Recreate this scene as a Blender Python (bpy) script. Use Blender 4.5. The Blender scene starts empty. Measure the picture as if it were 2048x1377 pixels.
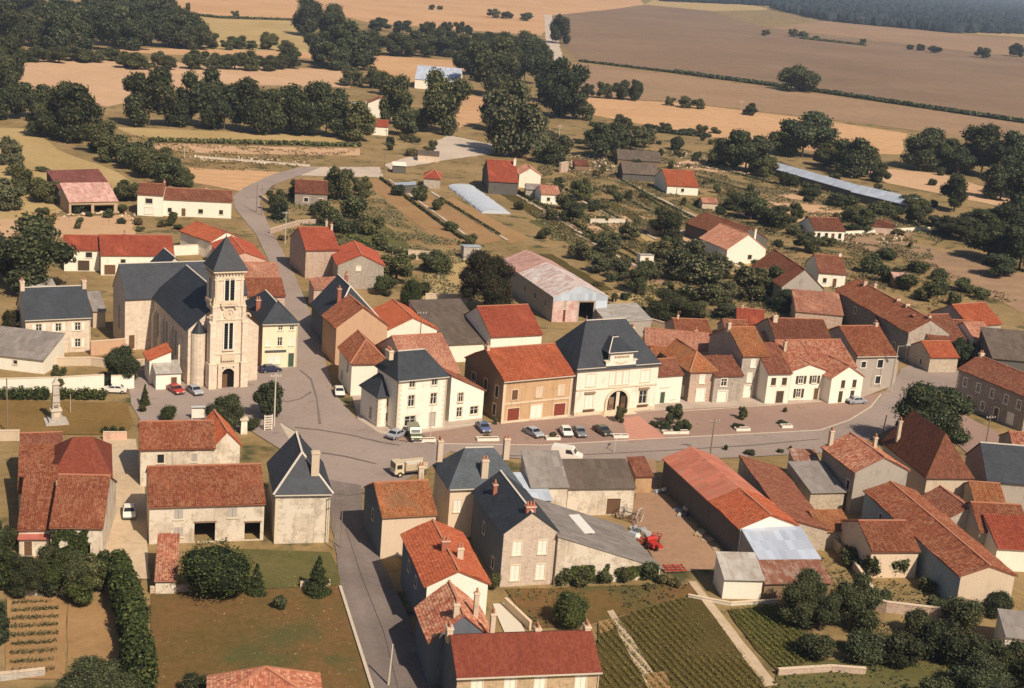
import bpy, math, random
import numpy as np
from mathutils import Vector, Matrix, noise as mnoise
S = bpy.context.scene
C = S.collection
rnd = random.Random(7)
R_ = math.radians

# ------------------------------------------------------------------ camera
CAM_H, FPX = 76.0, 2844.0                       # flying height (m), focal length in photo pixels (50 mm)
TH, RO = R_(15.5), R_(4.7)                      # pitch below the horizon, roll
fw = np.array([0, math.cos(TH), -math.sin(TH)])
up0 = np.array([0, math.sin(TH), math.cos(TH)])
rt0 = np.array([1., 0, 0])
RT = math.cos(RO)*rt0 + math.sin(RO)*up0
UPV = math.cos(RO)*up0 - math.sin(RO)*rt0
cam = bpy.data.objects.new('camera', bpy.data.cameras.new('camera'))
C.objects.link(cam)
cam.data.sensor_width = 36
cam.data.lens = FPX/2048*36
cam.data.clip_start = 1
cam.data.clip_end = 60000
cam.matrix_world = Matrix(((RT[0], UPV[0], -fw[0], 0), (RT[1], UPV[1], -fw[1], 0), (RT[2], UPV[2], -fw[2], CAM_H), (0, 0, 0, 1)))
S.camera = cam

# ------------------------------------------------------------------ sky, sun, exposure
SUN_EL, SUN_AZ = 45.0, 36.0                     # azimuth measured to the right of straight behind the camera
wd = bpy.data.worlds.new('World')
S.world = wd
wd.use_nodes = True
nt = wd.node_tree
sky = nt.nodes.new('ShaderNodeTexSky')
sky.sky_type = 'NISHITA'
sky.sun_disc = False
sky.sun_elevation = R_(SUN_EL)
sky.sun_rotation = R_(180-SUN_AZ)
sky.air_density = 1.0
sky.dust_density = 2.0
bgn = nt.nodes['Background']
nt.links.new(sky.outputs[0], bgn.inputs[0])
bgn.inputs[1].default_value = 0.062
sd = bpy.data.lights.new('sun', 'SUN')
sd.energy = 4.9
sd.angle = R_(0.6)
sd.color = (1, .86, .69)
sun = bpy.data.objects.new('sun', sd)
C.objects.link(sun)
sv = Vector((math.sin(R_(SUN_AZ))*math.cos(R_(SUN_EL)), -math.cos(R_(SUN_AZ))*math.cos(R_(SUN_EL)), math.sin(R_(SUN_EL))))
sun.rotation_euler = sv.to_track_quat('Z', 'Y').to_euler()
S.view_settings.view_transform = 'Standard'
S.view_settings.look = 'None'
S.view_settings.exposure = 0.1
S.view_settings.gamma = 1
S.render.engine = 'CYCLES'
S.cycles.max_bounces = 5
S.cycles.diffuse_bounces = 3
S.cycles.transparent_max_bounces = 4

# ------------------------------------------------------------------ survey helpers: where a sight line meets height z
def G(x, y, z=0.):
    d = fw*FPX + (x-1024)*RT - (y-688.5)*UPV
    t = (z-CAM_H)/d[2]
    return np.array([d[0]*t, d[1]*t, z])
def P(p):
    q = np.array(p, float) - np.array([0, 0, CAM_H])
    k = FPX/q.dot(fw)
    return 1024+q.dot(RT)*k, 688.5-q.dot(UPV)*k
def ppm(x, y):                                  # photo pixels per metre at a ground point
    return FPX/(G(x, y)-np.array([0, 0, CAM_H])).dot(fw)
def heading(a, b):
    d = G(*b)-G(*a)
    return math.atan2(d[1], d[0])

# ------------------------------------------------------------------ materials
MATS = {}
class NB:
    def __init__(s, name):
        s.m = bpy.data.materials.new(name)
        s.m.use_nodes = True
        s.t = s.m.node_tree
        s.b = s.t.nodes['Principled BSDF']
        s.b.inputs['Specular IOR Level'].default_value = .2
        MATS[name] = s.m
    def n(s, typ, props=None, **inp):
        nd = s.t.nodes.new('ShaderNode'+typ)
        for k, v in (props or {}).items():
            setattr(nd, k, v)
        for k, v in inp.items():
            key = int(k[1:]) if k[0] == 'i' and k[1:].isdigit() else k.replace('_', ' ')
            sock = nd.inputs[key]
            if isinstance(v, bpy.types.NodeSocket):
                s.t.links.new(v, sock)
            else:
                sock.default_value = v
        return nd
    def math(s, op, a, b=0., c=0.):
        return s.n('Math', {'operation': op}, i0=a, i1=b, i2=c).outputs[0]
    def ramp(s, f, stops, interp='LINEAR'):
        nd = s.n('ValToRGB', None, i0=f)
        r = nd.color_ramp
        r.interpolation = interp
        while len(r.elements) < len(stops):
            r.elements.new(.5)
        for e, (p, c) in zip(r.elements, stops):
            e.position = p
            e.color = (*c, 1) if len(c) == 3 else c
        return nd.outputs[0]
    def mix(s, f, a, b, mode='MIX'):
        nd = s.n('Mix', {'data_type': 'RGBA', 'blend_type': mode}, i0=f)
        for idx, v in ((6, a), (7, b)):
            if isinstance(v, bpy.types.NodeSocket):
                s.t.links.new(v, nd.inputs[idx])
            else:
                nd.inputs[idx].default_value = (*v, 1) if len(v) == 3 else v
        return nd.outputs[2]
    def noise(s, vec, scale, detail=4, rough=.6):
        return s.n('TexNoise', None, Vector=vec, Scale=scale, Detail=detail, Roughness=rough).outputs[0]
    def coord(s, which='Object', jitter=True):
        tc = s.n('TexCoord').outputs[which]
        if not jitter:
            return tc
        oi = s.n('ObjectInfo').outputs['Random']
        off = s.math('MULTIPLY', oi, 97.)
        cmb = s.n('CombineXYZ', None, X=off, Y=off, Z=off).outputs[0]
        return s.n('VectorMath', {'operation': 'ADD'}, i0=tc, i1=cmb).outputs[0]
    def vary(s, col, amt):
        oi = s.n('ObjectInfo').outputs['Random']
        v = s.math('MULTIPLY_ADD', oi, amt, 1-amt/2)
        return s.mix(1., col, s.n('CombineColor', None, Red=v, Green=v, Blue=v).outputs[0], 'MULTIPLY')
    def finish(s, col, rough=.9, bump=None, bstr=.3, bdist=.05):
        if isinstance(col, bpy.types.NodeSocket):
            s.t.links.new(col, s.b.inputs['Base Color'])
        else:
            s.b.inputs['Base Color'].default_value = (*col, 1)
        s.b.inputs['Roughness'].default_value = rough
        if bump is not None:
            bn = s.n('Bump', None, Height=bump, Strength=bstr, Distance=bdist)
            s.t.links.new(bn.outputs[0], s.b.inputs['Normal'])
        return s.m

def mul(c, k):
    return tuple(min(1, v*k) for v in c)
def plain(name, col, rough=.6, spec=.3, metal=0.):
    b = NB(name)
    b.finish(col, rough)
    b.b.inputs['Specular IOR Level'].default_value = spec
    b.b.inputs['Metallic'].default_value = metal
def render_wall(name, col, dirt=None, amt=.5, patch=None):
    b = NB(name)
    v = b.coord()
    n1 = b.noise(v, .55, 5)
    st = b.n('Mapping', None, Vector=v, Scale=(2.2, 2.2, .18)).outputs[0]
    n2 = b.noise(st, 1., 4)
    n3 = b.noise(v, 6., 3)
    f = b.math('MULTIPLY', b.math('MULTIPLY', n1, n2), 1.9)
    c = b.ramp(f, [(.18, dirt or mul(col, .6)), (.18+.38*amt, col), (.95, mul(col, 1.08))])
    if patch:
        n4 = b.noise(v, .42, 6, .7)
        c = b.mix(b.ramp(n4, [(.47, (0, 0, 0)), (.53, (.85, .85, .85))]), c, patch)
        c = b.mix(b.ramp(b.noise(v, .8, 6, .75), [(.56, (0, 0, 0)), (.66, (.7, .7, .7))]), c, dirt)
    c = b.mix(.22, c, b.ramp(n3, [(.35, mul(col, .72)), (.65, mul(col, 1.1))]))
    zz = b.n('SeparateXYZ', None, Vector=b.n('TexCoord').outputs['Object']).outputs[2]
    grime = b.math('MULTIPLY', b.ramp(b.math('ADD', zz, b.math('MULTIPLY', n1, 1.6)), [(.5, (1, 1, 1)), (1., (0, 0, 0))]), .45)
    c = b.mix(grime, c, mul(dirt or col, .75))
    b.finish(b.vary(c, .1), .92, n3, .15, .03)
def stone_wall(name, col, mortar, scale=2.6, con=.62):
    b = NB(name)
    v = b.coord()
    sv_ = b.n('Mapping', None, Vector=v, Scale=(1., 1., 1.7)).outputs[0]
    vo = b.n('TexVoronoi', {'feature': 'F1'}, Vector=sv_, Scale=scale)
    ed = b.n('TexVoronoi', {'feature': 'DISTANCE_TO_EDGE'}, Vector=sv_, Scale=scale).outputs['Distance']
    cv = b.n('SeparateColor', None, Color=vo.outputs['Color']).outputs[0]
    c = b.ramp(cv, [(0., mul(col, 1-.42*con)), (.5, col), (1., mul(col, 1+.4*con))])
    c = b.mix(b.ramp(ed, [(.02, (1, 1, 1)), (.1, (0, 0, 0))]), c, mortar)
    n1 = b.noise(v, .45, 5)
    c = b.mix(b.ramp(n1, [(.42, (0, 0, 0)), (.72, (.75, .75, .75))]), c, mortar)
    st = b.n('Mapping', None, Vector=v, Scale=(1.6, 1.6, .15)).outputs[0]
    c = b.mix(b.ramp(b.noise(st, 1., 4), [(.5, (0, 0, 0)), (.8, (.45, .45, .45))]), c, mul(col, .5))
    b.finish(b.vary(c, .12), .95, ed, .5, .06)
def tile_mat(name, base, lo, hi, lichen, la=.35, patch=None, spread=1.0):
    k3 = (.76, .62, .54) if name in ('tile_old', 'tile_rust') else ((.96, .88, .82) if name in ('tile_salmon', 'tile_mottled') else (.88, .74, .66))
    base, lo, hi, lichen = [tuple(a*q for a, q in zip(c, k3)) for c in (base, lo, hi, lichen)]
    b = NB(name)
    uv = b.n('SeparateXYZ', None, Vector=b.n('TexCoord').outputs['UV'])
    fu = b.math('FLOOR', b.math('DIVIDE', uv.outputs[0], .2))
    fv = b.math('FLOOR', b.math('DIVIDE', uv.outputs[1], .3))
    rz = b.math('MULTIPLY', b.n('ObjectInfo').outputs['Random'], 31.)
    wn = b.n('TexWhiteNoise', {'noise_dimensions': '3D'}, Vector=b.n('CombineXYZ', None, X=fu, Y=fv, Z=rz).outputs[0])
    v = b.coord()
    n1 = b.noise(v, .35, 6, .65)
    n2 = b.noise(v, 1.7, 5, .7)
    f = b.math('ADD', b.math('MULTIPLY', wn.outputs[0], .55*spread), b.math('MULTIPLY', n2, .6))
    c = b.ramp(f, [(.1, lo), (.45, base), (.85, hi)])
    lw = b.math('MULTIPLY', b.ramp(b.math('ADD', b.math('MULTIPLY', wn.outputs[0], .35), n1), [(.62, (0, 0, 0)), (.85, (1, 1, 1))]), la)
    c = b.mix(lw, c, lichen)
    if patch:
        c = b.mix(b.ramp(n1, [(.5, (0, 0, 0)), (.62, (.8, .8, .8))]), c, patch)
    hue = b.n('TexWhiteNoise', {'noise_dimensions': '1D'}, W=rz).outputs[0]
    c = b.mix(b.math('MULTIPLY', hue, .38), c, b.mix(wn.outputs[0], mul(lo, 1.25), (min(1, base[0]*1.15), base[1]*1.55, base[2]*1.5)))
    st = b.n('CombineXYZ', None, X=b.math('MULTIPLY', uv.outputs[0], 1.3), Y=b.math('MULTIPLY', uv.outputs[1], .12), Z=rz).outputs[0]
    c = b.mix(b.ramp(b.noise(st, 1., 3), [(.5, (0, 0, 0)), (.75, (.45, .45, .45))]), c, mul(lo, .8))
    b.finish(b.vary(c, .16), .88)
def slate_mat(name, a, d):
    b = NB(name)
    uv = b.n('TexCoord').outputs['UV']
    br = b.n('TexBrick', {'offset': .5}, Vector=uv, Scale=1., Color1=(*mul(a, 1.18), 1), Color2=(*mul(a, .82), 1), Mortar=(*d, 1))
    br.inputs['Mortar Size'].default_value = .012
    br.inputs['Brick Width'].default_value = .4
    br.inputs['Row Height'].default_value = .3
    v = b.coord()
    c = b.mix(b.ramp(b.noise(v, .5, 5), [(.4, (0, 0, 0)), (.75, (.65, .65, .65))]), br.outputs[0], mul(a, 1.6))
    c = b.mix(b.ramp(b.noise(v, 1.3, 5), [(.55, (0, 0, 0)), (.75, (.5, .5, .5))]), c, d)
    b.finish(b.vary(c, .12), .62, br.outputs[1], .15, .02)
    b.b.inputs['Specular IOR Level'].default_value = .35
def sheet_mat(name, a, rust, ra=.3, rough=.6, pitch=.18):
    b = NB(name)
    uv = b.n('SeparateXYZ', None, Vector=b.n('TexCoord').outputs['UV'])
    w = b.math('SINE', b.math('MULTIPLY', uv.outputs[0], 6.283/pitch))
    cell = b.math('FLOOR', b.math('DIVIDE', uv.outputs[0], .9))
    cellv = b.math('FLOOR', b.math('DIVIDE', uv.outputs[1], 2.1))
    wn = b.n('TexWhiteNoise', {'noise_dimensions': '2D'}, Vector=b.n('CombineXYZ', None, X=cell, Y=cellv).outputs[0]).outputs[0]
    v = b.coord()
    n1 = b.noise(v, .7, 6, .7)
    st = b.n('CombineXYZ', None, X=b.math('MULTIPLY', uv.outputs[0], 2.), Y=b.math('MULTIPLY', uv.outputs[1], .25), Z=0.).outputs[0]
    n2 = b.noise(st, 1., 5, .7)
    c = b.ramp(wn, [(0, mul(a, .82)), (1, mul(a, 1.12))])
    f = b.math('ADD', b.math('MULTIPLY', n1, .55), b.math('MULTIPLY', n2, .45))
    c = b.mix(b.ramp(f, [(.62-ra*.5, (0, 0, 0)), (.8-ra*.5, (.9, .9, .9))]), c, rust)
    b.finish(b.vary(c, .08), rough, w, .25, .03)
TINT = dict(croppy=(.72, .64, .46), lawn_brown=(.86, .80, .58), ploughed=(.84, .77, .72), fallow=(.92, .86, .82), ground=(.97, .93, .76), lawn_dry=(.95, .84, .66), soil=(1., .92, .8), soil_plain=(1., .92, .8), yard=(.95, .88, .82), carpark=(.94, .90, .86))
def ground_mat(name, cols, scale=.05, fine=.9, fine_amt=.35, stripes=None, rough=1., bump=.0, dots=None):
    cols = [tuple(a*q for a, q in zip(c, TINT.get(name, (1, 1, 1)))) for c in cols]
    b = NB(name)
    v = b.n('TexCoord').outputs['Object']
    n1 = b.noise(v, scale, 6, .62)
    k = len(cols)
    c = b.ramp(n1, [(.28+.44*i/(k-1), q) for i, q in enumerate(cols)])
    n2 = b.noise(v, fine, 5, .7)
    mid = cols[k//2]
    c = b.mix(fine_amt, c, b.ramp(n2, [(.3, mul(mid, .5)), (.7, mul(mid, 1.45))]))
    if stripes:
        ang, wl, amt = stripes
        mp = b.n('Mapping', None, Vector=v, Rotation=(0, 0, -ang)).outputs[0]
        nn = b.noise(v, .35, 3)
        yy = b.n('SeparateXYZ', None, Vector=mp).outputs[1]
        w = b.math('SINE', b.math('ADD', b.math('MULTIPLY', yy, 6.283/wl), b.math('MULTIPLY', nn, 3.)))
        w = b.math('MULTIPLY', b.math('MULTIPLY_ADD', w, .5, .5), amt)
        c = b.mix(w, c, mul(cols[0], .55))
    if dots:
        n3 = b.noise(v, dots[0], 4, .6)
        c = b.mix(b.ramp(n3, [(dots[1], (0, 0, 0)), (dots[1]+.1, (.85, .85, .85))]), c, dots[2])
    b.finish(c, rough, n2 if bump else None, bump or .1, .1)
def leaf_mat(name, a, d, hi):
    if name in ('leaf_dark', 'leaf_mid', 'leaf_hedge', 'leaf_pale', 'leaf_maize', 'leaf_crop'):
        k = {'leaf_dark': .86, 'leaf_mid': .95, 'leaf_hedge': .85, 'leaf_pale': 1., 'leaf_maize': .85, 'leaf_crop': 1.}[name]
        a, d, hi = mul(a, k), mul(d, k), mul(hi, k)
    b = NB(name)
    g = b.n('NewGeometry').outputs['Random Per Island']
    c = b.ramp(g, [(0, d), (.55, a), (1, hi)])
    oi = b.n('ObjectInfo').outputs['Random']
    h2 = b.n('TexWhiteNoise', {'noise_dimensions': '1D'}, W=b.math('MULTIPLY', oi, 57.)).outputs[0]
    c = b.mix(b.math('MULTIPLY', h2, .45), c, b.ramp(g, [(0, mul((d[0]*1.5, d[1]*1.2, d[2]*.9), 1.1)), (1, mul((hi[0]*1.35, hi[1]*1.1, hi[2]*.8), 1.05))]))
    b.finish(b.vary(c, .55), .85)
    b.b.inputs['Specular IOR Level'].default_value = .1

# walls
render_wall('cream', (.82, .75, .62), (.48, .41, .31))
render_wall('white', (.83, .77, .65), (.54, .48, .39))
render_wall('yellow', (.80, .71, .50), (.55, .46, .3))
render_wall('bright', (.82, .76, .64), (.6, .54, .44), .3)
render_wall('pinkwall', (.62, .40, .30), (.42, .28, .2))
render_wall('ochre', (.52, .34, .19), (.36, .22, .12), .8)

render_wall('ochrepink', (.52, .33, .21), (.38, .24, .16))
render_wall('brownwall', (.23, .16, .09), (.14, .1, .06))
render_wall('cement', (.40, .35, .30), (.24, .21, .18))
render_wall('shadewall', (.13, .15, .175), (.08, .09, .105))  # blue-dark shade of left-facing walls, put into the wall colour
render_wall('beige', (.56, .45, .33), (.38, .3, .22))
render_wall('greydark', (.12, .11, .10), (.07, .065, .06))  # kept extra dark: carries the shade on the long red barn's side
render_wall('farmwall', (.60, .51, .40), (.30, .25, .19), .9, (.74, .66, .54))
stone_wall('stone', (.42, .34, .26), (.50, .42, .32))
stone_wall('stonegrey', (.36, .31, .26), (.44, .38, .31))
stone_wall('stonepink', (.46, .33, .26), (.52, .40, .31))
plain('tin_pale2', (.72, .70, .64), .6)
stone_wall('stonebeige', (.50, .40, .32), (.56, .46, .37), 2.2, .4)
stone_wall('churchstone', (.70, .58, .46), (.66, .54, .42), 1.3, .35)
stone_wall('ochrestone', (.46, .33, .20), (.52, .40, .26), 2.4, .5)
stone_wall('shadestone', (.17, .155, .145), (.22, .20, .185))  # terrace's grey stone with the left wall's shade in the colour
render_wall('shadewall2', (.30, .36, .38), (.2, .23, .25))
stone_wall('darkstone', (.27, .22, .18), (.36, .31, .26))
# roofs
tile_mat('tile_orange', (.40, .115, .058), (.28, .078, .042), (.49, .165, .085), (.44, .22, .13), .3, spread=.6)
tile_mat('tile_red', (.36, .095, .058), (.26, .068, .045), (.43, .13, .08), (.42, .17, .11), .2, spread=.5)
tile_mat('tile_old', (.285, .106, .060), (.175, .064, .042), (.385, .16, .095), (.43, .28, .185), .5, spread=.85)
tile_mat('tile_rust', (.25, .070, .045), (.17, .05, .035), (.31, .095, .062), (.34, .15, .1), .25, spread=.5)
tile_mat('tile_brown', (.225, .09, .06), (.14, .058, .04), (.31, .135, .09), (.33, .21, .14), .4, spread=.8)
tile_mat('tile_dark', (.16, .065, .042), (.10, .045, .03), (.22, .095, .06), (.25, .14, .09), .3)
tile_mat('tile_salmon', (.42, .19, .13), (.3, .12, .085), (.52, .27, .19), (.56, .39, .29), .5, spread=.8)
tile_mat('tile_mottled', (.35, .125, .078), (.19, .07, .048), (.47, .21, .135), (.54, .38, .27), .55, spread=1.1)
tile_mat('tile_moss', (.34, .14, .065), (.2, .08, .04), (.45, .21, .10), (.42, .25, .12), .5, patch=(.26, .135, .07))
slate_mat('slate', (.030, .035, .044), (.017, .020, .026))
slate_mat('slate_light', (.055, .066, .078), (.034, .04, .048))
sheet_mat('asbestos', (.25, .22, .20), (.15, .125, .10), .25, .9)
sheet_mat('asbestos_pink', (.55, .36, .29), (.34, .15, .10), .4, .9)
sheet_mat('tin_blue', (.41, .46, .55), (.42, .40, .40), .2, .45)
sheet_mat('tin_rust', (.46, .36, .30), (.20, .065, .03), .55, .7)
sheet_mat('tin_red', (.42, .13, .10), (.28, .09, .06), .3, .6)
sheet_mat('tin_pink', (.58, .36, .31), (.36, .16, .11), .35, .6)
sheet_mat('tin_grey', (.42, .39, .35), (.26, .19, .14), .3, .6)
sheet_mat('bluepale', (.46, .51, .58), (.4, .42, .45), .1, .7)
sheet_mat('pinkpanel', (.58, .46, .42), (.42, .18, .14), .38, .7)
sheet_mat('tile_board', (.13, .10, .08), (.09, .07, .05), .3, .8)
plain('frame_white', (.78, .72, .62), .7)
plain('surround', (.66, .56, .42), .9)
plain('surround_brown', (.30, .22, .14), .9)
plain('glass', (.022, .026, .03), .12, .6)
plain('sh_white', (.80, .74, .64), .75)
plain('sh_grey', (.42, .38, .34), .8)
plain('sh_brown', (.14, .075, .04), .8)
plain('sh_dark', (.075, .05, .03), .8)
plain('sh_green', (.05, .09, .06), .8)
plain('sh_red', (.22, .05, .03), .7)
plain('ridge', (.62, .56, .48), .9)
plain('ridge_tile', (.44, .19, .11), .9)
plain('shade_black', (.012, .011, .01), 1., 0.)  # near-black colour standing in for the dark inside openings
plain('gutter', (.58, .52, .42), .7)
plain('metal_dark', (.09, .085, .08), .6, .4)
plain('zinc', (.55, .54, .52), .5, .5)
plain('louvre', (.035, .055, .055), .8)
plain('concrete', (.62, .56, .46), .95)
plain('wood', (.23, .15, .09), .9)
plain('wood_pale', (.45, .33, .21), .9)
plain('pole_wood', (.22, .17, .13), .95)
plain('pole_concrete', (.52, .46, .38), .95)
plain('rubber', (.02, .02, .02), .9)
plain('chrome', (.5, .5, .5), .3, .5, .6)
plain('red_paint', (.42, .035, .025), .5)
plain('lamp_glass', (.7, .66, .55), .3)
render_wall('brick', (.36, .13, .09), (.22, .08, .06))
render_wall('chimney_pale', (.60, .48, .36), (.3, .22, .16))
render_wall('plaster', (.66, .52, .38), (.4, .3, .22))
stone_wall('greystone', (.42, .38, .33), (.48, .43, .37), 4.)
sheet_mat('tin_maroon', (.17, .06, .05), (.5, .42, .38), .12, .7)
# ground
ground_mat('ground', [(.12, .098, .042), (.20, .148, .072), (.30, .215, .12), (.40, .285, .17)], .045, .5, .4, dots=(.12, .56, (.05, .06, .022)), bump=.3)
ground_mat('stubble', [(.46, .265, .135), (.56, .335, .175), (.62, .39, .215)], .012, .18, .26, stripes=(R_(8), 7., .18), dots=(.03, .62, (.44, .27, .13)))
ground_mat('stubble_pink', [(.46, .29, .16), (.53, .34, .20), (.60, .40, .25)], .015, .2, .18, dots=(.035, .66, (.36, .22, .10)))
ground_mat('ploughed', [(.215, .155, .105), (.28, .20, .135), (.34, .245, .16)], .006, .09, .24, stripes=(R_(-2), 11., .16), dots=(.012, .6, (.25, .185, .12)))
ground_mat('fallow', [(.27, .19, .12), (.35, .24, .15), (.43, .29, .175)], .012, .15, .3, stripes=(R_(-3), 8., .15), dots=(.03, .6, (.28, .2, .115)))
ground_mat('dry_grass', [(.34, .24, .10), (.42, .30, .135), (.50, .37, .18)], .03, .6, .25)
ground_mat('lawn_dry', [(.145, .105, .038), (.21, .145, .058), (.27, .185, .085)], .12, 1.4, .3, bump=.3)
ground_mat('lawn_brown', [(.085, .08, .028), (.14, .108, .044), (.20, .118, .062), (.15, .12, .05)], .09, 1.2, .35, dots=(.07, .54, (.085, .085, .028)), bump=.3)
ground_mat('lawn_green', [(.075, .075, .022), (.115, .105, .035), (.17, .13, .05)], .14, 1.5, .3, bump=.3)
ground_mat('asphalt', [(.255, .20, .17), (.31, .245, .21), (.355, .28, .24)], .06, 1.2, .16, dots=(.16, .63, (.21, .165, .14)))
ground_mat('asphalt_dark', [(.145, .117, .102), (.20, .162, .143), (.265, .215, .19)], .08, 1.1, .2, stripes=(R_(104), 2.6, .16))
ground_mat('carpark', [(.27, .185, .15), (.325, .225, .185), (.38, .27, .22)], .05, 1.1, .15, dots=(.2, .64, (.22, .16, .125)))
ground_mat('pinkpath', [(.46, .22, .16), (.52, .26, .19)], .2, 2., .15)
ground_mat('yard', [(.28, .19, .125), (.36, .235, .155), (.43, .29, .19)], .08, .9, .25)
ground_mat('drive', [(.44, .33, .22), (.52, .40, .27), (.58, .45, .31)], .1, .8, .22)
ground_mat('soil', [(.26, .165, .085), (.34, .22, .115), (.42, .28, .15)], .12, 1.2, .28, stripes=(R_(115), 1.4, .25))
ground_mat('soil_plain', [(.26, .165, .08), (.33, .215, .11), (.38, .25, .13)], .12, 1.2, .25)
ground_mat('croppy', [(.085, .08, .028), (.12, .10, .038), (.16, .125, .055)], .15, 1.5, .3)
ground_mat('kerbstone', [(.50, .42, .33), (.58, .49, .39)], .5, 3., .2)
ground_mat('pavement', [(.36, .29, .23), (.43, .35, .285), (.5, .41, .34)], .3, 1.5, .2)
ground_mat('track', [(.44, .36, .28), (.52, .43, .34), (.6, .5, .41)], .06, .7, .2)
# foliage
leaf_mat('leaf_dark', (.060, .075, .040), (.030, .040, .024), (.125, .138, .070))
leaf_mat('leaf_mid', (.088, .100, .046), (.046, .056, .027), (.17, .172, .08))
leaf_mat('leaf_pale', (.135, .138, .075), (.075, .08, .044), (.23, .22, .12))
leaf_mat('leaf_copper', (.050, .042, .024), (.024, .022, .015), (.11, .085, .045))
leaf_mat('leaf_hedge', (.060, .084, .028), (.03, .045, .016), (.13, .155, .05))
leaf_mat('leaf_crop', (.11, .16, .04), (.06, .09, .022), (.19, .23, .075))
leaf_mat('leaf_weed', (.13, .11, .048), (.07, .062, .028), (.26, .20, .10))
leaf_mat('leaf_maize', (.15, .15, .045), (.09, .095, .03), (.27, .235, .085))
leaf_mat('leaf_blue', (.018, .028, .034), (.012, .02, .026), (.028, .04, .045))  # bluish cast of distance haze painted into the leaf colour
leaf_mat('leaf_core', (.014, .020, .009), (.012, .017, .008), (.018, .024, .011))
plain('bark', (.10, .075, .05), .95)
# ------------------------------------------------------------------ mesh helpers
class MB:
    """collects faces with material slots and optional uv, builds ONE mesh"""
    def __init__(s):
        s.v, s.f, s.mi, s.uv, s.mats = [], [], [], [], []
    def slot(s, m):
        if m not in s.mats:
            s.mats.append(m)
        return s.mats.index(m)
    def face(s, pts, m, uv=None):
        i = len(s.v)
        s.v.extend([tuple(map(float, p)) for p in pts])
        s.f.append(tuple(range(i, i+len(pts))))
        s.mi.append(s.slot(m))
        s.uv.extend(uv or [(0, 0)]*len(pts))
    def box(s, a, b, m, taper=0.):
        (x0, y0, z0), (x1, y1, z1) = a, b
        t = taper
        q = [(x0, y0, z0), (x1, y0, z0), (x1, y1, z0), (x0, y1, z0), (x0+t, y0+t, z1), (x1-t, y0+t, z1), (x1-t, y1-t, z1), (x0+t, y1-t, z1)]
        for f in ((0, 3, 2, 1), (4, 5, 6, 7), (0, 1, 5, 4), (1, 2, 6, 5), (2, 3, 7, 6), (3, 0, 4, 7)):
            s.face([q[k] for k in f], m)
    def prism(s, poly, h0, h1, m):              # polygon (x,y) counter-clockwise extruded in z
        s.face([(x, y, h1) for x, y in poly], m)
        s.face([(x, y, h0) for x, y in reversed(poly)], m)
        n = len(poly)
        for i in range(n):
            (x0, y0), (x1, y1) = poly[i], poly[(i+1) % n]
            s.face([(x0, y0, h0), (x1, y1, h0), (x1, y1, h1), (x0, y0, h1)], m)
    def tube(s, p, q, r0, r1, m, n=6):
        p, q = Vector(p), Vector(q)
        d = (q-p).normalized()
        a = d.orthogonal().normalized()
        b = d.cross(a)
        c0 = [p+(a*math.cos(6.2832*i/n)+b*math.sin(6.2832*i/n))*r0 for i in range(n)]
        c1 = [q+(a*math.cos(6.2832*i/n)+b*math.sin(6.2832*i/n))*r1 for i in range(n)]
        for i in range(n):
            j = (i+1) % n
            s.face([c0[i], c0[j], c1[j], c1[i]], m)
        s.face(list(reversed(c0)), m)
        s.face(c1, m)
    def bar(s, p, q, w, h, m):                  # box-section bar between two points
        p, q = Vector(p), Vector(q)
        d = (q-p).normalized()
        a = Vector((0, 0, 1)).cross(d)
        a = a.normalized() if a.length > 1e-3 else Vector((1, 0, 0))
        b = d.cross(a)
        o = [(-w/2, -h/2), (w/2, -h/2), (w/2, h/2), (-w/2, h/2)]
        c0 = [p+a*x+b*y for x, y in o]
        c1 = [q+a*x+b*y for x, y in o]
        for i in range(4):
            j = (i+1) % 4
            s.face([c0[i], c0[j], c1[j], c1[i]], m)
        s.face(list(reversed(c0)), m)
        s.face(c1, m)
    def mesh(s, name):
        me = bpy.data.meshes.new(name)
        me.from_pydata(s.v, [], s.f)
        for m in s.mats:
            me.materials.append(MATS[m])
        me.polygons.foreach_set('material_index', s.mi)
        if any(u != (0, 0) for u in s.uv):
            l = me.uv_layers.new(name='UVMap')
            l.data.foreach_set('uv', np.array(s.uv, np.float32).ravel())
        me.update()
        return me
    def obj(s, name, parent=None, **kw):
        return link(name, s.mesh(name), parent, **kw)
def link(name, me, parent=None, loc=None, rz=0.):
    o = bpy.data.objects.new(name, me)
    C.objects.link(o)
    if parent is not None:
        o.parent = parent
    if loc is not None:
        o.location = loc
    if rz:
        o.rotation_euler = (0, 0, rz)
    return o
def tag(o, label=None, cat=None, group=None, kind=None):
    for k, v in (('label', label), ('category', cat), ('group', group), ('kind', kind)):
        if v:
            o[k] = v
    return o
def thing(name, label, cat, loc, rz=0., group=None):
    return tag(link(name, None, None, loc, rz), label, cat, group)
CACHE = {}
def cached(key, fn):
    if key not in CACHE:
        CACHE[key] = fn()
    return CACHE[key]

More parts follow.
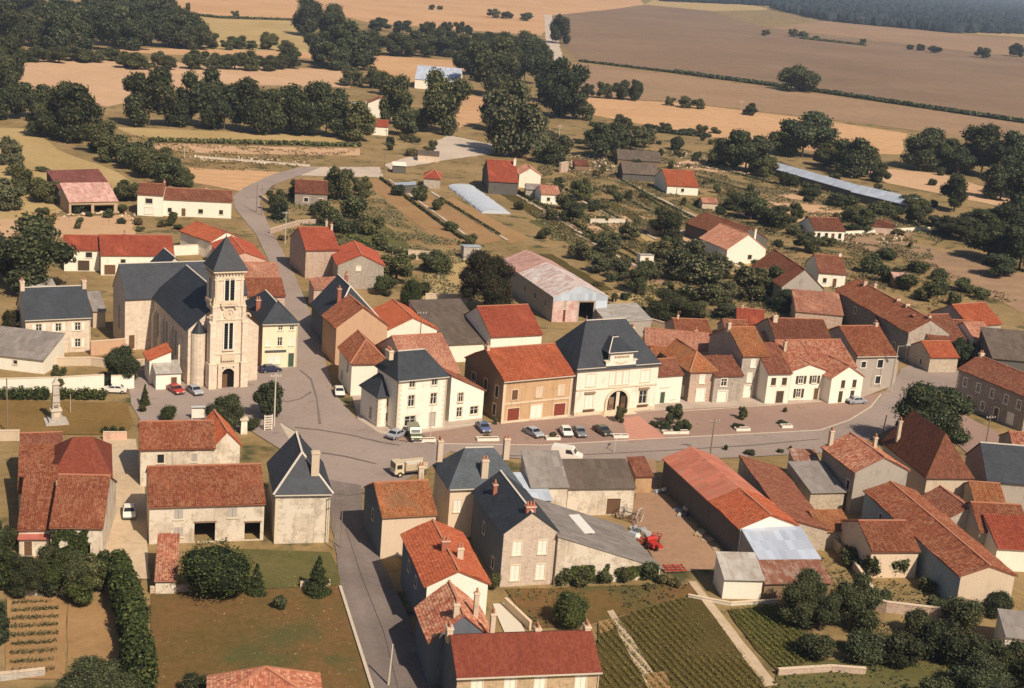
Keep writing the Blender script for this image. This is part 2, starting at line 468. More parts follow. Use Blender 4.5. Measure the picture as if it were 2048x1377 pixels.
# ------------------------------------------------------------------ openings
def win_mesh(kind, w, h, fr, sur):
    m = MB()
    if sur:
        t = .14
        for a, b in (((-w/2-t, -.035, -t), (-w/2, .02, h+t)), ((w/2, -.035, -t), (w/2+t, .02, h+t)), ((-w/2, -.035, h), (w/2, .02, h+t+.04))):
            m.box(a, b, sur)
    if kind in 'wo':
        b = .07
        for p, q in (((-w/2, .1, 0), (-w/2+b, .15, h)), ((w/2-b, .1, 0), (w/2, .15, h)), ((-w/2+b, .1, h-b), (w/2-b, .15, h)),
                     ((-w/2+b, .1, 0), (w/2-b, .15, b)), ((-.045, .095, b), (.045, .145, h-b)), ((-w/2+b, .1, h*.62), (-.045, .14, h*.62+.05)), ((.045, .1, h*.62), (w/2-b, .14, h*.62+.05))):
            m.box(p, q, fr)
    else:
        m.box((-w/2, .09, h-.06), (w/2, .15, h), fr)
    return m.mesh('window')
def one_box(name, a, b, mat):
    m = MB()
    m.box(a, b, mat)
    return m.mesh(name)
def shutter_mesh(w, h, mat):
    m = MB()
    m.box((0, -.05, 0), (w, 0, h), mat)
    for z in (.18*h, .78*h):
        m.box((.04, -.07, z), (w-.04, -.052, z+.09), mat)
    return m.mesh('shutter')
def door_mesh(w, h, mat, fr):
    m = MB()
    m.box((-w/2, .12, 0), (w/2, .16, h), mat)
    m.box((-w/2+.12, .1, .15), (w/2-.12, .118, h*.42), mat)
    m.box((-w/2+.12, .1, h*.5), (w/2-.12, .118, h-.15), mat)
    for a, b in (((-w/2-.13, -.03, 0), (-w/2, .02, h+.13)), ((w/2, -.03, 0), (w/2+.13, .02, h+.13)), ((-w/2, -.03, h), (w/2, .02, h+.16))):
        m.box(a, b, fr)
    return m.mesh('door')
def opening(root, kind, loc, rz, w, h, st):
    fr, sh, sur, door = st.get('fr', 'frame_white'), st.get('sh', 'sh_white'), st.get('sur', 'surround'), st.get('door', 'sh_brown')
    w, h = round(w, 2), round(h, 2)
    if kind in 'wocb':
        o = link('window', cached(('win', kind, w, h, fr, sur), lambda: win_mesh(kind, w, h, fr, sur)), root, loc, rz)
        if kind in 'wob':
            link('pane', cached(('pane', w, h), lambda: one_box('pane', (-w/2+.01, .125, .01), (w/2-.01, .14, h-.01), 'glass')), o)
        sl = link('sill', cached(('sill', w, sur), lambda: one_box('sill', (-w/2-.16, -.12, -.14), (w/2+.16, .1, -.004), sur or 'surround')), o)
        if kind == 'o':
            me = cached(('shut', w, h, sh), lambda: shutter_mesh(w*.5, h, sh))
            link('shutter', me, o, (-w*1.0-.15, -.05, 0))
            link('shutter', me, o, (w*.5+.15, -.05, 0))
        if kind == 'c':
            me = cached(('shutc', w, h, sh), lambda: shutter_mesh(w*.5-.02, h, sh))
            link('shutter', me, o, (-w/2+.005, .075, 0))
            link('shutter', me, o, (.015, .075, 0))
        return o
    if kind == 'd':
        o = link('door', cached(('door', w, h, door, sur), lambda: door_mesh(w, h, door, sur or 'surround')), root, loc, rz)
        link('handle', cached(('handle',), lambda: one_box('handle', (0, .06, 0), (.05, .12, .14), 'chrome')), o, (w/2-.14, 0, 1.))
        return o
    if kind == 'g':
        def f():
            m = MB()
            m.box((-w/2, .12, 0), (w/2, .16, h), door)
            for i in range(1, int(w/.3)):
                m.box((-w/2+i*.3-.015, .1, .05), (-w/2+i*.3+.015, .119, h-.05), door)
            for a, b in (((-w/2-.16, -.03, 0), (-w/2, .02, h+.16)), ((w/2, -.03, 0), (w/2+.16, .02, h+.16)), ((-w/2, -.03, h), (w/2, .02, h+.2))):
                m.box(a, b, sur or 'surround')
            return m.mesh('garage_door')
        return link('garage_door', cached(('gar', w, h, door, sur), f), root, loc, rz)
    if kind == 'x':                             # open doorway: frame round a real hole
        def f():
            m = MB()
            m.box((-w/2-.15, -.03, h), (w/2+.15, .02, h+.22), 'wood')
            return m.mesh('lintel')
        return link('lintel', cached(('lin', w, h), f), root, loc, rz)

def wall_side(m, top, z0, ops, mat, T, depth=.2):
    """one facade: top = [(u,z),...] profile left to right seen from outside; ops = [(u,z,w,h)] holes. T maps (u, inward, z) to local"""
    zmin = min(z for u, z in top)
    w = top[-1][0]
    holes = [(u-a/2, u+a/2, z, z+b) for u, z, a, b in ops if z+b <= zmin+.01 and u-a/2 > .02 and u+a/2 < w-.02]
    us = sorted({0., w} | {round(x, 4) for hh in holes for x in hh[:2]})
    zs = sorted({z0, zmin} | {round(min(max(x, z0), zmin), 4) for hh in holes for x in hh[2:]})
    for i in range(len(us)-1):
        for j in range(len(zs)-1):
            uc, zc = (us[i]+us[i+1])/2, (zs[j]+zs[j+1])/2
            if zs[j+1]-zs[j] < 1e-4 or us[i+1]-us[i] < 1e-4 or any(h[0] < uc < h[1] and h[2] < zc < h[3] for h in holes):
                continue
            m.face([T(us[i], 0, zs[j]), T(us[i+1], 0, zs[j]), T(us[i+1], 0, zs[j+1]), T(us[i], 0, zs[j+1])], mat)
    for a, b, c, d in holes:
        c, d = max(c, z0), min(d, zmin)
        m.face([T(a, 0, c), T(a, 0, d), T(a, depth, d), T(a, depth, c)], mat)
        m.face([T(b, 0, d), T(b, 0, c), T(b, depth, c), T(b, depth, d)], mat)
        m.face([T(a, 0, d), T(b, 0, d), T(b, depth, d), T(a, depth, d)], mat)
        m.face([T(b, 0, c), T(a, 0, c), T(a, depth, c), T(b, depth, c)], mat)
    up = [T(u, 0, z) for u, z in reversed(top)]
    poly = [T(0, 0, zmin), T(w, 0, zmin)]
    for (u, z), p in zip(reversed(top), up):
        if z > zmin+1e-4:
            poly.append(p)
    if len(poly) > 2:
        m.face(poly, mat)

# ------------------------------------------------------------------ roofs
def clip_interval(poly, v):
    xs = []
    n = len(poly)
    for i in range(n):
        (u0, v0), (u1, v1) = poly[i], poly[(i+1) % n]
        if (v0-v)*(v1-v) < 0 or abs(v0-v) < 1e-6:
            t = 0 if abs(v1-v0) < 1e-9 else (v-v0)/(v1-v0)
            if -1e-6 <= t <= 1+1e-6:
                xs.append(u0+t*(u1-u0))
    return (min(xs), max(xs)) if len(xs) > 1 else None
def tile_courses(planes, mat, du=.26, cl=.36):
    """rows of half-round tiles as a rippled, stepped skin over each roof plane"""
    V, Fc, UV = [], [], []
    base = 0
    rg = np.random.default_rng(len(planes)*7+int(abs(planes[0][1][0])*13))
    for poly in planes:
        p = [np.array(q) for q in poly]
        u = p[1]-p[0]
        u = u/np.linalg.norm(u)
        nrm = np.cross(u, p[2]-p[0])
        nrm = nrm/np.linalg.norm(nrm)
        vv = np.cross(nrm, u)
        pl = [(float((q-p[0]).dot(u)), float((q-p[0]).dot(vv))) for q in p]
        vmax = max(b for a, b in pl)
        nc = max(1, int(vmax/cl))
        cl2 = vmax/nc
        for j in range(nc):
            va, vb = j*cl2+.002, (j+1)*cl2-.002
            ia, ib = clip_interval(pl, va), clip_interval(pl, vb)
            if not ia or not ib:
                continue
            lo, hi = min(ia[0], ib[0]), max(ia[1], ib[1])
            k = max(1, int((hi-lo)/du))
            uu = lo+np.arange(2*k+1)*(hi-lo)/(2*k)
            ua, ub = np.clip(uu, ia[0], ia[1]), np.clip(uu, ib[0], ib[1])
            hgt = np.where(np.arange(2*k+1) % 2 == 1, .085, .02)+rg.normal(0, .012, 2*k+1)
            A = p[0]+ua[:, None]*u+va*vv+(hgt+.05)[:, None]*nrm
            B = p[0]+ub[:, None]*u+(vb+.04)*vv+(hgt+.0)[:, None]*nrm
            V.append(np.vstack([A, B]))
            n = 2*k+1
            idx = np.arange(n-1)
            Fc.append(np.stack([base+idx, base+idx+1, base+n+idx+1, base+n+idx], 1))
            um = (uu[:-1]+uu[1:])/2
            for q in um:
                UV.extend([(q, va+.1)]*4)
            base += 2*n
    V = np.vstack(V)
    ph = float(abs(planes[0][0][0])+abs(planes[0][1][0]))*3.7
    V[:, 2] += .075*np.sin(V[:, 0]*.55+ph)*np.cos(V[:, 1]*.62+ph*1.7)+.03*np.sin(V[:, 0]*1.7+V[:, 1]*1.3+ph)
    Fc = np.vstack(Fc)
    me = bpy.data.meshes.new('roof_tiles')
    me.from_pydata(V.tolist(), [], Fc.tolist())
    me.materials.append(MATS[mat])
    l = me.uv_layers.new(name='UVMap')
    l.data.foreach_set('uv', np.array(UV, np.float32).ravel())
    return me
def roof_planes(kind, w, d, ze, zr, o, g, hip):
    if kind in ('gx', 'gy', 'hx', 'hy'):
        ridge_x = kind[1] == 'x'
        L, D = (w, d) if ridge_x else (d, w)
        k = (zr-ze)/(D/2)
        zl = ze-o*k
        if kind[0] == 'g':
            hl = hr = None
        else:
            hl, hr = hip
        a0 = -g if hl is None else -o
        a1 = L+g if hr is None else L+o
        r0 = -g if hl is None else hl
        r1 = L+g if hr is None else L-hr
        m = D/2
        pl = []
        if r1-r0 > .05:
            pl.append([(a0, -o, zl), (a1, -o, zl), (r1, m, zr), (r0, m, zr)])
            pl.append([(a1, D+o, zl), (a0, D+o, zl), (r0, m, zr), (r1, m, zr)])
        else:
            pl.append([(a0, -o, zl), (a1, -o, zl), (r0, m, zr)])
            pl.append([(a1, D+o, zl), (a0, D+o, zl), (r0, m, zr)])
        if hl is not None:
            pl.append([(a0, D+o, zl), (a0, -o, zl), (r0, m, zr)])
        if hr is not None:
            pl.append([(a1, -o, zl), (a1, D+o, zl), (r1, m, zr)])
        rid = [((r0, m, zr), (r1, m, zr))]
        if hl is not None:
            rid += [((a0, -o, zl), (r0, m, zr)), ((a0, D+o, zl), (r0, m, zr))]
        if hr is not None:
            rid += [((a1, -o, zl), (r1, m, zr)), ((a1, D+o, zl), (r1, m, zr))]
        if not ridge_x:                         # turn a quarter: (a,b) -> (D-b, a)
            q = lambda p: (D-p[1], p[0], p[2])
            pl = [[q(p) for p in f] for f in pl]
            rid = [(q(a), q(b)) for a, b in rid]
        return pl, rid
    lo = {'sf': 0, 'sr': 1, 'sb': 2, 'sl': 3}[kind]
    D = d if lo in (0, 2) else w
    k = (zr-ze)/D
    zl, zh = ze-o*k, zr+o*k*.5
    h = o*.5
    if lo == 0:
        f = [(-g, -o, zl), (w+g, -o, zl), (w+g, d+h, zh), (-g, d+h, zh)]
    elif lo == 2:
        f = [(w+g, d+o, zl), (-g, d+o, zl), (-g, -h, zh), (w+g, -h, zh)]
    elif lo == 1:
        f = [(w+o, -g, zl), (w+o, d+g, zl), (-h, d+g, zh), (-h, -g, zh)]
    else:
        f = [(-o, d+g, zl), (-o, -g, zl), (w+h, -g, zh), (w+h, d+g, zh)]
    return [f], []
def roof_mesh(planes, mat, t=.14):
    m = MB()
    key = lambda p: tuple(round(c, 3) for c in p)
    edges = {}
    for f in planes:
        n = len(f)
        for i in range(n):
            a, b = key(f[i]), key(f[(i+1) % n])
            edges[(a, b)] = 1
    for f in planes:
        p = [Vector(q) for q in f]
        u = (p[1]-p[0]).normalized()
        v = u.cross(p[2]-p[0]).normalized().cross(u)
        uv = [((q-p[0]).dot(u)+3, (q-p[0]).dot(v)+.05) for q in p]
        m.face([q+Vector((0, 0, t)) for q in p], mat, uv)
        m.face([q+Vector((0, 0, .003)) for q in reversed(p)], 'wood')
        n = len(f)
        for i in range(n):
            a, b = key(f[i]), key(f[(i+1) % n])
            if (b, a) not in edges:
                A, B = p[i], p[(i+1) % n]
                m.face([A+Vector((0, 0, .003)), B+Vector((0, 0, .003)), B+Vector((0, 0, t)), A+Vector((0, 0, t))], mat, [(.1, .1)]*4)
    return m.mesh('roof')
TILED = ('tile_orange', 'tile_red', 'tile_old', 'tile_brown', 'tile_dark', 'tile_salmon', 'tile_mottled', 'tile_moss')

def chimney(parent, x, y, z0, z1, wx, wy, mat='brick', pots=2):
    m = MB()
    m.box((x-wx/2, y-wy/2, z0), (x+wx/2, y+wy/2, z1-.22), mat)
    m.box((x-wx/2-.08, y-wy/2-.08, z1-.22), (x+wx/2+.08, y+wy/2+.08, z1-.08), 'plaster')
    m.box((x-wx/2-.02, y-wy/2-.02, z1-.08), (x+wx/2+.02, y+wy/2+.02, z1), mat)
    o = m.obj('chimney', parent)
    for i in range(pots):
        q = MB()
        t = (i+.5)/pots-.5
        px, py = (x+t*wx, y) if wx > wy else (x, y+t*wy)
        q.tube((px, py, z1), (px, py, z1+.5), .15, .11, 'ridge_tile', 8)
        q.obj('chimney_pot', o)
    return o

def block(root, x0, y0, w, d, ze, zr, roof, wm, rm, o=.35, g=.14, hip=(2, 2), z0=0., front=(), right=(), back=(), left=(), st=None, tiles=True,
          chim=(), gutter=False, ridge=None, no_roof=False, ang=0., hipcap=None):
    st = st or {}
    ca, sa = math.cos(ang), math.sin(ang)
    m = MB()
    k = None
    mid = lambda L: [(0, ze), (L/2, zr), (L, ze)]
    flat = lambda L, z=ze: [(0, z), (L, z)]
    tops = {'gx': (flat(w), mid(d), flat(w), mid(d)), 'gy': (mid(w), flat(d), mid(w), flat(d)),
            'sf': (flat(w), [(0, ze), (d, zr)], flat(w, zr), [(0, zr), (d, ze)]), 'sb': (flat(w, zr), [(0, zr), (d, ze)], flat(w), [(0, ze), (d, zr)]),
            'sl': ([(0, ze), (w, zr)], flat(d, zr), [(0, zr), (w, ze)], flat(d)), 'sr': ([(0, zr), (w, ze)], flat(d), [(0, ze), (w, zr)], flat(d, zr))}
    if roof in ('hx', 'hy'):
        t = [flat(w), flat(d), flat(w), flat(d)]
        if roof == 'hx':
            if hip[0] is None: t[3] = mid(d)
            if hip[1] is None: t[1] = mid(d)
        else:
            if hip[0] is None: t[0] = mid(w)
            if hip[1] is None: t[2] = mid(w)
    else:
        t = tops[roof]
    Ts = [(lambda u, i, z: (u, i, z), 0, w), (lambda u, i, z: (w-i, u, z), math.pi/2, d), (lambda u, i, z: (w-u, d-i, z), math.pi, w), (lambda u, i, z: (i, d-u, z), -math.pi/2, d)]
    sides = (front, right, back, left)
    base = link('block_frame', None, root, (x0, y0, 0), ang) if False else None
    tr = lambda p: (x0+p[0]*ca-p[1]*sa, y0+p[0]*sa+p[1]*ca, p[2])
    for si, ((T, rz, L), top, ops) in enumerate(zip(Ts, t, sides)):
        hol = []
        for q in ops:
            kd, fu, z, a, b = q[:5]
            hol.append((fu*L, z, a, b))
        zmin = min(z for u, z in top)
        wall_side(m, top, z0, hol, wm if isinstance(wm, str) else wm[si], lambda u, i, z: tr(T(u, i, z)))
        for (u, z, a, b), q in zip(hol, ops):
            proud = 0. if z+b <= zmin+.01 else -.17
            opening(root, q[0], tr(T(u, proud, z)), rz+ang, a, b, q[5] if len(q) > 5 else st)
    wall = m.obj('wall', root)
    if no_roof:
        return wall
    planes, rid = roof_planes(roof, w, d, ze, zr, o, g, hip)
    planes = [[tr(p) for p in f] for f in planes]
    rid = [(tr(a), tr(b)) for a, b in rid]
    ro = link('roof', roof_mesh(planes, rm), root)
    tiled = tiles and rm in TILED
    if tiled:
        lift = [[(p[0], p[1], p[2]+.13) for p in f] for f in planes]
        rt = link('roof_tiles', tile_courses(lift, rm), ro)
        rt['kind'] = 'stuff'
    if ridge is None:
        ridge = 'ridge' if rm.startswith('slate') else ('ridge_tile' if tiled else None)
    if ridge and rid:
        m = MB()
        for a, b in (rid if (tiled if hipcap is None else hipcap) else rid[:1]):
            zz = .24 if tiled else .15
            if (Vector(a)-Vector(b)).length > .2:
                m.bar((a[0], a[1], a[2]+zz), (b[0], b[1], b[2]+zz), .26, .12, ridge)
        m.obj('ridge_cap', ro)
    if gutter:
        k2 = (zr-ze)/((d if roof in ('gx', 'hx') else w)/2) if roof[0] in 'gh' else 0
        if roof in ('gx', 'hx', 'hy', 'sf'):
            m = MB()
            z = ze-o*k2
            m.bar(tr((-o*.5, -o-.07, z+.02)), tr((w+o*.5, -o-.07, z+.02)), .13, .12, 'gutter')
            m.obj('gutter', root)
            m = MB()
            m.tube(tr((w-.12, -.1, 0)), tr((w-.12, -.1, z)), .05, .05, 'gutter', 6)
            m.obj('downpipe', root)
    for c in chim:
        fx, fy, top, wx, wy = c[:5]
        cm = c[5] if len(c) > 5 else 'brick'
        px, py, _ = tr((fx*w, fy*d, 0))
        if roof[0] in 'gh':
            tt = abs((fy if roof[1] == 'x' else fx)-.5)*2
            zs = ze+(zr-ze)*(1-tt)
        else:
            zs = ze
        chimney(ro, px, py, zs-.6, zr+top, wx, wy, cm, c[6] if len(c) > 6 else 2)
    return ro

def solve(f, lo, hi, n=50):                     # f decreasing in t: find f(t)=0
    for _ in range(n):
        t = (lo+hi)/2
        if f(t) > 0:
            lo = t
        else:
            hi = t
    return (lo+hi)/2
FRAMES = {}
def frame_of(A, B, z, ang=None):
    a, b = G(*A, z), G(*B, z)
    dv = b-a
    th = math.atan2(dv[1], dv[0]) if ang is None else R_(ang)
    w = float(np.hypot(dv[0], dv[1]))
    if ang is not None:                         # keep the photo width: hit B's column along the given heading
        e = np.array([math.cos(th), math.sin(th), 0])
        w = solve(lambda s: B[0]-P(a+e*s)[0], .5, 60)
    return a, th, w
def house(name, label, cat, A, B, ze, roof='gx', k=.5, R=None, d=None, E=None, zr=None, wall='cream', rm='tile_old', ang=None, group='village buildings',
          dmax=30., base=False, **kw):
    a, th, w = frame_of(A, B, 0. if base else ze, ang)
    ex = np.array([math.cos(th), math.sin(th), 0])
    ey = np.array([-math.sin(th), math.cos(th), 0])
    o = np.array([a[0], a[1], 0.])
    at = lambda x, y, z: o+ex*x+ey*y+np.array([0, 0, z])
    if roof in ('gx', 'hx'):
        if d is None:
            def err(dd):
                z = ze+k*dd/2
                p0, p1 = P(at(0, dd/2, z)), P(at(w, dd/2, z))
                t = (R[0]-p0[0])/(p1[0]-p0[0])
                return p0[1]+t*(p1[1]-p0[1])-R[1]
            d = solve(err, 2., dmax)
        if zr is None:
            zr = ze+k*d/2
    elif roof in ('gy', 'hy'):
        if zr is None:
            zr = ze+k*w/2 if R is None else solve(lambda z: P(at(w/2, 0, z))[1]-R[1], ze+.2, ze+12)
        if d is None:
            d = solve(lambda dd: P(at(w/2, dd, zr))[1]-E[1], 1., dmax+20)
    else:
        if zr is None:
            zr = ze+k*((d if roof in ('sf', 'sb') else w))
    root = thing(name, label, cat, (o[0], o[1], 0), th, group)
    ro = block(root, 0, 0, w, d, ze, zr, roof, wall, rm, **kw)
    FRAMES[label] = (root, w, d, ze, zr, at)
    return root, w, d, zr, ro
def bays(kind, n, z, w, h, lo=0., hi=1.):
    return [(kind, lo+(hi-lo)*(i+.5)/n, z, w, h) for i in range(n)]
def quoins(root, x, y, z1, sx, sy, mat='surround'):
    """alternating corner stones, each a part"""
    a = cached(('quoin', mat, 1), lambda: one_box('quoin_stone', (-.03, -.03, 0), (.62, .32, .36), mat))
    b = cached(('quoin', mat, 2), lambda: one_box('quoin_stone', (-.03, -.03, 0), (.32, .62, .36), mat))
    z, i = .1, 0
    while z+.4 < z1:
        o = link('quoin_stone', a if i % 2 else b, root, (x, y, z))
        o.scale = (sx, sy, 1)
        z += .4
        i += 1
# ------------------------------------------------------------------ ground sheets
SHEETS = [0]
def sheet(name, pts, mat, z, label=None, rag=.25, px=True, step=3.0):
    """a flat patch of ground; pts are photo points on the ground; ragged edge in metres"""
    SHEETS[0] += 1
    z = z+.0012*SHEETS[0]
    q = [G(x, y)[:2] for x, y in pts]
    out = []
    n = len(q)
    for i in range(n):
        a, b = q[i], q[(i+1) % n]
        L = float(np.hypot(*(b-a)))
        k = max(1, min(40, int(L/step)))
        nr = np.array([-(b-a)[1], (b-a)[0]])/max(L, 1e-6)
        for j in range(k):
            t = j/k
            off = 0 if j == 0 else rag*mnoise.noise(Vector((a[0]+(b-a)[0]*t, a[1]+(b-a)[1]*t, z*50))*.35)*2
            out.append(a+(b-a)*t+nr*off)
    me = bpy.data.meshes.new(name)
    v = [(float(p[0]), float(p[1]), z) for p in out]
    area = sum(v[i][0]*v[(i+1) % len(v)][1]-v[(i+1) % len(v)][0]*v[i][1] for i in range(len(v)))
    f = list(range(len(v)))
    me.from_pydata(v, [], [f if area > 0 else f[::-1]])
    me.materials.append(MATS[mat])
    o = link(name, me)
    return tag(o, label, None, None, 'structure')

me = bpy.data.meshes.new('ground')
me.from_pydata([(-5000, -300, 0), (13000, -300, 0), (13000, 26000, 0), (-5000, 26000, 0)], [], [(0, 1, 2, 3)])
me.materials.append(MATS['ground'])
tag(link('ground', me), 'dry olive and tan ground under the village, gardens and fields', None, None, 'structure')

# far fields
ZF = .03
sheet('stubble_field', [(120, -60), (300, -40), (600, -30), (590, 40), (440, 36), (330, 24), (150, 12)], 'stubble', ZF, 'orange stubble field at the very top left', 2, step=25)
sheet('pasture', [(330, 26), (440, 38), (592, 42), (650, 110), (400, 100), (345, 60)], 'dry_grass', ZF+.02, 'pale dry pasture below the top left stubble', 2, step=25)
sheet('stubble_field', [(590, -50), (1230, -60), (1290, 10), (1105, 35), (1085, 72), (740, 46), (640, 22)], 'stubble', ZF, 'long orange stubble field at the top centre', 2, step=25)
sheet('ploughed_field', [(1100, 32), (1292, 12), (1425, 24), (1540, 58), (1900, 100), (2120, 125), (2120, 250), (1640, 184), (1500, 163), (1350, 146), (1160, 122), (1122, 88)], 'ploughed', ZF+.02, 'big grey-brown ploughed field at the upper right', 2, step=25)
sheet('fallow_field', [(1150, 127), (1350, 150), (1640, 189), (2120, 258), (2120, 300), (1640, 236), (1350, 204), (1165, 192)], 'fallow', ZF+.03, 'dull tan fallow strip under the long hedge at right', 1.5, step=20)
sheet('stubble_field', [(1160, 195), (1350, 206), (1640, 240), (1815, 268), (1800, 310), (1650, 306), (1400, 272), (1170, 228)], 'stubble', ZF+.04, 'bright orange stubble strip at right, behind the long pale-roofed shed', 1.5, step=20)
sheet('stubble_field', [(1320, -10), (1500, 10), (1545, 20), (1430, 23), (1290, 10)], 'dry_grass', ZF+.05, 'thin pale field strip on the skyline', 3, step=60)
sheet('fallow_field', [(1540, 56), (1650, 42), (2120, 88), (2120, 122), (1900, 99)], 'fallow', ZF+.06, 'tan field between the ploughed field and the blue wood', 3, step=60)
sheet('stubble_field', [(1945, 58), (2060, 66), (2060, 76), (1940, 68)], 'dry_grass', ZF+.08, 'small pale clearing in the distant blue wood', 3, step=60)
sheet('stubble_field', [(40, 118), (320, 124), (700, 142), (700, 176), (440, 168), (320, 190), (215, 214), (40, 190)], 'stubble_pink', ZF, 'pinkish stubble field behind the row of tall dark trees', 1.5, step=20)
sheet('stubble_field', [(230, 95), (720, 108), (720, 120), (400, 112), (235, 104)], 'stubble', ZF+.02, 'narrow orange field strip between two hedges at upper left', 1.5, step=20)
sheet('stubble_field', [(722, 110), (925, 122), (930, 145), (820, 165), (724, 128)], 'stubble', ZF+.02, 'small orange field left of the blue-roofed barn', 1., step=20)
sheet('stubble_field', [(935, 190), (985, 192), (970, 240), (900, 262), (905, 235)], 'stubble', ZF+.02, 'patch of orange field seen between the big trees', 1., step=12)
sheet('dry_meadow', [(-60, 255), (60, 258), (115, 300), (235, 345), (275, 372), (140, 420), (-60, 460)], 'dry_grass', ZF, 'pale yellow sloping meadow at the left edge', 1., step=12)
sheet('stubble_field', [(375, 336), (560, 345), (545, 358), (480, 384), (388, 366)], 'stubble', ZF+.02, 'bright orange corner field at the bend of the upper road', .8, step=8)
sheet('field_strip', [(305, 288), (720, 298), (720, 312), (420, 308), (310, 300)], 'stubble_pink', ZF+.02, 'tan field strip below the row of tall dark trees', .8, step=10)
sheet('field_strip', [(230, 255), (720, 275), (720, 290), (300, 284)], 'dry_grass', ZF+.03, 'weedy strip along the foot of the tall dark trees', .8, step=10)
sheet('stubble_field', [(1735, 335), (1880, 348), (2040, 395), (1995, 412), (1850, 382), (1740, 360)], 'stubble_pink', ZF, 'pinkish field between the dark trees at right', .8, step=10)
sheet('bare_plot', [(1465, 398), (1600, 386), (1720, 428), (1680, 446), (1560, 446), (1470, 430)], 'stubble_pink', ZF+.01, 'bare pinkish plot above the white bungalow', .8, step=8)
sheet('stubble_field', [(1800, 478), (2080, 560), (2080, 640), (1900, 560), (1790, 510)], 'fallow', ZF, 'bare tan field at the right behind the terrace', .8, step=8)

# gardens and plots behind the main row
sheet('garden_strip', [(722, 360), (772, 356), (935, 480), (900, 498), (860, 470)], 'soil', ZF, 'long bare garden strip running down from the upper track', .4)
sheet('garden_strip', [(800, 372), (850, 385), (1005, 480), (960, 490)], 'soil', ZF+.004, 'second long garden strip left of the polytunnel', .4)
sheet('garden_strip', [(1000, 388), (1030, 385), (1180, 470), (1130, 478)], 'croppy', ZF+.004, 'green garden strip right of the polytunnel', .4)
sheet('garden_strip', [(880, 400), (905, 395), (1060, 478), (1020, 488)], 'soil_plain', ZF+.008, 'bare tan strip along the polytunnel', .4)
sheet('garden_plot', [(1180, 430), (1290, 432), (1280, 470), (1170, 468)], 'stubble_pink', ZF, 'bare pinkish plot in the middle of the gardens', .4)
sheet('garden_plot', [(1225, 590), (1300, 560), (1400, 600), (1330, 650), (1240, 640)], 'dry_grass', ZF, 'dry yellow grass right of the long barn', .5)
sheet('garden_plot', [(1230, 520), (1330, 530), (1330, 570), (1250, 560)], 'yard', ZF+.01, 'bare earth beside the tiny white hut', .5)
sheet('garden_plot', [(1480, 300), (1560, 330), (1470, 350), (1390, 340), (1330, 330)], 'stubble_pink', ZF+.01, 'pale stony plot by the small red-roofed house', .5)
sheet('garden_plot', [(1440, 520), (1540, 530), (1545, 570), (1450, 575)], 'dry_grass', ZF+.01, 'yellowish garden below the white gabled house', .5)
sheet('garden_plot', [(1690, 470), (1830, 462), (1780, 505), (1690, 500)], 'fallow', ZF+.02, 'dry ground behind the low wall at right', .5)
sheet('garden_plot', [(850, 520), (930, 510), (935, 650), (845, 640)], 'dry_grass', ZF, 'dry grass patch left of the copper-leaved tree', .5)
sheet('garden_plot', [(600, 445), (760, 440), (830, 500), (690, 500)], 'lawn_green', ZF, 'dark green kitchen garden behind the stone houses', .5)
sheet('garden_plot', [(0, 440), (260, 430), (270, 470), (0, 480)], 'stubble_pink', ZF, 'pinkish rough ground above the red-roofed pair', .6)
sheet('track', [(620, 335), (760, 335), (765, 356), (600, 352)], 'track', ZF+.02, 'pale gravel apron at the top of the upper road', .5)
sheet('track', [(770, 330), (840, 306), (895, 270), (985, 290), (988, 308), (900, 320), (780, 340)], 'track', ZF+.01, 'pale gravel track leading to the far trees', .5)
sheet('track', [(1088, 30), (1103, 30), (1128, 125), (1112, 130), (1092, 90)], 'track', ZF+.05, 'far country lane climbing between the fields', .8, step=10)

sg = random.Random(3)
for i in range(17):
    x0, y0 = 1030+i*27+sg.uniform(-8, 8), 366+sg.uniform(0, 40)+(i % 3)*52
    L, wd_ = sg.uniform(70, 130), sg.uniform(14, 26)
    sheet('garden_strip', [(x0, y0), (x0+wd_, y0-1), (x0+wd_+L*1.25, y0+L*.72), (x0+L*1.25, y0+L*.74)], sg.choice(['soil', 'soil_plain', 'dry_grass', 'croppy', 'lawn_green', 'stubble_pink', 'soil']), ZF+.012+.003*i, 'cultivated garden strip behind the town hall, number %s from the left' % 'one two three four five six seven eight nine ten eleven twelve thirteen fourteen fifteen sixteen seventeen'.split()[i], .4)
# roads and squares
sheet('road', [(597, 737), (576, 640), (548, 545), (512, 470), (470, 418), (466, 395), (490, 375), (545, 350), (600, 335), (640, 336), (600, 352), (545, 372), (522, 395), (520, 410), (545, 468), (580, 530), (618, 620), (645, 700), (668, 790), (610, 800)], 'asphalt', .05, 'upper street climbing past the church to the bend', .15)
sheet('road', [(560, 748), (597, 737), (665, 785), (712, 838), (762, 866), (800, 884), (870, 889), (1085, 893), (1290, 880), (1640, 862), (1700, 842), (1745, 815), (1765, 790), (1800, 745), (1850, 760), (1870, 800), (1800, 850), (1720, 890), (1640, 908), (1400, 920), (1310, 924), (1100, 925), (900, 905), (860, 935), (800, 968), (722, 980), (655, 985), (640, 960), (600, 870), (556, 842), (520, 800)], 'asphalt', .054, 'main street and junction in front of the white corner house', .1)
sheet('road', [(745, 1385), (682, 1180), (656, 1000), (652, 960), (722, 972), (728, 1040), (765, 1130), (810, 1220), (868, 1385)], 'asphalt_dark', .058, 'near street running down to the bottom edge', .1)
sheet('road', [(1850, 760), (1905, 820), (2060, 900), (2060, 960), (1960, 930), (1890, 870), (1840, 800)], 'carpark', .05, 'pinkish side road beside the long stone house', .15)
sheet('car_park', [(762, 868), (960, 849), (1150, 836), (1330, 822), (1530, 812), (1725, 797), (1775, 782), (1762, 792), (1742, 815), (1698, 842), (1640, 862), (1290, 880), (1085, 892), (870, 888), (800, 883)], 'carpark', .062, 'pinkish car park in front of the town hall and the row', .1)
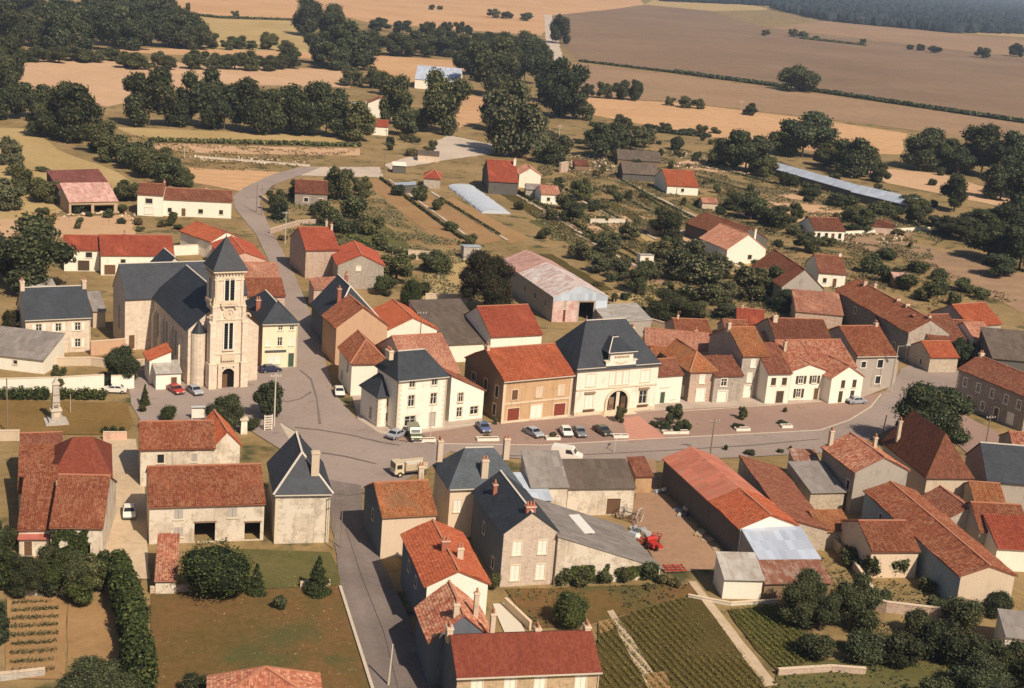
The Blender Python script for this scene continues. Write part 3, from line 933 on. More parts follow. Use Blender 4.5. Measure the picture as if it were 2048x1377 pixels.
sheet('church_square', [(258, 782), (500, 786), (560, 750), (520, 800), (560, 845), (480, 860), (290, 858), (262, 810)], 'asphalt', .05, 'grey forecourt of the church', .15)
sheet('pink_path', [(1243, 838), (1278, 834), (1334, 879), (1258, 884)], 'pinkpath', .07, 'pink paved path from the town hall steps to the road', .03)
sheet('lawn', [(-60, 800), (255, 808), (268, 850), (250, 872), (-60, 868)], 'lawn_dry', .05, 'dry brown lawn round the war memorial', .15)
sheet('yard', [(1268, 975), (1312, 975), (1452, 1112), (1425, 1140), (1330, 1146), (1262, 1045)], 'yard', .05, 'bare brown farmyard beside the long red barn', .3)
sheet('driveway', [(206, 878), (272, 880), (292, 1000), (295, 1070), (300, 1160), (212, 1160), (214, 1000)], 'drive', .05, 'pale sandy driveway between the barns', .2)
sheet('pavement', [(652, 985), (640, 960), (598, 870), (556, 843), (540, 850), (600, 930), (640, 985)], 'track', .05, 'narrow pavement beside the slate-roofed tower house', .1)
# near gardens
sheet('garden_lawn', [(302, 1185), (560, 1180), (690, 1172), (748, 1390), (300, 1390)], 'lawn_brown', .04, 'large brown and olive lawn beside the near street', .2)
sheet('garden_lawn', [(470, 1100), (660, 1106), (690, 1172), (480, 1182)], 'lawn_green', .044, 'green lawn behind the limewashed tower house', .2)
sheet('vegetable_plot', [(14, 1195), (132, 1196), (128, 1360), (10, 1360)], 'soil_plain', .044, 'vegetable plot with dark rows at the lower left', .15)
sheet('vegetable_plot', [(138, 1205), (236, 1208), (240, 1335), (134, 1335)], 'soil_plain', .048, 'bare tan vegetable plot by the tall conifer hedge', .15)
sheet('garden_plot', [(1010, 1180), (1380, 1170), (1395, 1190), (1180, 1250), (1060, 1260)], 'lawn_brown', .044, 'rough brown garden below the grey workshop', .2)
sheet('maize_plot', [(1195, 1250), (1392, 1188), (1535, 1372), (1535, 1395), (1190, 1395)], 'croppy', .048, 'olive crop plot with long rows at the bottom', .15)
sheet('bean_plot', [(1455, 1222), (1555, 1212), (1648, 1310), (1560, 1350), (1510, 1300)], 'croppy', .052, 'bright green vegetable plot with rows, right of the path', .15)
sheet('path', [(1376, 1165), (1392, 1165), (1555, 1372), (1530, 1376)], 'drive', .056, 'narrow earth path between the crop plots', .08)
sheet('paved_yard', [(985, 1210), (1020, 1208), (1050, 1265), (1010, 1270)], 'concrete', .05, 'small pale concrete yard behind the front house', .05)
sheet('garden_plot', [(1560, 1325), (1900, 1310), (1900, 1395), (1540, 1395)], 'lawn_green', .044, 'shady green garden at the bottom right', .2)
sheet('pavement', [(1000, 849), (1150, 836), (1330, 822), (1530, 812), (1725, 797), (1790, 770), (1800, 700), (1500, 740), (1150, 770), (990, 790)], 'pavement', .046, 'pale pavement along the foot of the main row', .05)
sheet('pavement', [(716, 840), (760, 869), (800, 874), (965, 851), (960, 800), (800, 800), (700, 780)], 'pavement', .042, 'pale pavement round the white corner house', .05)
sheet('church_square', [(258, 790), (270, 740), (420, 720), (610, 700), (640, 790), (600, 800), (560, 850), (610, 935), (560, 900), (500, 862), (420, 868)], 'asphalt', .046, 'grey ground between the church foot and the square', .1)
sheet('road', [(1780, 790), (1800, 740), (1850, 715), (1920, 740), (1930, 810), (1860, 830)], 'asphalt', .046, 'grey turning area in front of the small rubble cottage', .2)
sheet('yard', [(1040, 925), (1310, 920), (1315, 985), (1040, 985)], 'yard', .042, 'bare ground round the grey sheds', .2)
sheet('path', [(1214, 1225), (1226, 1222), (1330, 1385), (1300, 1388)], 'drive', .058, 'earth track dividing the two olive crop plots', .12)
sheet('bare_patch', [(1196, 1245), (1230, 1240), (1225, 1262), (1200, 1270)], 'soil_plain', .06, 'bare patch at the top of the left crop strip', .3)
sheet('bare_patch', [(1290, 1350), (1330, 1345), (1345, 1388), (1300, 1388)], 'soil_plain', .062, 'bare patch at the bottom of the crop plot', .3)
for i, (xa, ya, xb, yb) in enumerate(((775, 360, 938, 478), (860, 385, 1012, 482), (1020, 384, 1170, 474), (1140, 392, 1310, 480), (1220, 350, 1400, 440), (1310, 430, 1440, 520), (1420, 500, 1560, 590), (1150, 470, 1290, 545), (1400, 372, 1560, 384), (1240, 440, 1400, 470))):
    sheet('path', [(xa, ya), (xa+5, ya), (xb+6, yb), (xb, yb)], 'track', ZF+.07+.002*i, 'narrow pale garden path, number %s from the top left' % 'one two three four five six seven eight nine ten'.split()[i], .15)
def seam(pts, w, label, z, mat='asphalt_dark'):
    q = [G(x, y) for x, y in pts]
    wd_ = w*.09
    m = MB()
    SHEETS[0] += 1
    zz = z+.0012*SHEETS[0]
    side = []
    for i, p in enumerate(q):
        d = q[min(i+1, len(q)-1)]-q[max(i-1, 0)]
        n_ = np.array([-d[1], d[0], 0])/np.linalg.norm(d)*wd_*(1+.4*math.sin(i*2.7))
        side.append((p+n_, p-n_))
    for (a, b), (c, d) in zip(side[:-1], side[1:]):
        m.face([(b[0], b[1], zz), (d[0], d[1], zz), (c[0], c[1], zz), (a[0], a[1], zz)], mat)
    tag(m.obj('road_seam'), label, None, None, 'structure')
seam([(590, 857), (640, 862), (700, 872), (760, 886), (800, 893)], 2.2, 'dark tar seam crossing the junction', .075)
seam([(548, 800), (575, 806), (600, 800), (622, 786)], 1.8, 'curved tar seam beside the church corner', .077)
seam([(655, 985), (700, 990), (735, 984)], 7., 'patched strip at the head of the near street', .079)
seam([(600, 742), (622, 760), (634, 800), (640, 850)], 1.6, 'long tar seam down the middle of the upper street', .081)
seam([(900, 912), (1100, 915), (1300, 905), (1500, 893), (1640, 880)], 1.3, 'tar seam along the main street', .083)
seam([(700, 1060), (735, 1160), (775, 1270), (810, 1380)], 6., 'darker wheel track on the near street', .085)
seam([(625, 905), (690, 915), (752, 930)], 2., 'short tar seam near the lorry', .087)
# kerb along the road edge: individual stones where they can be told apart, otherwise a continuous step
def kerb(pts, label, w=.28, h=.12):
    m = MB()
    q = [G(x, y) for x, y in pts]
    k = 0
    for a, b in zip(q[:-1], q[1:]):
        L = float(np.linalg.norm(b-a))
        n = max(1, int(L/2.))
        for i in range(n):
            p0, p1 = a+(b-a)*(i+.01)/n, a+(b-a)*(i+.99)/n
            m.bar((p0[0], p0[1], h/2+.03+.006*(k % 2)), (p1[0], p1[1], h/2+.03+.006*(k % 2)), w, h, 'kerbstone')
            k += 1
    tag(m.obj('kerb'), label, 'kerb')
kerb([(870, 889), (1085, 892), (1290, 880), (1640, 862), (1698, 842), (1742, 815), (1762, 790)], 'pale kerb between the car park and the main street')
kerb([(716, 838), (755, 864), (790, 872), (892, 856), (968, 848)], 'pale kerb at the foot of the white corner house')
kerb([(968, 849), (1150, 836)], 'pale kerb in front of the ochre house')
kerb([(1330, 826), (1530, 813), (1660, 803)], 'pale kerb in front of the stone row and white trio')
kerb([(680, 1176), (746, 1385)], 'low pale kerb between the brown lawn and the near street', .35, .3)
# ------------------------------------------------------------------ the buildings, left half first
W = lambda k, f, z, w, h, st=None: (k, f, z, w, h) if st is None else (k, f, z, w, h, st)
NOSUR = dict(sur=None)

# --- around the church square
house('stone_house', 'pale stone house with slate roof and two end chimneys, left of the church', 'house', (51, 638), (181, 630), 6.6, 'gx', .85, R=(98, 575), ang=28,
      wall='churchstone', rm='slate', front=[W('o', .2, 4.0, 1., 1.5), W('o', .5, 4.0, 1., 1.5), W('o', .8, 4.0, 1., 1.5), W('o', .2, .9, 1., 1.6), W('d', .5, .1, 1.1, 2.3), W('o', .8, .9, 1., 1.6)],
      chim=[(.02, .5, 1.4, .7, 1.3, 'chimney_pale'), (.98, .5, 1.2, .7, 1.3, 'chimney_pale')], gutter=True, st=dict(door='sh_white'))
house('garage_outbuilding', 'low grey-roofed outbuilding between the stone house and the church', 'outbuilding', (186, 622), (211, 618), 3.4, 'sf', .35, d=6, ang=28, wall='beige', rm='asbestos')
house('white_outbuilding', 'low white flat-roofed shed behind the stone house roof', 'shed', (60, 573), (110, 567), 3., 'sf', .08, d=4, ang=28, wall='bright', rm='tin_grey')
house('grey_roofed_outbuilding', 'white outbuilding with a sloping grey roof at the left edge, by the monument lawn', 'outbuilding', (-40, 705), (88, 757), 2.6, 'sf', .3, d=8, wall='bright', rm='asbestos', ang=-6,
      front=[W('b', .55, 1.2, .7, .7)])
# white walls along the monument lawn are built with the walls below
house('red_roofed_house', 'white house with red roof and dark garage door, behind the pale stone house', 'house', (128, 499), (199, 500), 4.9, 'gx', .45, R=(162, 472), wall='white', rm='tile_red',
      front=[W('b', .2, 3.1, 1.1, 1.2), W('b', .7, 3.1, 1.3, 1.2), W('g', .55, .1, 2.4, 2.3)], st=dict(door='sh_dark'))
house('red_roofed_house', 'long red-roofed white house, right one of the pair behind the church transept', 'house', (202, 510), (348, 511), 4.6, 'gx', .45, R=(272, 472), wall='white', rm='tile_red',
      front=[W('b', .3, 2.4, 1., 1.2), W('g', .12, .1, 2.3, 2.2), W('c', .5, 1., 1., 1.3), W('b', .68, 1., 1.2, 1.3), W('d', .85, .1, 1., 2.1)], chim=[(.35, .5, .8, .6, .6)])
house('white_house', 'white two-storey house with brown-red roof at the left end of the long white house', 'house', (275, 388), (326, 391), 5.8, 'gx', .45, R=(300, 368), wall='bright', rm='tile_brown',
      front=[W('b', .45, 3.4, 1.8, 1.3), W('c', .45, .6, 2.2, 1.6)], chim=[(.97, .5, .9, .5, .7)])
house('long_white_house', 'long low white house with brown-red roof beside the upper road bend', 'house', (326, 398), (463, 404), 4.6, 'gx', .45, R=(392, 380), wall='bright', rm='tile_brown',
      front=[W('b', .1, 1., 1., 1.2), W('d', .3, .1, 1., 2.1), W('b', .55, 1., 1.2, 1.2), W('b', .85, 1., 1., 1.2)], chim=[(.62, .5, .7, .5, .5)])
house('open_barn', 'dilapidated barn with patchy dark red tin roof at far left', 'barn', (118, 378), (222, 374), 4.4, 'sf', .36, d=9, wall='greydark', rm='tin_maroon')
house('open_shed', 'open-fronted timber shed with a pink tin roof at far left', 'shed', (138, 404), (235, 402), 3.4, 'sf', .35, d=9, wall='wood_pale', rm='tin_pink',
      front=[W('x', .25, .05, 5.2, 2.4), W('x', .72, .05, 5.2, 2.2)])
house('gable_house', 'cream gabled house with orange roof, above the church spire', 'house', (422, 484), (483, 478), 4.2, 'gy', .5, R=(454, 465), E=(441, 444), wall='cream', rm='tile_orange',
      front=[W('b', .25, 1.2, .9, 1.2), W('b', .6, 1.2, .9, 1.2)])
house('gable_house', 'pink gabled house with bright red roof, just right of the church spire', 'house', (448, 520), (530, 524), 4.4, 'gy', .5, R=(489, 506), E=(474, 474), wall='pinkwall', rm='tile_red', ang=22,
      front=[W('b', .65, 1.4, .9, 1.2)])
house('pink_house', 'low pinkish house with worn salmon roof behind the church tower', 'house', (489, 552), (558, 545), 4.0, 'gx', .45, R=(520, 527), wall='pinkwall', rm='tile_salmon', ang=20, front=[W('b', .5, 1.2, .9, 1.2)])
house('low_house', 'low tile-roofed house between the church tower and the cream corner house', 'house', (488, 592), (570, 584), 4.6, 'gx', .45, R=(535, 557), wall='stonepink', rm='tile_old', ang=20)
r_, w_, d_, zr_, roof_ = house('cream_corner_house', 'tall cream house with slate hipped roof at the corner by the church', 'house', (526, 646), (596, 644), 8.6, 'hy', .9, d=15, zr=11.4, wall=('yellow', 'yellow', 'yellow', 'ochrepink'), rm='slate', ang=24, hip=(3.4, 3.), gutter=True,  # left wall given a darker colour in place of its shade
      front=[W('w', .5, 7.1, .8, .8), W('w', .83, 7.1, .8, .8), W('c', .16, 4.2, .8, 1.5), W('w', .5, 4.2, .9, 1.6), W('c', .83, 4.2, .8, 1.5), W('d', .84, .15, 1., 2.6), W('c', .35, .9, 2.3, 1.5)],
      left=[W('b', .3, 4.2, .8, 1.4)], chim=[(.1, .45, -.2, .8, .6)], st=dict(sur=None, door='sh_green'))
m = MB(); m.box((.5, -.12, 3.05), (4.4, -.01, 3.45), 'metal_dark'); m.obj('shop_sign', r_)

# --- right side of the upper street
house('stone_gable_house', 'tall stone house with red roof, first on the right along the upper street', 'house', (612, 500), (678, 488), 6.6, 'gx', .5, R=(634, 456), wall='stonepink', rm='tile_red', ang=24, chim=[(.98, .45, 1., .5, .8, 'chimney_pale'), (.98, .75, .9, .5, .6, 'chimney_pale')])
house('stone_barn', 'stone barn with red roof and a small white patch on its gable', 'barn', (676, 530), (768, 540), 5.4, 'gy', .5, R=(718, 511), E=(690, 483), wall='stonegrey', rm='tile_red', ang=14,
      front=[W('c', .45, 4.2, 1., 1.)])
house('slate_roofed_house', 'dark slate-roofed house on the upper street, shaded wall to the road', 'house', (665, 652), (770, 640), 5.4, 'hy', .85, hipcap=True, d=17, zr=11., wall=('cement', 'cement', 'cement', 'shadewall'), rm='slate', ang=22, hip=(7.5, None),
      chim=[(.62, .9, .8, .6, .6, 'brick'), (.25, .35, .2, .7, .7, 'brick')])
house('lean_to_roof', 'low red lean-to roof between the stone house and the slate-roofed house', 'outbuilding', (628, 578), (686, 560), 4.3, 'sf', .3, d=4, wall='stonepink', rm='tile_salmon', ang=24)
house('ochre_gable_house', 'pinkish-tan house with a plain blank gable on the upper street', 'house', (673, 655), (775, 641), 7.2, 'gy', .5, R=(728, 616), d=9, wall='ochrepink', rm='tile_old', ang=24)
house('cream_gable_house', 'cream gabled house with bright orange-red roof and open garage', 'house', (774, 662), (874, 665), 5.4, 'gy', .5, R=(823, 637), E=(789, 601), wall='cream', rm='tile_orange', ang=22, front=[W('x', .33, .1, 2.6, 2.7)])
house('grey_roofed_workshop', 'workshop with long dark grey corrugated roof behind the cream gabled house', 'workshop', (880, 690), (985, 672), 3.6, 'sf', .24, d=17, wall='bright', rm='tile_board', ang=26)
house('red_roofed_house', 'house with brick-red roof and blank pale left gable beside the big barn', 'house', (982, 673), (1084, 665), 5.4, 'gx', .55, R=(1002, 613), wall='white', rm='tile_red', ang=27, front=[W('w', .3, 1., 1., 1.3), W('w', .7, 1., 1., 1.3)])
house('salmon_roofed_house', 'old house with faded salmon tile roof behind the white corner house', 'house', (820, 752), (920, 738), 6.0, 'gx', .5, R=(868, 670), wall='plaster', rm='tile_salmon', ang=28)
house('old_tile_house', 'white house with a weathered pinkish-brown hipped roof above the street corner', 'house', (704, 726), (776, 742), 6.0, 'hy', .5, d=10, zr=8.8, wall='bright', rm='tile_old', ang=20, hip=(3.6, None),
      left=[W('b', .3, 1., .9, 1.3), W('b', .7, 3.6, .9, 1.3)])

# --- the white corner building with its two wings
rt, w_, d_, zr_, roof_ = house('corner_hotel', 'white three-storey corner house with slate hipped roof and stone window surrounds', 'house', (798, 759), (895, 750), 9.0, 'hx', 1.0, d=7.8, zr=12.3, wall='white', rm='slate', ang=32, hip=(1.5, 2.4), gutter=True,
      front=[W('w', .28, 7.4, 1., 1.1), W('w', .74, 7.4, 1., 1.1), W('w', .28, 4.2, 1.1, 1.9), W('w', .74, 4.2, 1.1, 1.9), W('w', .28, .9, 1.9, 1.7), W('d', .74, .3, 1.1, 2.5)],
      chim=[(-.02, .45, .6, .75, 1.5, 'chimney_pale', 3)], st=dict(door='sh_grey'))
for sx, x in ((1, 0), (-1, w_)):
    quoins(rt, x, 0, 8.8, sx, 1)
rt, w_, d_, zr_, roof_ = house('corner_wing', 'low white wing with dark slate hipped roof at the street corner', 'house', (757, 792), (797, 789), 5.4, 'hx', .9, d=6.4, zr=8.6, wall='white', rm='slate', ang=32, hip=(2.4, .3),
      front=[W('w', .55, 3.4, .9, 1.4), W('w', .55, .9, .9, 1.4)], left=[W('w', .6, .8, .8, 1.8)])
quoins(rt, 0, 0, 5.2, 1, 1)
rt, w_, d_, zr_, roof_ = house('white_annex', 'white annex with brown lean-to tile roof, right of the white corner house', 'house', (897, 845), (964, 845), 4.9, 'sr', .3, d=7.5, zr=7.9, wall='bright', rm='tile_brown', ang=32, base=True,
      front=[W('w', .3, 3.4, .9, 1.6), W('w', .3, .7, 1., 1.7), W('w', .74, .9, 1.5, 1.4)])
# --- ochre house
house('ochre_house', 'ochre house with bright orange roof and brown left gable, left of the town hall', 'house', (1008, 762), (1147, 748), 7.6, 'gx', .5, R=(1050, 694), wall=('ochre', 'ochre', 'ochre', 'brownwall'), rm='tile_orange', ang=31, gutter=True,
      front=[W('c', .17, 4.1, 1.1, 1.7, dict(sh='sh_brown', sur='plaster')), W('c', .52, 4.1, 1.1, 1.7, dict(sh='plaster', sur='plaster')), W('c', .84, 4.1, 1.1, 1.7, dict(sh='plaster', sur='plaster')),
             W('g', .17, .2, 2.2, 2.4, dict(door='sh_red', sur='plaster')), W('c', .5, .3, 2.2, 2.5, dict(sh='sh_white', sur='plaster')), W('g', .84, .2, 2.2, 2.4, dict(door='sh_red', sur='plaster'))],
      left=[W('b', .25, 4.6, 1.5, 1.3), W('b', .56, 4.2, 1., 1.9), W('b', .85, 4.2, 1., 1.9), W('b', .5, .9, 1., 1.9), W('b', .82, .9, 1., 1.9)], st=dict(sur='plaster'), chim=[(.02, .5, .8, .5, .8, 'chimney_pale')])

rt, w_, d_, ze_, at_ = [FRAMES['ochre house with bright orange roof and brown left gable, left of the town hall'][i] for i in (0, 1, 2, 3, 5)]
for x0, x1, z0, z1, t in ((0, .5, 0, 7.2, .07), (w_-.5, w_, 0, 7.2, .07), (.51, w_-.51, 3.35, 3.65, .09), (0, w_, 7.2, 7.45, .16), (.51, w_-.51, 0, .5, .06)):
    m = MB(); m.box((x0, -t, z0), (x1, -.002, z1), 'plaster'); m.obj('trim', rt)

# --- town hall
def town_hall():
    a, th, w = frame_of((1147, 834), (1308, 819), 0, 28.5)
    root = thing('town_hall', 'cream town hall with tall slate roof, stepped pediment and arched double doorway', 'town hall', (a[0], a[1], 0), th, 'village buildings')
    d, ze, zr = 11.5, 8.7, 15.2
    st = dict(sh='sh_white', sur='surround')
    fr = [W('c', .17, 5.3, 1.8, 2.1), W('c', .43, 5.2, 1.05, 2.4), W('c', .515, 5.2, 1.05, 2.4), W('c', .60, 5.2, 1.05, 2.4), W('c', .84, 5.3, 1.8, 2.1), W('c', .17, 1.3, 1.5, 2.4), W('w', .84, 1.3, 1.6, 2.4)]
    ro = block(root, 0, 0, w, d, ze, zr, 'hx', 'cream', 'slate', hip=(4.2, 4.2), front=fr, left=[W('b', .5, 5.2, 1., 1.6)], st=st, o=.45)
    # stepped pediment, 0.12 m proud of the front
    cx = w*.515
    m = MB()
    m.box((cx-3., -.14, ze-.6), (cx+3., .5, ze+.75), 'cream')
    m.box((cx-2.3, -.16, ze+.75), (cx+2.3, .5, ze+2.3), 'cream')
    m.box((cx-3.25, -.22, ze+.75), (cx-2.3, .45, ze+.93), 'surround')
    m.box((cx+2.3, -.22, ze+.75), (cx+3.25, .45, ze+.93), 'surround')
    ped = m.obj('pediment', root)
    m = MB()                                    # carved cartouche and garland
    m.box((cx-1.5, -.22, ze+1.35), (cx+1.5, -.165, ze+1.75), 'plaster')
    for i in range(9):
        t = (i-4)/4
        m.box((cx+t*1.3-.11, -.26, ze+1.43+.06*math.sin(i*2.1)), (cx+t*1.3+.11, -.225, ze+1.66+.05*math.cos(i*1.7)), 'surround_brown')
    for i in range(7):
        t = (i-3)/3
        m.box((cx+t*1.-.16, -.2, ze+.25+.22*t*t), (cx+t*1.+.16, -.145, ze+.5+.22*t*t), 'plaster')
    m.obj('carving', ped)
    p = [[(cx-2.9, -.55, ze+2.25), (cx+2.9, -.55, ze+2.25), (cx+.55, 2.4, ze+4.2), (cx-.55, 2.4, ze+4.2)],
         [(cx-2.9, 4.6, ze+2.25), (cx-2.9, -.55, ze+2.25), (cx-.55, 2.4, ze+4.2), (cx-.55, 4.6, ze+4.2)],
         [(cx+2.9, -.55, ze+2.25), (cx+2.9, 4.6, ze+2.25), (cx+.55, 4.6, ze+4.2), (cx+.55, 2.4, ze+4.2)]]
    dr = link('pediment_roof', roof_mesh(p, 'slate'), ro)
    m = MB()
    m.box((cx-2.3, .5, ze+.2), (cx+2.3, 4.2, ze+2.25), 'slate')
    m.obj('dormer_wall', ro)
    m = MB()
    m.bar((cx-2.9, -.55, ze+2.42), (cx+2.9, -.55, ze+2.42), .16, .1, 'ridge')
    m.bar((cx-2.9, -.55, ze+2.42), (cx-.55, 2.4, ze+4.38), .16, .1, 'ridge')
    m.bar((cx-.55, 2.4, ze+4.38), (cx+.55, 2.4, ze+4.38), .2, .1, 'ridge')
    m.obj('flashing', ro)
    # cornice at the eaves, string course, plinth
    for n, (z0, z1, t, mt) in dict(cornice=(ze-.42, ze-.1, .3, 'surround'), string_course=(4.62, 4.88, .14, 'surround'), plinth=(0, .75, .12, 'plaster')).items():
        m = MB()
        segs = ((0, cx-2.4), (cx+2.4, w)) if n == 'plinth' else (((-.3, cx-3.01), (cx+3.01, w+.3)) if n == 'cornice' else ((0, w),))
        for s0, s1 in segs:
            m.box((s0, -t, z0), (s1, -.002, z1), mt)
        m.obj(n, root)
    # arched doorway: flat black face painted as a dark recess, stone arch, two timber leaves with a pillar between them
    def arch(r, y0, y1, z0, zs, mat, ring=None):
        m = MB()
        n = 16
        pts = [(math.cos(math.pi*i/n), math.sin(math.pi*i/n)) for i in range(n+1)]
        if ring is None:
            poly = [(cx+r, z0)] + [(cx+r*c, zs+r*s) for c, s in pts] + [(cx-r, z0)]
            m.face([(x, y0, z) for x, z in reversed(poly)], mat)
            for i in range(len(poly)-1):
                (xa, za), (xb, zb) = poly[i], poly[i+1]
                m.face([(xa, y0, za), (xb, y0, zb), (xb, y1, zb), (xa, y1, za)], mat)
        else:
            q = [(cx+r, z0)] + [(cx+r*c, zs+r*s) for c, s in pts] + [(cx-r, z0)]
            R2 = r+ring
            Q = [(cx+R2, z0)] + [(cx+R2*c, zs+R2*s) for c, s in pts] + [(cx-R2, z0)]
            for i in range(len(q)-1):
                a_, b_, c_, d__ = q[i], q[i+1], Q[i+1], Q[i]
                m.face([(a_[0], y0, a_[1]), (b_[0], y0, b_[1]), (c_[0], y0, c_[1]), (d__[0], y0, d__[1])], mat)
                m.face([(d__[0], y0, d__[1]), (c_[0], y0, c_[1]), (c_[0], y1, c_[1]), (d__[0], y1, d__[1])], mat)
                m.face([(b_[0], y0, b_[1]), (a_[0], y0, a_[1]), (a_[0], y1, a_[1]), (b_[0], y1, b_[1])], mat)
        return m
    dr = arch(2.05, -.03, .3, .7, 2.1, 'shade_black').obj('doorway', root)
    arch(2.05, -.32, .3, .7, 2.1, 'surround', .42).obj('arch_stone', dr)
    for s in (-1, 1):
        m = MB()
        m.box((cx+s*1.2-.5, -.12, .75), (cx+s*1.2+.5, -.05, 3.0), 'wood' if s < 0 else 'sh_dark')
        m.box((cx+s*1.2-.38, -.14, 1.0), (cx+s*1.2+.38, -.122, 1.7), 'sh_brown')
        m.obj('door', dr)
    m = MB()
    m.box((cx-.32, -.2, .7), (cx+.32, -.05, 3.9), 'surround')
    m.obj('pillar', dr)
    m = MB()
    for i in range(4):
        m.box((cx-2.6-.25*(3-i), -.3-.34*(4-i), 0 if i == 0 else i*.17+.001), (cx+2.6+.25*(3-i), -.16, (i+1)*.17), 'plaster')
    m.obj('steps', root)
    for f_ in (.17, .84):                        # window boxes with plants
        m = MB()
        m.box((w*f_-1.1, -.42, .95), (w*f_+1.1, -.13, 1.14), 'sh_brown')
        o = m.obj('window_box', root)
    for f_ in (.17, .84):
        m = MB()
        m.box((w*f_-1.05, -.3, 3.98), (w*f_+1.05, -.02, 4.3), 'surround_brown')
        m.obj('hood_mould', root)
    chimney(ro, w*.9, d*.62, ze+1, ze+4.6, .5, .9, 'chimney_pale')
    m = MB()
    for x in (4.3, w-4.3):
        m.tube((x, d/2, zr), (x, d/2, zr+.9), .05, .03, 'zinc')
    m.obj('finial', ro)
town_hall()
house('small_white_house', 'small white house with brown tile roof joined to the right of the town hall', 'house', (1314, 752), (1366, 749), 5.4, 'gx', .5, d=7., wall='bright', rm='tile_brown', ang=27,
      front=[W('c', .35, 3.2, 1.8, 1.4), W('d', .3, .15, .9, 2.1), W('c', .72, .8, 1., 1.4)], st=dict(door='sh_green', sur=None))

# --- row of houses right of the town hall
house('stone_row_house', 'brown stone house with mottled roof and shaded left wall, near the town hall', 'house', (1382, 742), (1431, 739), 6.0, 'hy', .5, d=12, zr=8.4, wall=('stonepink', 'stonepink', 'stonepink', 'darkstone'), rm='tile_moss', ang=20, hip=(3.2, None),  # left wall's shade deepened by a darker stone colour
      front=[W('c', .5, 3.6, .9, 1.5), W('c', .5, .3, 1.6, 2.2)], left=[W('c', .8, .6, .8, 1.8)], st=dict(sur='frame_white'))
house('stone_row_house', 'low grey stone house with lean-to roof, squeezed between two taller stone houses', 'house', (1430, 752), (1486, 748), 5.2, 'sf', .4, d=5, wall='stonegrey', rm='tile_brown', ang=20,
      front=[W('w', .35, 3.2, 1.1, 1.4), W('g', .35, .1, 1.8, 2.2)], st=dict(sur='frame_white', door='sh_white'))
house('tall_stone_house', 'tall grey stone house with greyish left gable and brown mossy roof', 'house', (1486, 712), (1539, 710), 8.2, 'gx', .5, R=(1495, 656), dmax=18, wall='stonegrey', rm='tile_moss', ang=20,
      front=[W('c', .42, 6., .8, 1.4), W('c', .35, 3.2, .8, 1.6), W('d', .35, .1, 1.6, 2.4), W('b', .8, .9, .5, .7)], chim=[(.0, .5, 1.1, .6, 1., 'chimney_pale')], st=dict(sur='frame_white', door='sh_white'))
house('orange_roofed_house', 'house with bright salmon-orange tile roof behind the small white house', 'house', (1290, 690), (1418, 728), 5., 'gx', .45, d=9, wall='stonepink', rm='tile_salmon', ang=-2, chim=[(.8, .5, .7, .6, .6, 'ridge_tile')])
house('low_tiled_house', 'low house with weathered orange roof between the town hall and the stone row', 'house', (1300, 712), (1368, 738), 4.2, 'gx', .4, d=5.5, wall='greydark', rm='tile_moss', ang=-6)
house('old_tile_house', 'old house with rough pink-brown roof at the back of the row, nearest the trees', 'house', (1355, 672), (1425, 674), 4.2, 'gx', .45, R=(1385, 640), wall='stonepink', rm='tile_old', ang=10, chim=[(.15, .5, .9, .4, .4, 'chimney_pale')])
house('white_row_house', 'white house with four dark openings, left one of the white trio', 'house', (1537, 747), (1583, 744), 5.9, 'sf', .5, d=7, wall='bright', rm='tile_brown', ang=19,
      front=[W('c', .27, 3.6, 1., 1.4), W('c', .74, 3.6, 1., 1.4), W('d', .62, .15, 1.5, 2.3)], st=dict(sh='sh_dark', sur=None, door='sh_dark'))
house('white_row_house', 'cream-white house with low gable and open dark shutters, middle of the white trio', 'house', (1584, 743), (1652, 741), 5.7, 'gy', .4, R=(1621, 730), d=6, wall='bright', rm='tile_mottled', ang=19,
      front=[W('o', .3, 3.3, .9, 1.5), W('o', .7, 3.3, .9, 1.5), W('o', .28, .6, .9, 1.7), W('d', .8, .1, .9, 2.2)], st=dict(sh='sh_dark', sur=None))
house('white_row_house', 'white gabled house with tall dark doors, right one of the white trio', 'house', (1664, 757), (1727, 743), 5.0, 'gy', .4, R=(1697, 734), d=9, wall='bright', rm='tile_mottled', ang=24,
      front=[W('c', .38, 3., .9, 1.5), W('c', .74, 3., .9, 1.5), W('c', .35, .2, .9, 2.2), W('c', .72, .2, .9, 2.2)], st=dict(sh='sh_dark', sur=None))
house('mottled_roof_house', 'house behind the white trio with big mottled orange tile roof', 'house', (1580, 737), (1712, 732), 5.7, 'gx', .5, R=(1612, 682), wall='stonepink', rm='tile_mottled', ang=20, chim=[(.05, .3, .7, .5, .5, 'chimney_pale')])
house('grey_end_house', 'grey stone house with white-framed windows at the end of the row', 'house', (1714, 712), (1793, 706), 6.6, 'gx', .5, R=(1690, 654), dmax=16, wall='cement', rm='tile_old', ang=20, gutter=True,
      front=[W('b', .2, 4.2, 1., 1.2), W('b', .62, 4.1, 1.2, 1.6), W('b', .62, .9, 1.1, 1.5)], st=dict(sur='frame_white'), chim=[(.93, .5, .8, .6, .8, 'chimney_pale')])
house('brown_roofed_house', 'house with broad dark red-brown roof behind the mottled orange roof', 'house', (1560, 700), (1672, 712), 6.4, 'gx', .5, R=(1630, 632), dmax=16, wall='stone', rm='tile_dark', ang=12, chim=[(.1, .45, 1., .9, .9, 'chimney_pale')])
house('red_roofed_house', 'house with plain red roof at the back of the right-hand row', 'house', (1474, 648), (1528, 664), 5., 'gx', .5, d=9, wall='greydark', rm='tile_red', ang=-4, chim=[(.2, .5, .8, .4, .4, 'chimney_pale')])
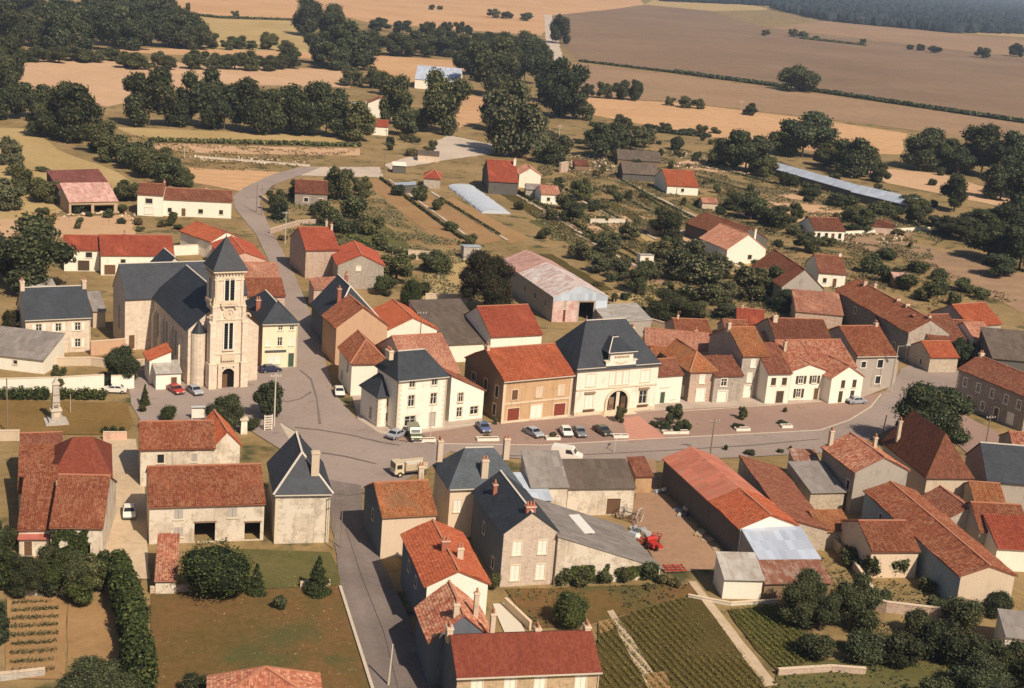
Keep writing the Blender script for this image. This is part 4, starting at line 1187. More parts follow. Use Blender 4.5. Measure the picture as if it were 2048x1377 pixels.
house('red_roofed_house', 'narrow tile-roofed house between the tall stone house and the plain red roof', 'house', (1452, 668), (1500, 672), 5.6, 'gx', .5, d=7.5, wall='stone', rm='tile_old', ang=6)

# --- the far right quarter
house('long_terrace', 'long terraced house with tiled roof and deeply shaded left wall, running back from the road', 'house', (1818, 665), (1899, 659), 6.2, 'gy', .5, zr=8.9, d=36, wall=('stonegrey', 'stonegrey', 'stonegrey', 'shadestone'), rm='tile_old', ang=13,  # left wall is the shade-darkened copy of the stone
      chim=[(.5, .03, .7, .5, .9, 'chimney_pale'), (.5, .3, .7, .9, .6, 'chimney_pale'), (.5, .42, .7, .8, .6, 'chimney_pale'), (.45, .85, .8, .8, .6, 'chimney_pale'), (.62, .8, .8, .6, .6, 'chimney_pale')],
      left=[W('b', .3, 3.6, .9, 1.3), W('b', .6, 3.6, .9, 1.3), W('b', .85, 1., .9, 1.4)])
house('small_stone_cottage', 'small rubble cottage with bright orange roof in front of the long terrace', 'cottage', (1861, 714), (1917, 706), 3.4, 'gx', .5, R=(1876, 684), wall='stone', rm='tile_orange', ang=16, left=[W('b', .6, .8, .8, 1.2)])
house('red_roofed_house', 'house with bright orange-red roof at the right, above the grey concrete building', 'house', (1938, 652), (2003, 634), 5., 'gx', .55, R=(1950, 608), dmax=14, wall='cement', rm='tile_orange', ang=30)
house('white_fronted_house', 'narrow house with striped white front under a long orange roof', 'house', (1957, 690), (1998, 686), 4.8, 'gx', .5, d=12, wall='white', rm='tile_salmon', ang=20, front=[W('b', .5, .6, 1., 2.4)])
house('brown_roofed_barn', 'barn with dull brown roof beside the bright orange-red roof', 'barn', (1868, 690), (1940, 686), 4.4, 'gx', .5, d=16, wall='stone', rm='tile_brown', ang=24)
house('grey_concrete_building', 'grey concrete building with dark grey roof at the right edge', 'building', (1985, 716), (2075, 736), 5.2, 'sf', .3, d=11, wall='greydark', rm='tile_board', ang=-2, front=[W('b', .3, 2.6, 1., 1.2)])
rt, w_, d_, zr_, roof_ = house('long_stone_house', 'long stone-fronted house with pale window surrounds at the right edge', 'house', (1918, 738), (2056, 795), 6.6, 'gx', .5, d=9, wall='darkstone', rm='tile_brown',
      front=[W('w', f, 3.8, .9, 1.6) for f in (.12, .32, .52, .72, .9)] + [W('d', .22, .1, 1.1, 2.3), W('w', .42, .8, .9, 1.6), W('d', .62, .1, 1.1, 2.3), W('c', .82, .6, 1.4, 1.9)], left=[W('c', .3, 3.8, .8, 1.5), W('c', .65, 1., .8, 1.5)], st=dict(sur='frame_white'), chim=[(.03, .5, .8, .6, .9, 'chimney_pale')])
quoins(rt, 0, 0, 6.4, 1, 1)
house('red_barn', 'barn with steep dark red roof and blank pale gable, right of centre', 'barn', (1564, 574), (1646, 583), 5.2, 'gy', .6, R=(1611, 540), E=(1568, 500), wall='cement', rm='tile_dark', ang=10)
house('whitewashed_cottage', 'small whitewashed cottage with brown roof and dark door behind the long terrace', 'cottage', (1638, 545), (1692, 551), 3.6, 'gx', .5, R=(1672, 513), wall='white', rm='tile_brown', ang=4,
      front=[W('b', .25, 1., .9, 1.2), W('d', .62, .1, .9, 2.1)], chim=[(.95, .5, .8, .7, .7, 'bright')])
house('pink_roofed_shed', 'low shed with faded pink roof at the foot of the steep red barn', 'shed', (1592, 622), (1686, 636), 3.2, 'sf', .3, d=9, wall='stonepink', rm='tile_salmon', ang=-2)
house('grey_long_barn', 'long grey-brown roofed barn joined to a small white gabled house', 'barn', (1372, 446), (1465, 480), 4., 'gx', .5, R=(1450, 440), wall='greydark', rm='tile_dark')
house('white_gabled_house', 'white gabled house with orange tile roof at the end of the grey-brown barn', 'house', (1455, 499), (1532, 486), 4., 'gy', .5, R=(1492, 470), E=(1462, 448), wall='bright', rm='tile_salmon', front=[W('b', .6, 1.2, 1.2, 1.2)], ang=24, chim=[(.9, .3, .6, .5, .5, 'bright')])
house('white_bungalow', 'white bungalow with brown roof and pillared porch, in the fields at right', 'bungalow', (1630, 460), (1690, 458), 3.3, 'gx', .5, R=(1660, 437), wall='bright', rm='tile_dark', ang=16,
      front=[W('b', .15, .8, 1., 1.6), W('b', .4, .8, 1., 1.6), W('d', .62, .1, 1., 2.2), W('b', .85, .8, 1., 1.6)])

# --- the gardens and fields behind the village
def long_barn():
    a, th, w = frame_of((1107, 594), (1216, 592), 5.6, 21)
    root = thing('long_hall', 'long barn with pink and white corrugated roof and pale blue tin gable', 'barn', (a[0], a[1], 0), th, 'village buildings')
    ze = 5.6
    ey = np.array([-math.sin(th), math.cos(th), 0]); ex = np.array([math.cos(th), math.sin(th), 0])
    o = np.array([a[0], a[1], 0])
    zr = solve(lambda z: P(o+ex*w/2+np.array([0, 0, z]))[1]-571, ze+.3, ze+8)
    d = solve(lambda t: P(o+ex*w/2+ey*t+np.array([0, 0, zr]))[1]-501, 5, 70)
    d1 = d*.62
    block(root, 0, 0, w, d1, ze, zr, 'gy', 'cement', 'tin_pale', front=[W('x', .62, .1, 3.4, 4.2), W('g', .22, .1, 2.6, 2.6)], left=[W('b', .2, 2.6, 1., 1.1), W('b', .5, 2.6, 1., 1.1), W('b', .8, 2.6, 1., 1.1)], st=dict(door='sh_red', sur=None), o=.2)
    block(root, 0, d1+.01, w, d-d1, ze-.02, zr-.02, 'gy', 'cement', 'tin_pink', o=.2)
    m = MB()                                    # tin cladding of the gable, sheet by sheet
    n = int(w/.9)
    for i in range(n):
        x0, x1 = i*w/n, (i+1)*w/n-.012
        tp = lambda x: ze+(zr-ze)*(1-abs(x/w-.5)*2)-.02
        z0 = ze-.9
        q = MB()
        pts = [(x0, z0), (x1, z0), (x1, tp(x1)), (x0, tp(x0))]
        if x0 < w/2 < x1:
            pts = [(x0, z0), (x1, z0), (x1, tp(x1)), (w/2, zr-.02), (x0, tp(x0))]
        q.face([(x, -.05-.012*(i % 2), z) for x, z in pts], 'bluepale', [(x, z) for x, z in pts])
        q.face([(x, -.01, z) for x, z in reversed(pts)], 'bluepale')
        q.face([(x0, -.01, z0), (x1, -.01, z0), (x1, -.05-.012*(i % 2), z0), (x0, -.05-.012*(i % 2), z0)], 'bluepale')
        q.obj('tin_sheet', root)
    for i, (f0, f1, mt) in enumerate(((.0, .2, 'pinkpanel'), (.24, .46, 'pinkpanel'), (.78, 1., 'bluepale'))):
        q = MB()
        q.box((f0*w+.03, -.07, 0), (f1*w-.03, -.004, ze-.92), mt)
        q.obj('side_panel', root)
sheet_mat('tin_pale', (.70, .64, .60), (.42, .20, .15), .36, .55)
long_barn()
house('grey_lean_to', 'long grey lean-to along the right side of the pink and white barn', 'lean-to', (1215, 645), (1302, 668), 2.8, 'sl', .2, d=14, zr=3.6, wall='cement', rm='tin_grey', ang=10)
house('tin_garden_shed', 'pale tin garden shed with flat roof, beside the copper-leaved tree', 'shed', (928, 497), (962, 497), 2.9, 'sb', .1, d=4, wall='tin_grey', rm='tin_blue', ang=14, front=[W('g', .5, .05, 1.2, 2.1)], st=dict(door='tin_grey', sur=None))
house('garden_hut', 'tiny white garden hut with dark door in the scrub right of the long barn', 'hut', (1281, 513), (1308, 512), 2.3, 'sb', .1, d=3, wall='bright', rm='tin_grey', ang=14, front=[W('d', .5, .05, .9, 1.9)])
house('red_roofed_cottage', 'cottage with red roof and cream right gable at the top of the garden plots', 'cottage', (978, 362), (1036, 361), 4.2, 'gx', .5, R=(1010, 322), wall='greydark', rm='tile_red', ang=8, chim=[(.95, .4, 1.2, .8, .8, 'cream')])
house('cream_gable_cottage', 'cream gabled end house joined to the red-roofed cottage', 'cottage', (1039, 349), (1082, 351), 4.4, 'gy', .5, R=(1060, 337), d=9, wall='cream', rm='tile_salmon', ang=10)
house('white_cottage', 'small white house with tan roof just below the cream gabled cottage', 'cottage', (1083, 388), (1120, 385), 3.2, 'gx', .45, d=8, wall='bright', rm='tile_salmon', ang=14, front=[W('b', .4, 1., 1., 1.1)])
house('grey_cottage_wing', 'low grey stone wing left of the small white house', 'outbuilding', (1052, 378), (1083, 386), 3., 'gx', .4, d=6, wall='stonegrey', rm='asbestos', ang=4)
house('red_tin_shed', 'open shed with red hipped roof left of the red-roofed cottage', 'shed', (848, 356), (880, 360), 3.2, 'hx', .5, d=9, zr=5.2, wall='stonegrey', rm='tile_red', ang=2, hip=(3, 2.))
house('small_tin_shed', 'small shed with sloping white tin roof at the top of the garden strips', 'shed', (792, 372), (830, 378), 2.2, 'sl', .2, d=5, zr=3., wall='greydark', rm='tin_blue', ang=4)
house('roadside_kiosk', 'tiny white kiosk on posts by the upper track', 'kiosk', (786, 331), (812, 331), 2.6, 'sf', .12, d=4, wall='greydark', rm='bright', ang=8)
house('low_white_wall_house', 'low cream building at the roadside below the far trees', 'outbuilding', (836, 309), (878, 310), 2.4, 'sf', .1, d=6, wall='beige', rm='tile_board', ang=4)
house('blue_roofed_barn', 'white barn with a pale blue tin roof among the far trees', 'barn', (830, 158), (919, 160), 5., 'gx', .4, R=(872, 128), wall='bright', rm='tin_blue', ang=0)
house('white_gable_house', 'tall white gabled house among trees left of the far track', 'house', (736, 207), (785, 210), 6., 'gy', .5, R=(759, 197), d=10, wall='bright', rm='tile_brown', ang=6, front=[W('b', .5, 4.2, 1., 1.2)])
house('flat_roofed_house', 'long low house with pale blue roof left of the tall white gabled house', 'house', (686, 212), (740, 212), 4., 'gx', .3, d=9, wall='white', rm='tin_blue', ang=4, chim=[(.8, .5, .8, .8, .6, 'bright')])
house('red_lean_to_house', 'small white house with red roof in front of the tall white gabled house', 'house', (744, 252), (776, 252), 3.6, 'gx', .5, d=8, wall='bright', rm='tile_red', ang=4)
house('dark_roofed_cottage', 'cottage with dark brown roof beside the upper road', 'cottage', (590, 385), (655, 386), 3.6, 'gx', .5, R=(624, 362), wall='darkstone', rm='tile_dark', ang=10, front=[W('b', .35, 1., 1.2, 1.2), W('d', .8, .1, 1., 2.)], st=dict(sur='frame_white'))
house('dark_roofed_barn', 'barn with dark grey roof furthest back beyond the garden plots', 'barn', (1236, 318), (1322, 319), 2.4, 'gx', .45, R=(1276, 302), wall='wood', rm='tile_board', ang=4)
house('dark_roofed_barn', 'barn with dark slate-grey roof left of the small red-roofed house in the gardens', 'barn', (1246, 346), (1316, 352), 2.6, 'gx', .5, R=(1285, 327), wall='greydark', rm='tile_board', ang=6)
house('red_roofed_cottage', 'small red-roofed white house at the edge of the gardens, below the far barns', 'cottage', (1335, 371), (1397, 370), 3.0, 'gx', .45, R=(1350, 341), wall='bright', rm='tile_orange', ang=10, front=[W('b', .5, 1., 1., 1.1)])
house('long_poultry_shed', 'long narrow shed with pale blue roof stretching through the trees at right', 'shed', (1534, 334), (1703, 382), 2.6, 'gx', .35, d=9, wall='greydark', rm='tin_blue')
house('long_poultry_shed', 'nearer pale blue shed with ragged roof at the right end of the long one', 'shed', (1703, 384), (1812, 410), 3., 'gx', .35, d=11, wall='greydark', rm='tin_blue')

# polytunnel with a real arched cover
def polytunnel():
    a, b = G(896, 375), G(963, 427)
    th = math.atan2(b[1]-a[1], b[0]-a[0])
    L = float(np.linalg.norm(b-a)); Wd = 9.
    root = thing('polytunnel', 'pale blue plastic polytunnel lying in the garden plots', 'polytunnel', (a[0], a[1], 0), th, None)
    m = MB(); n = 10
    pts = [(math.cos(math.pi*i/n)*Wd/2, math.sin(math.pi*i/n)*1.25) for i in range(n+1)]
    seg = 14
    for j in range(seg):
        x0, x1 = L*j/seg, L*(j+1)/seg
        for i in range(n):
            (ya, za), (yb, zb) = pts[i], pts[i+1]
            s0, s1 = 1+.04*math.sin(j*2.3+i), 1+.04*math.sin((j+1)*2.3+i)
            s0b, s1b = 1+.04*math.sin(j*2.3+i+1), 1+.04*math.sin((j+1)*2.3+i+1)
            m.face([(x0, Wd/2+ya*s0, za*s0), (x1, Wd/2+ya*s1, za*s1), (x1, Wd/2+yb*s1b, zb*s1b), (x0, Wd/2+yb*s0b, zb*s0b)], 'bluepale')
    m.face([(0, Wd/2+y, z) for y, z in pts], 'bluepale')
    m.face([(L, Wd/2+y, z) for y, z in reversed(pts)], 'bluepale')
    m.obj('cover', root)
    for j in range(0, seg+1, 2):
        q = MB()
        for i in range(n):
            q.bar((L*j/seg, Wd/2+pts[i][0]*1.05, pts[i][1]*1.05), (L*j/seg, Wd/2+pts[i+1][0]*1.05, pts[i+1][1]*1.05), .12, .06, 'zinc')
        q.obj('hoop', root)
polytunnel()

# --- near left
house('red_barn_roof', 'long brown-roofed barn behind the bright red roof at lower left', 'barn', (42, 915), (125, 908), 4.6, 'gx', .5, R=(90, 868), wall='farmwall', rm='tile_brown', ang=20)
house('bright_red_roofed_barn', 'barn with smooth bright red hipped roof at lower left', 'barn', (109, 953), (220, 951), 6.3, 'hx', .55, R=(162, 876), wall='farmwall', rm='tile_rust', ang=17, hip=(2.2, 2.2))
house('long_farm_house', 'barn with mottled brown-red roof and green creeper below, at lower left', 'barn', (101, 1053), (205, 1060), 4.6, 'gx', .5, R=(160, 953), wall='farmwall', rm='tile_old', ang=10, front=[W('x', .6, .1, 2., 2.2)], left=[W('b', .5, 1.5, .8, .9)])
house('lean_to_barn', 'old lean-to with ridged weathered tiles, left of the mottled barn', 'lean-to', (37, 1058), (100, 1052), 3.4, 'sf', .42, d=10, wall='farmwall', rm='tile_old', ang=14)
house('lean_to_barn', 'upper lean-to with pale weathered tiles below the brown barn roof', 'lean-to', (37, 985), (106, 972), 4., 'sf', .4, d=8, wall='farmwall', rm='tile_old', ang=18)
house('red_tin_shed', 'small shed with red tin roof at the foot of the old lean-to', 'shed', (38, 1077), (97, 1075), 2.4, 'sf', .25, d=3.2, wall='farmwall', rm='tin_red', ang=13, front=[W('d', .3, .05, .9, 1.9)])
house('farm_house', 'pale farmhouse with red-brown roof and small dark windows, behind the long barn house', 'house', (281, 898), (430, 893), 5.6, 'gx', .5, R=(358, 845), wall='farmwall', rm='tile_old', ang=17,
      front=[W('b', .27, 3.4, .9, 1.3), W('c', .72, 3.5, .8, 1.2), W('d', .72, .1, 1., 2.)], st=dict(sh='sh_grey'))
house('orange_roofed_outbuilding', 'outbuilding with smooth orange roof between the farmhouse and the slate pyramid roof', 'outbuilding', (428, 893), (480, 905), 4.4, 'gy', .6, zr=6.4, d=9.5, wall='farmwall', rm='tile_orange', ang=24, tiles=True)
rt, w_, d_, zr_, roof_ = house('barn_house', 'long limewashed barn house with red-brown tile roof and a dark barn door', 'house', (299, 1013), (529, 995), 5.2, 'gx', .5, R=(390, 934), wall='farmwall', rm='tile_old', ang=17,
      front=[W('c', .25, 3.3, 1.1, 1.3), W('c', .72, 3.3, 1.1, 1.3), W('c', .25, .9, 1.2, 1.3), W('x', .48, .1, 2.6, 2.6), W('x', .9, .1, 2., 2.4)], st=dict(sh='sh_grey', sur=None))
house('tiled_lean_to', 'narrow lean-to with lumpy old tiles running down from the barn house', 'lean-to', (311, 1160), (352, 1138), 1.9, 'sf', .3, d=7.5, wall='farmwall', rm='tile_mottled', ang=12)
rt, w_, d_, zr_, roof_ = house('slate_tower_house', 'square limewashed house with steep slate roof and tall chimney at the junction', 'house', (552, 984), (661, 975), 7.2, 'hy', .9, d=11, zr=11.2, wall='farmwall', rm='slate', ang=15, hip=(3.2, None), hipcap=True,
      left=[W('b', .6, 4.2, .8, 1.3)], chim=[(.72, .13, .9, 1.0, .8, 'chimney_pale', 0)], gutter=True)
for sx, x in ((1, 0), (-1, w_)):
    quoins(rt, x, 0, 7., sx, 1)

# --- near centre
house('street_corner_house', 'tile-roofed corner house with shaded street wall, at the top of the near street', 'house', (765, 1033), (872, 1022), 5.8, 'gx', .5, R=(800, 966), wall=('plaster', 'plaster', 'plaster', 'shadewall'), rm='tile_moss', ang=20, left=[W('b', .5, 3.4, .9, 1.3)],
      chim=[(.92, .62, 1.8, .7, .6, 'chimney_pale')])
house('orange_roofed_house', 'long house with smooth orange roof along the near street', 'house', (854, 1173), (976, 1168), 6.4, 'gy', .5, R=(919, 1144), d=14.5, wall=('bright', 'bright', 'bright', 'shadewall'), rm='tile_orange', ang=16, left=[W('b', .3, 3.6, .8, 1.2), W('b', .6, 3.6, .8, 1.2)],
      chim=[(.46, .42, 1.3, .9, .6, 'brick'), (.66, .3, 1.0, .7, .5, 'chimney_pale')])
house('mottled_roof_house', 'house with pale-flecked red tile roof just behind the front brick-red roof', 'house', (862, 1283), (985, 1280), 5.4, 'gy', .5, zr=8.2, d=8, wall='shadewall', rm='tile_mottled', ang=15, chim=[(.4, .1, 1.1, .6, .5, 'chimney_pale', 1), (.78, .3, 1.5, .5, .5, 'chimney_pale', 1)])
rt, w_, d_, zr_, roof_ = house('front_house', 'long house with brick-red roof and closed white shutters, at the bottom edge', 'house', (915, 1352), (1200, 1343), 5.6, 'gx', .5, R=(1040, 1268), wall=('ochrestone', 'ochrestone', 'ochrestone', 'shadewall'), rm='tile_rust', ang=14, gutter=True,
      front=[W('c', f, 3.5, 1.1, 1.7) for f in (.14, .37, .58, .87)] + [W('c', f, .5, 1.1, 1.9) for f in (.14, .37, .58, .87)],
      chim=[(.0, .62, .6, .6, 1., 'chimney_pale'), (.33, .8, 1.2, .5, .5, 'chimney_pale'), (.62, .55, .5, .6, .8, 'chimney_pale'), (.98, .55, .6, .6, 1., 'chimney_pale')])
rt, w_, d_, zr_, roof_ = house('blue_slate_house', 'house with blue-grey slate hipped roof and three tall chimneys facing the square', 'house', (901, 974), (1040, 962), 7.4, 'hx', .9, R=(955, 897), zr=None, wall='plaster', rm='slate_light', ang=18, hip=(2.8, 2.8), gutter=True,
      front=[W('c', .12, 3.8, 1., 1.7)], chim=[(-.01, .75, .6, .7, .8, 'chimney_pale', 3), (.5, .12, -.4, .9, .7, 'chimney_pale'), (.97, .75, .6, .8, .7, 'chimney_pale')])
house('slate_gable_house', 'stone house with near-black slate roof, brick chimney and closed white shutters', 'house', (1008, 1067), (1114, 1064), 7.2, 'gy', .9, R=(1065, 1026), E=(984, 944), wall=('stonebeige', 'stonebeige', 'stonebeige', 'shadewall'), rm='slate', ang=18,
      front=[W('c', .27, 4.2, 1.1, 1.8), W('c', .75, 4.2, 1.1, 1.8), W('c', .27, .8, 1.1, 2.0), W('c', .75, .8, 1.1, 2.0)], left=[W('b', .4, 3.6, .8, 1.4), W('b', .75, 1., .8, 1.4)],
      chim=[(.5, .06, .7, 1.2, .7, 'brick', 3), (.22, .7, .1, .5, .5, 'brick', 1)])
WS = house('grey_workshop', 'large workshop with pale grey sloping roof and rooflight in the yard', 'workshop', (1108, 1172), (1318, 1126), 1.5, 'sr', base=True, zr=6.6, d=13.5, wall='farmwall', rm='asbestos', ang=19)
m = MB(); m.bar((WS[1]*.42, 4.5, 4.85), (WS[1]*.42, 10.5, 4.85), 1.5, .1, 'tin_pale2'); m.obj('rooflight', WS[4])
house('grey_shed', 'shed with weathered grey-pink roof, right one behind the slate house', 'shed', (1137, 976), (1270, 978), 4.2, 'sf', .36, d=5.5, wall='farmwall', rm='tile_board', ang=14, front=[W('g', .7, .1, 2., 2.4)])
house('grey_shed', 'shed with brownish grey roof, between the blue slate house and the grey-pink shed', 'shed', (1062, 973), (1136, 974), 5., 'sf', .4, d=6.5, wall='farmwall', rm='asbestos', ang=14)
house('flat_white_annex', 'low annex with pale blue-white flat roof behind the black slate roof', 'annex', (1046, 1000), (1103, 1003), 4.2, 'sf', .15, d=7, wall='bright', rm='bluepale', ang=14)
house('orange_hut', 'small hut with ochre front between the grey shed and the long red barn', 'hut', (1272, 952), (1305, 948), 2.8, 'sf', .3, d=4, wall='ochre', rm='tile_brown', ang=16)

# --- near right: the long red barn (two roofs end to end), lean-tos
def long_red_barn():
    a, th, w = frame_of((1481, 1057), (1594, 1056), 4.6, 18)
    o = np.array([a[0], a[1], 0]); ex = np.array([math.cos(th), math.sin(th), 0]); ey = np.array([-math.sin(th), math.cos(th), 0])
    zr = solve(lambda z: P(o+ex*w/2+np.array([0, 0, z]))[1]-1032, 5., 12)
    d = solve(lambda t: P(o+ex*w/2+ey*t+np.array([0, 0, zr]))[1]-896, 5, 60)
    root = thing('long_barn', 'long barn with red roof, salmon at the far end and orange at the near end', 'barn', (a[0], a[1], 0), th, 'village buildings')
    d1 = d*.36
    block(root, 0, 0, w, d1, 4.6, zr, 'gy', ('bright', 'bright', 'bright', 'greydark'), 'tile_orange', tiles=True)  # left wall's shade is put into its dark colour
    block(root, 0, d1+.01, w, d-d1, 4.6, zr+.02, 'gy', 'greydark', 'tin_salmon', tiles=False)
sheet_mat('tin_salmon', (.50, .17, .105), (.40, .22, .17), .25, .8)
long_red_barn()
house('red_lean_to', 'broad brown-red lean-to roof along the right side of the long red barn', 'lean-to', (1566, 1058), (1655, 1061), 3., 'sr', .25, d=24, zr=4.5, wall='stone', rm='tile_brown', ang=7)
house('blue_tin_lean_to', 'lean-to with pale blue tin roof at the near end of the long red barn', 'lean-to', (1518, 1119), (1638, 1116), 3., 'sf', .22, d=6.5, wall='cement', rm='tin_blue', ang=14)
house('rusty_tin_lean_to', 'lean-to with streaky rusty tin roof below the pale blue one', 'lean-to', (1530, 1166), (1662, 1168), 2.2, 'sf', .2, d=4.4, wall='wood', rm='tin_rust', ang=12)
house('white_shed', 'small white shed with grey tin roof beside the vegetable plot', 'shed', (1449, 1157), (1526, 1158), 2.8, 'sf', .3, d=4.5, wall='bright', rm='tin_grey', ang=8)
house('tiled_stone_house', 'stone house with red mottled roof and pale end gable, below the chestnut tree', 'house', (1711, 944), (1816, 940), 6.6, 'gy', .5, R=(1768, 916), E=(1684, 868), wall=('cement', 'cement', 'cement', 'darkstone'), rm='tile_mottled', ang=16,  # shaded left wall painted darker than the other three
      left=[W('b', .85, 3.2, .9, 1.5)], chim=[(.1, .95, .8, .6, .6, 'chimney_pale'), (.8, .7, .6, .5, .5, 'chimney_pale')])
house('dark_roofed_house', 'house with steep dark brown roof under the chestnut tree', 'house', (1855, 950), (1944, 948), 5.6, 'hy', .9, d=15, zr=11., wall='beige', rm='tile_dark', ang=12, hip=(3.2, 1.), tiles=False, chim=[(.1, .8, -1, .5, .5, 'chimney_pale')])
house('long_tiled_house', 'long tiled house with pale blue side wall and blank tan end, at lower right', 'house', (1922, 1153), (2030, 1155), 4.6, 'gy', .34, E=(1764, 966), dmax=40, wall=('beige', 'beige', 'beige', 'shadewall2'), rm='tile_old', ang=12, left=[W('b', .2, 2.4, .8, 1.)], chim=[(.25, .25, -.6, .3, .3, 'chimney_pale', 0)])
house('tiled_cross_wing', 'cross wing with broad red-brown roof reaching left from the long tiled house', 'house', (1744, 1102), (1838, 1094), 3.9, 'gx', .42, R=(1765, 1044), wall='plaster', rm='tile_old', ang=12)
house('round_gabled_hut', 'stone hut with brown tiled roof and rounded rubble gable', 'hut', (1893, 1040), (1972, 1030), 3.6, 'gy', .45, zr=5.3, d=8, wall='greystone', rm='tile_brown', ang=14)
house('brown_roofed_outhouse', 'outhouse with brown roof, left of the rounded rubble gable', 'outhouse', (1858, 1016), (1900, 1040), 3., 'gx', .4, d=5.5, wall='stone', rm='tile_brown', ang=-8)
house('edge_house', 'house with red roof and pale strip at the right edge, beyond the rubble hut', 'house', (1960, 1062), (2060, 1076), 4., 'gx', .5, d=9, wall='cement', rm='tile_old', ang=4)
house('edge_house', 'lower red-roofed house at the right edge beside the long tiled house', 'house', (1995, 1095), (2080, 1104), 3.4, 'sf', .35, d=6, wall='bright', rm='tile_red', ang=4)
house('dark_edge_house', 'house with dark slate roof behind the rubble hut, near the right edge', 'house', (1975, 960), (2070, 990), 5.6, 'gx', .7, d=11, wall='cement', rm='slate', ang=0)
house('orange_edge_house', 'house with orange roof at the right edge beside the dark slate roof', 'house', (2030, 905), (2100, 930), 5., 'gx', .5, d=8, wall='stone', rm='tile_mottled', ang=0)
house('white_edge_shed', 'small grey-roofed white shed at the right edge among the bushes', 'shed', (2012, 1272), (2075, 1290), 2.6, 'sf', .25, d=4.5, wall='white', rm='asbestos', ang=-4)
house('tiled_hut', 'small tan-roofed hut between the brown lean-to and the pale end gable', 'hut', (1640, 1062), (1705, 1065), 2.6, 'sf', .3, d=4, wall='stone', rm='tile_moss', ang=14)
house('grey_flat_shed', 'low shed with dark grey roof against the shaded left wall of the stone house', 'shed', (1622, 985), (1690, 985), 3., 'sf', .2, d=8, wall='stone', rm='asbestos', ang=16)
house('pyramid_roof_house', 'house showing only its orange pyramid roof at the bottom left edge', 'house', (420, 1412), (640, 1404), 3.6, 'hx', .85, R=(530, 1338), wall='farmwall', rm='tile_mottled', ang=12, hip=(5.2, 5.2))

house('thatched_shed', 'low shed with weathered grey-brown roof beside the pale green trees', 'shed', (1050, 292), (1098, 276), 2.4, 'sf', .4, d=9, wall='wood', rm='asbestos', ang=20)
house('garden_shed', 'small brown-roofed shed in the gardens right of the concrete pole', 'shed', (1150, 330), (1178, 332), 2.2, 'sf', .3, d=4, wall='wood', rm='tile_brown', ang=10)
house('garden_shed', 'small grey shed between the bare plot and the orchard trees', 'shed', (1300, 455), (1326, 458), 2.2, 'gx', .4, d=4, wall='wood_pale', rm='tin_grey', ang=8)
house('garden_shed', 'small pink-roofed shed at the edge of the bare pinkish plot', 'shed', (1405, 405), (1436, 408), 2.3, 'gx', .4, d=5, wall='beige', rm='tile_salmon', ang=8)
house('garden_shed', 'low open shed behind the white bungalow wall', 'shed', (1738, 452), (1790, 450), 2.2, 'sf', .2, d=5, wall='stonepink', rm='tile_brown', ang=6)
house('garden_shed', 'small tin shed on the bank behind the long terrace', 'shed', (1790, 560), (1822, 566), 2.2, 'sf', .25, d=4, wall='wood', rm='tin_pink', ang=2)
house('infill_house', 'low house with weathered roof wedged behind the tall grey stone house', 'house', (1536, 700), (1580, 698), 5.2, 'gx', .5, d=9, wall='stone', rm='tile_salmon', ang=14)
house('infill_house', 'little lean-to with old tiles between the long terrace and the grey end house', 'lean-to', (1760, 668), (1808, 690), 3.2, 'sf', .4, d=6, wall='stone', rm='tile_mottled', ang=0)
house('infill_house', 'low brown-roofed house below the bright orange-red roof at right', 'house', (1905, 668), (1955, 676), 4., 'gx', .5, d=8, wall='stone', rm='tile_brown', ang=6)
house('infill_shed', 'small rusty-roofed shed between the long red barn lean-to and the grey flat shed', 'shed', (1600, 950), (1650, 958), 3., 'sf', .3, d=6, wall='stone', rm='tin_rust', ang=8)
house('infill_shed', 'tan-roofed shed behind the rounded rubble gable at right', 'shed', (1950, 1005), (2010, 1010), 3.4, 'gx', .5, d=7, wall='stone', rm='tile_moss', ang=2)
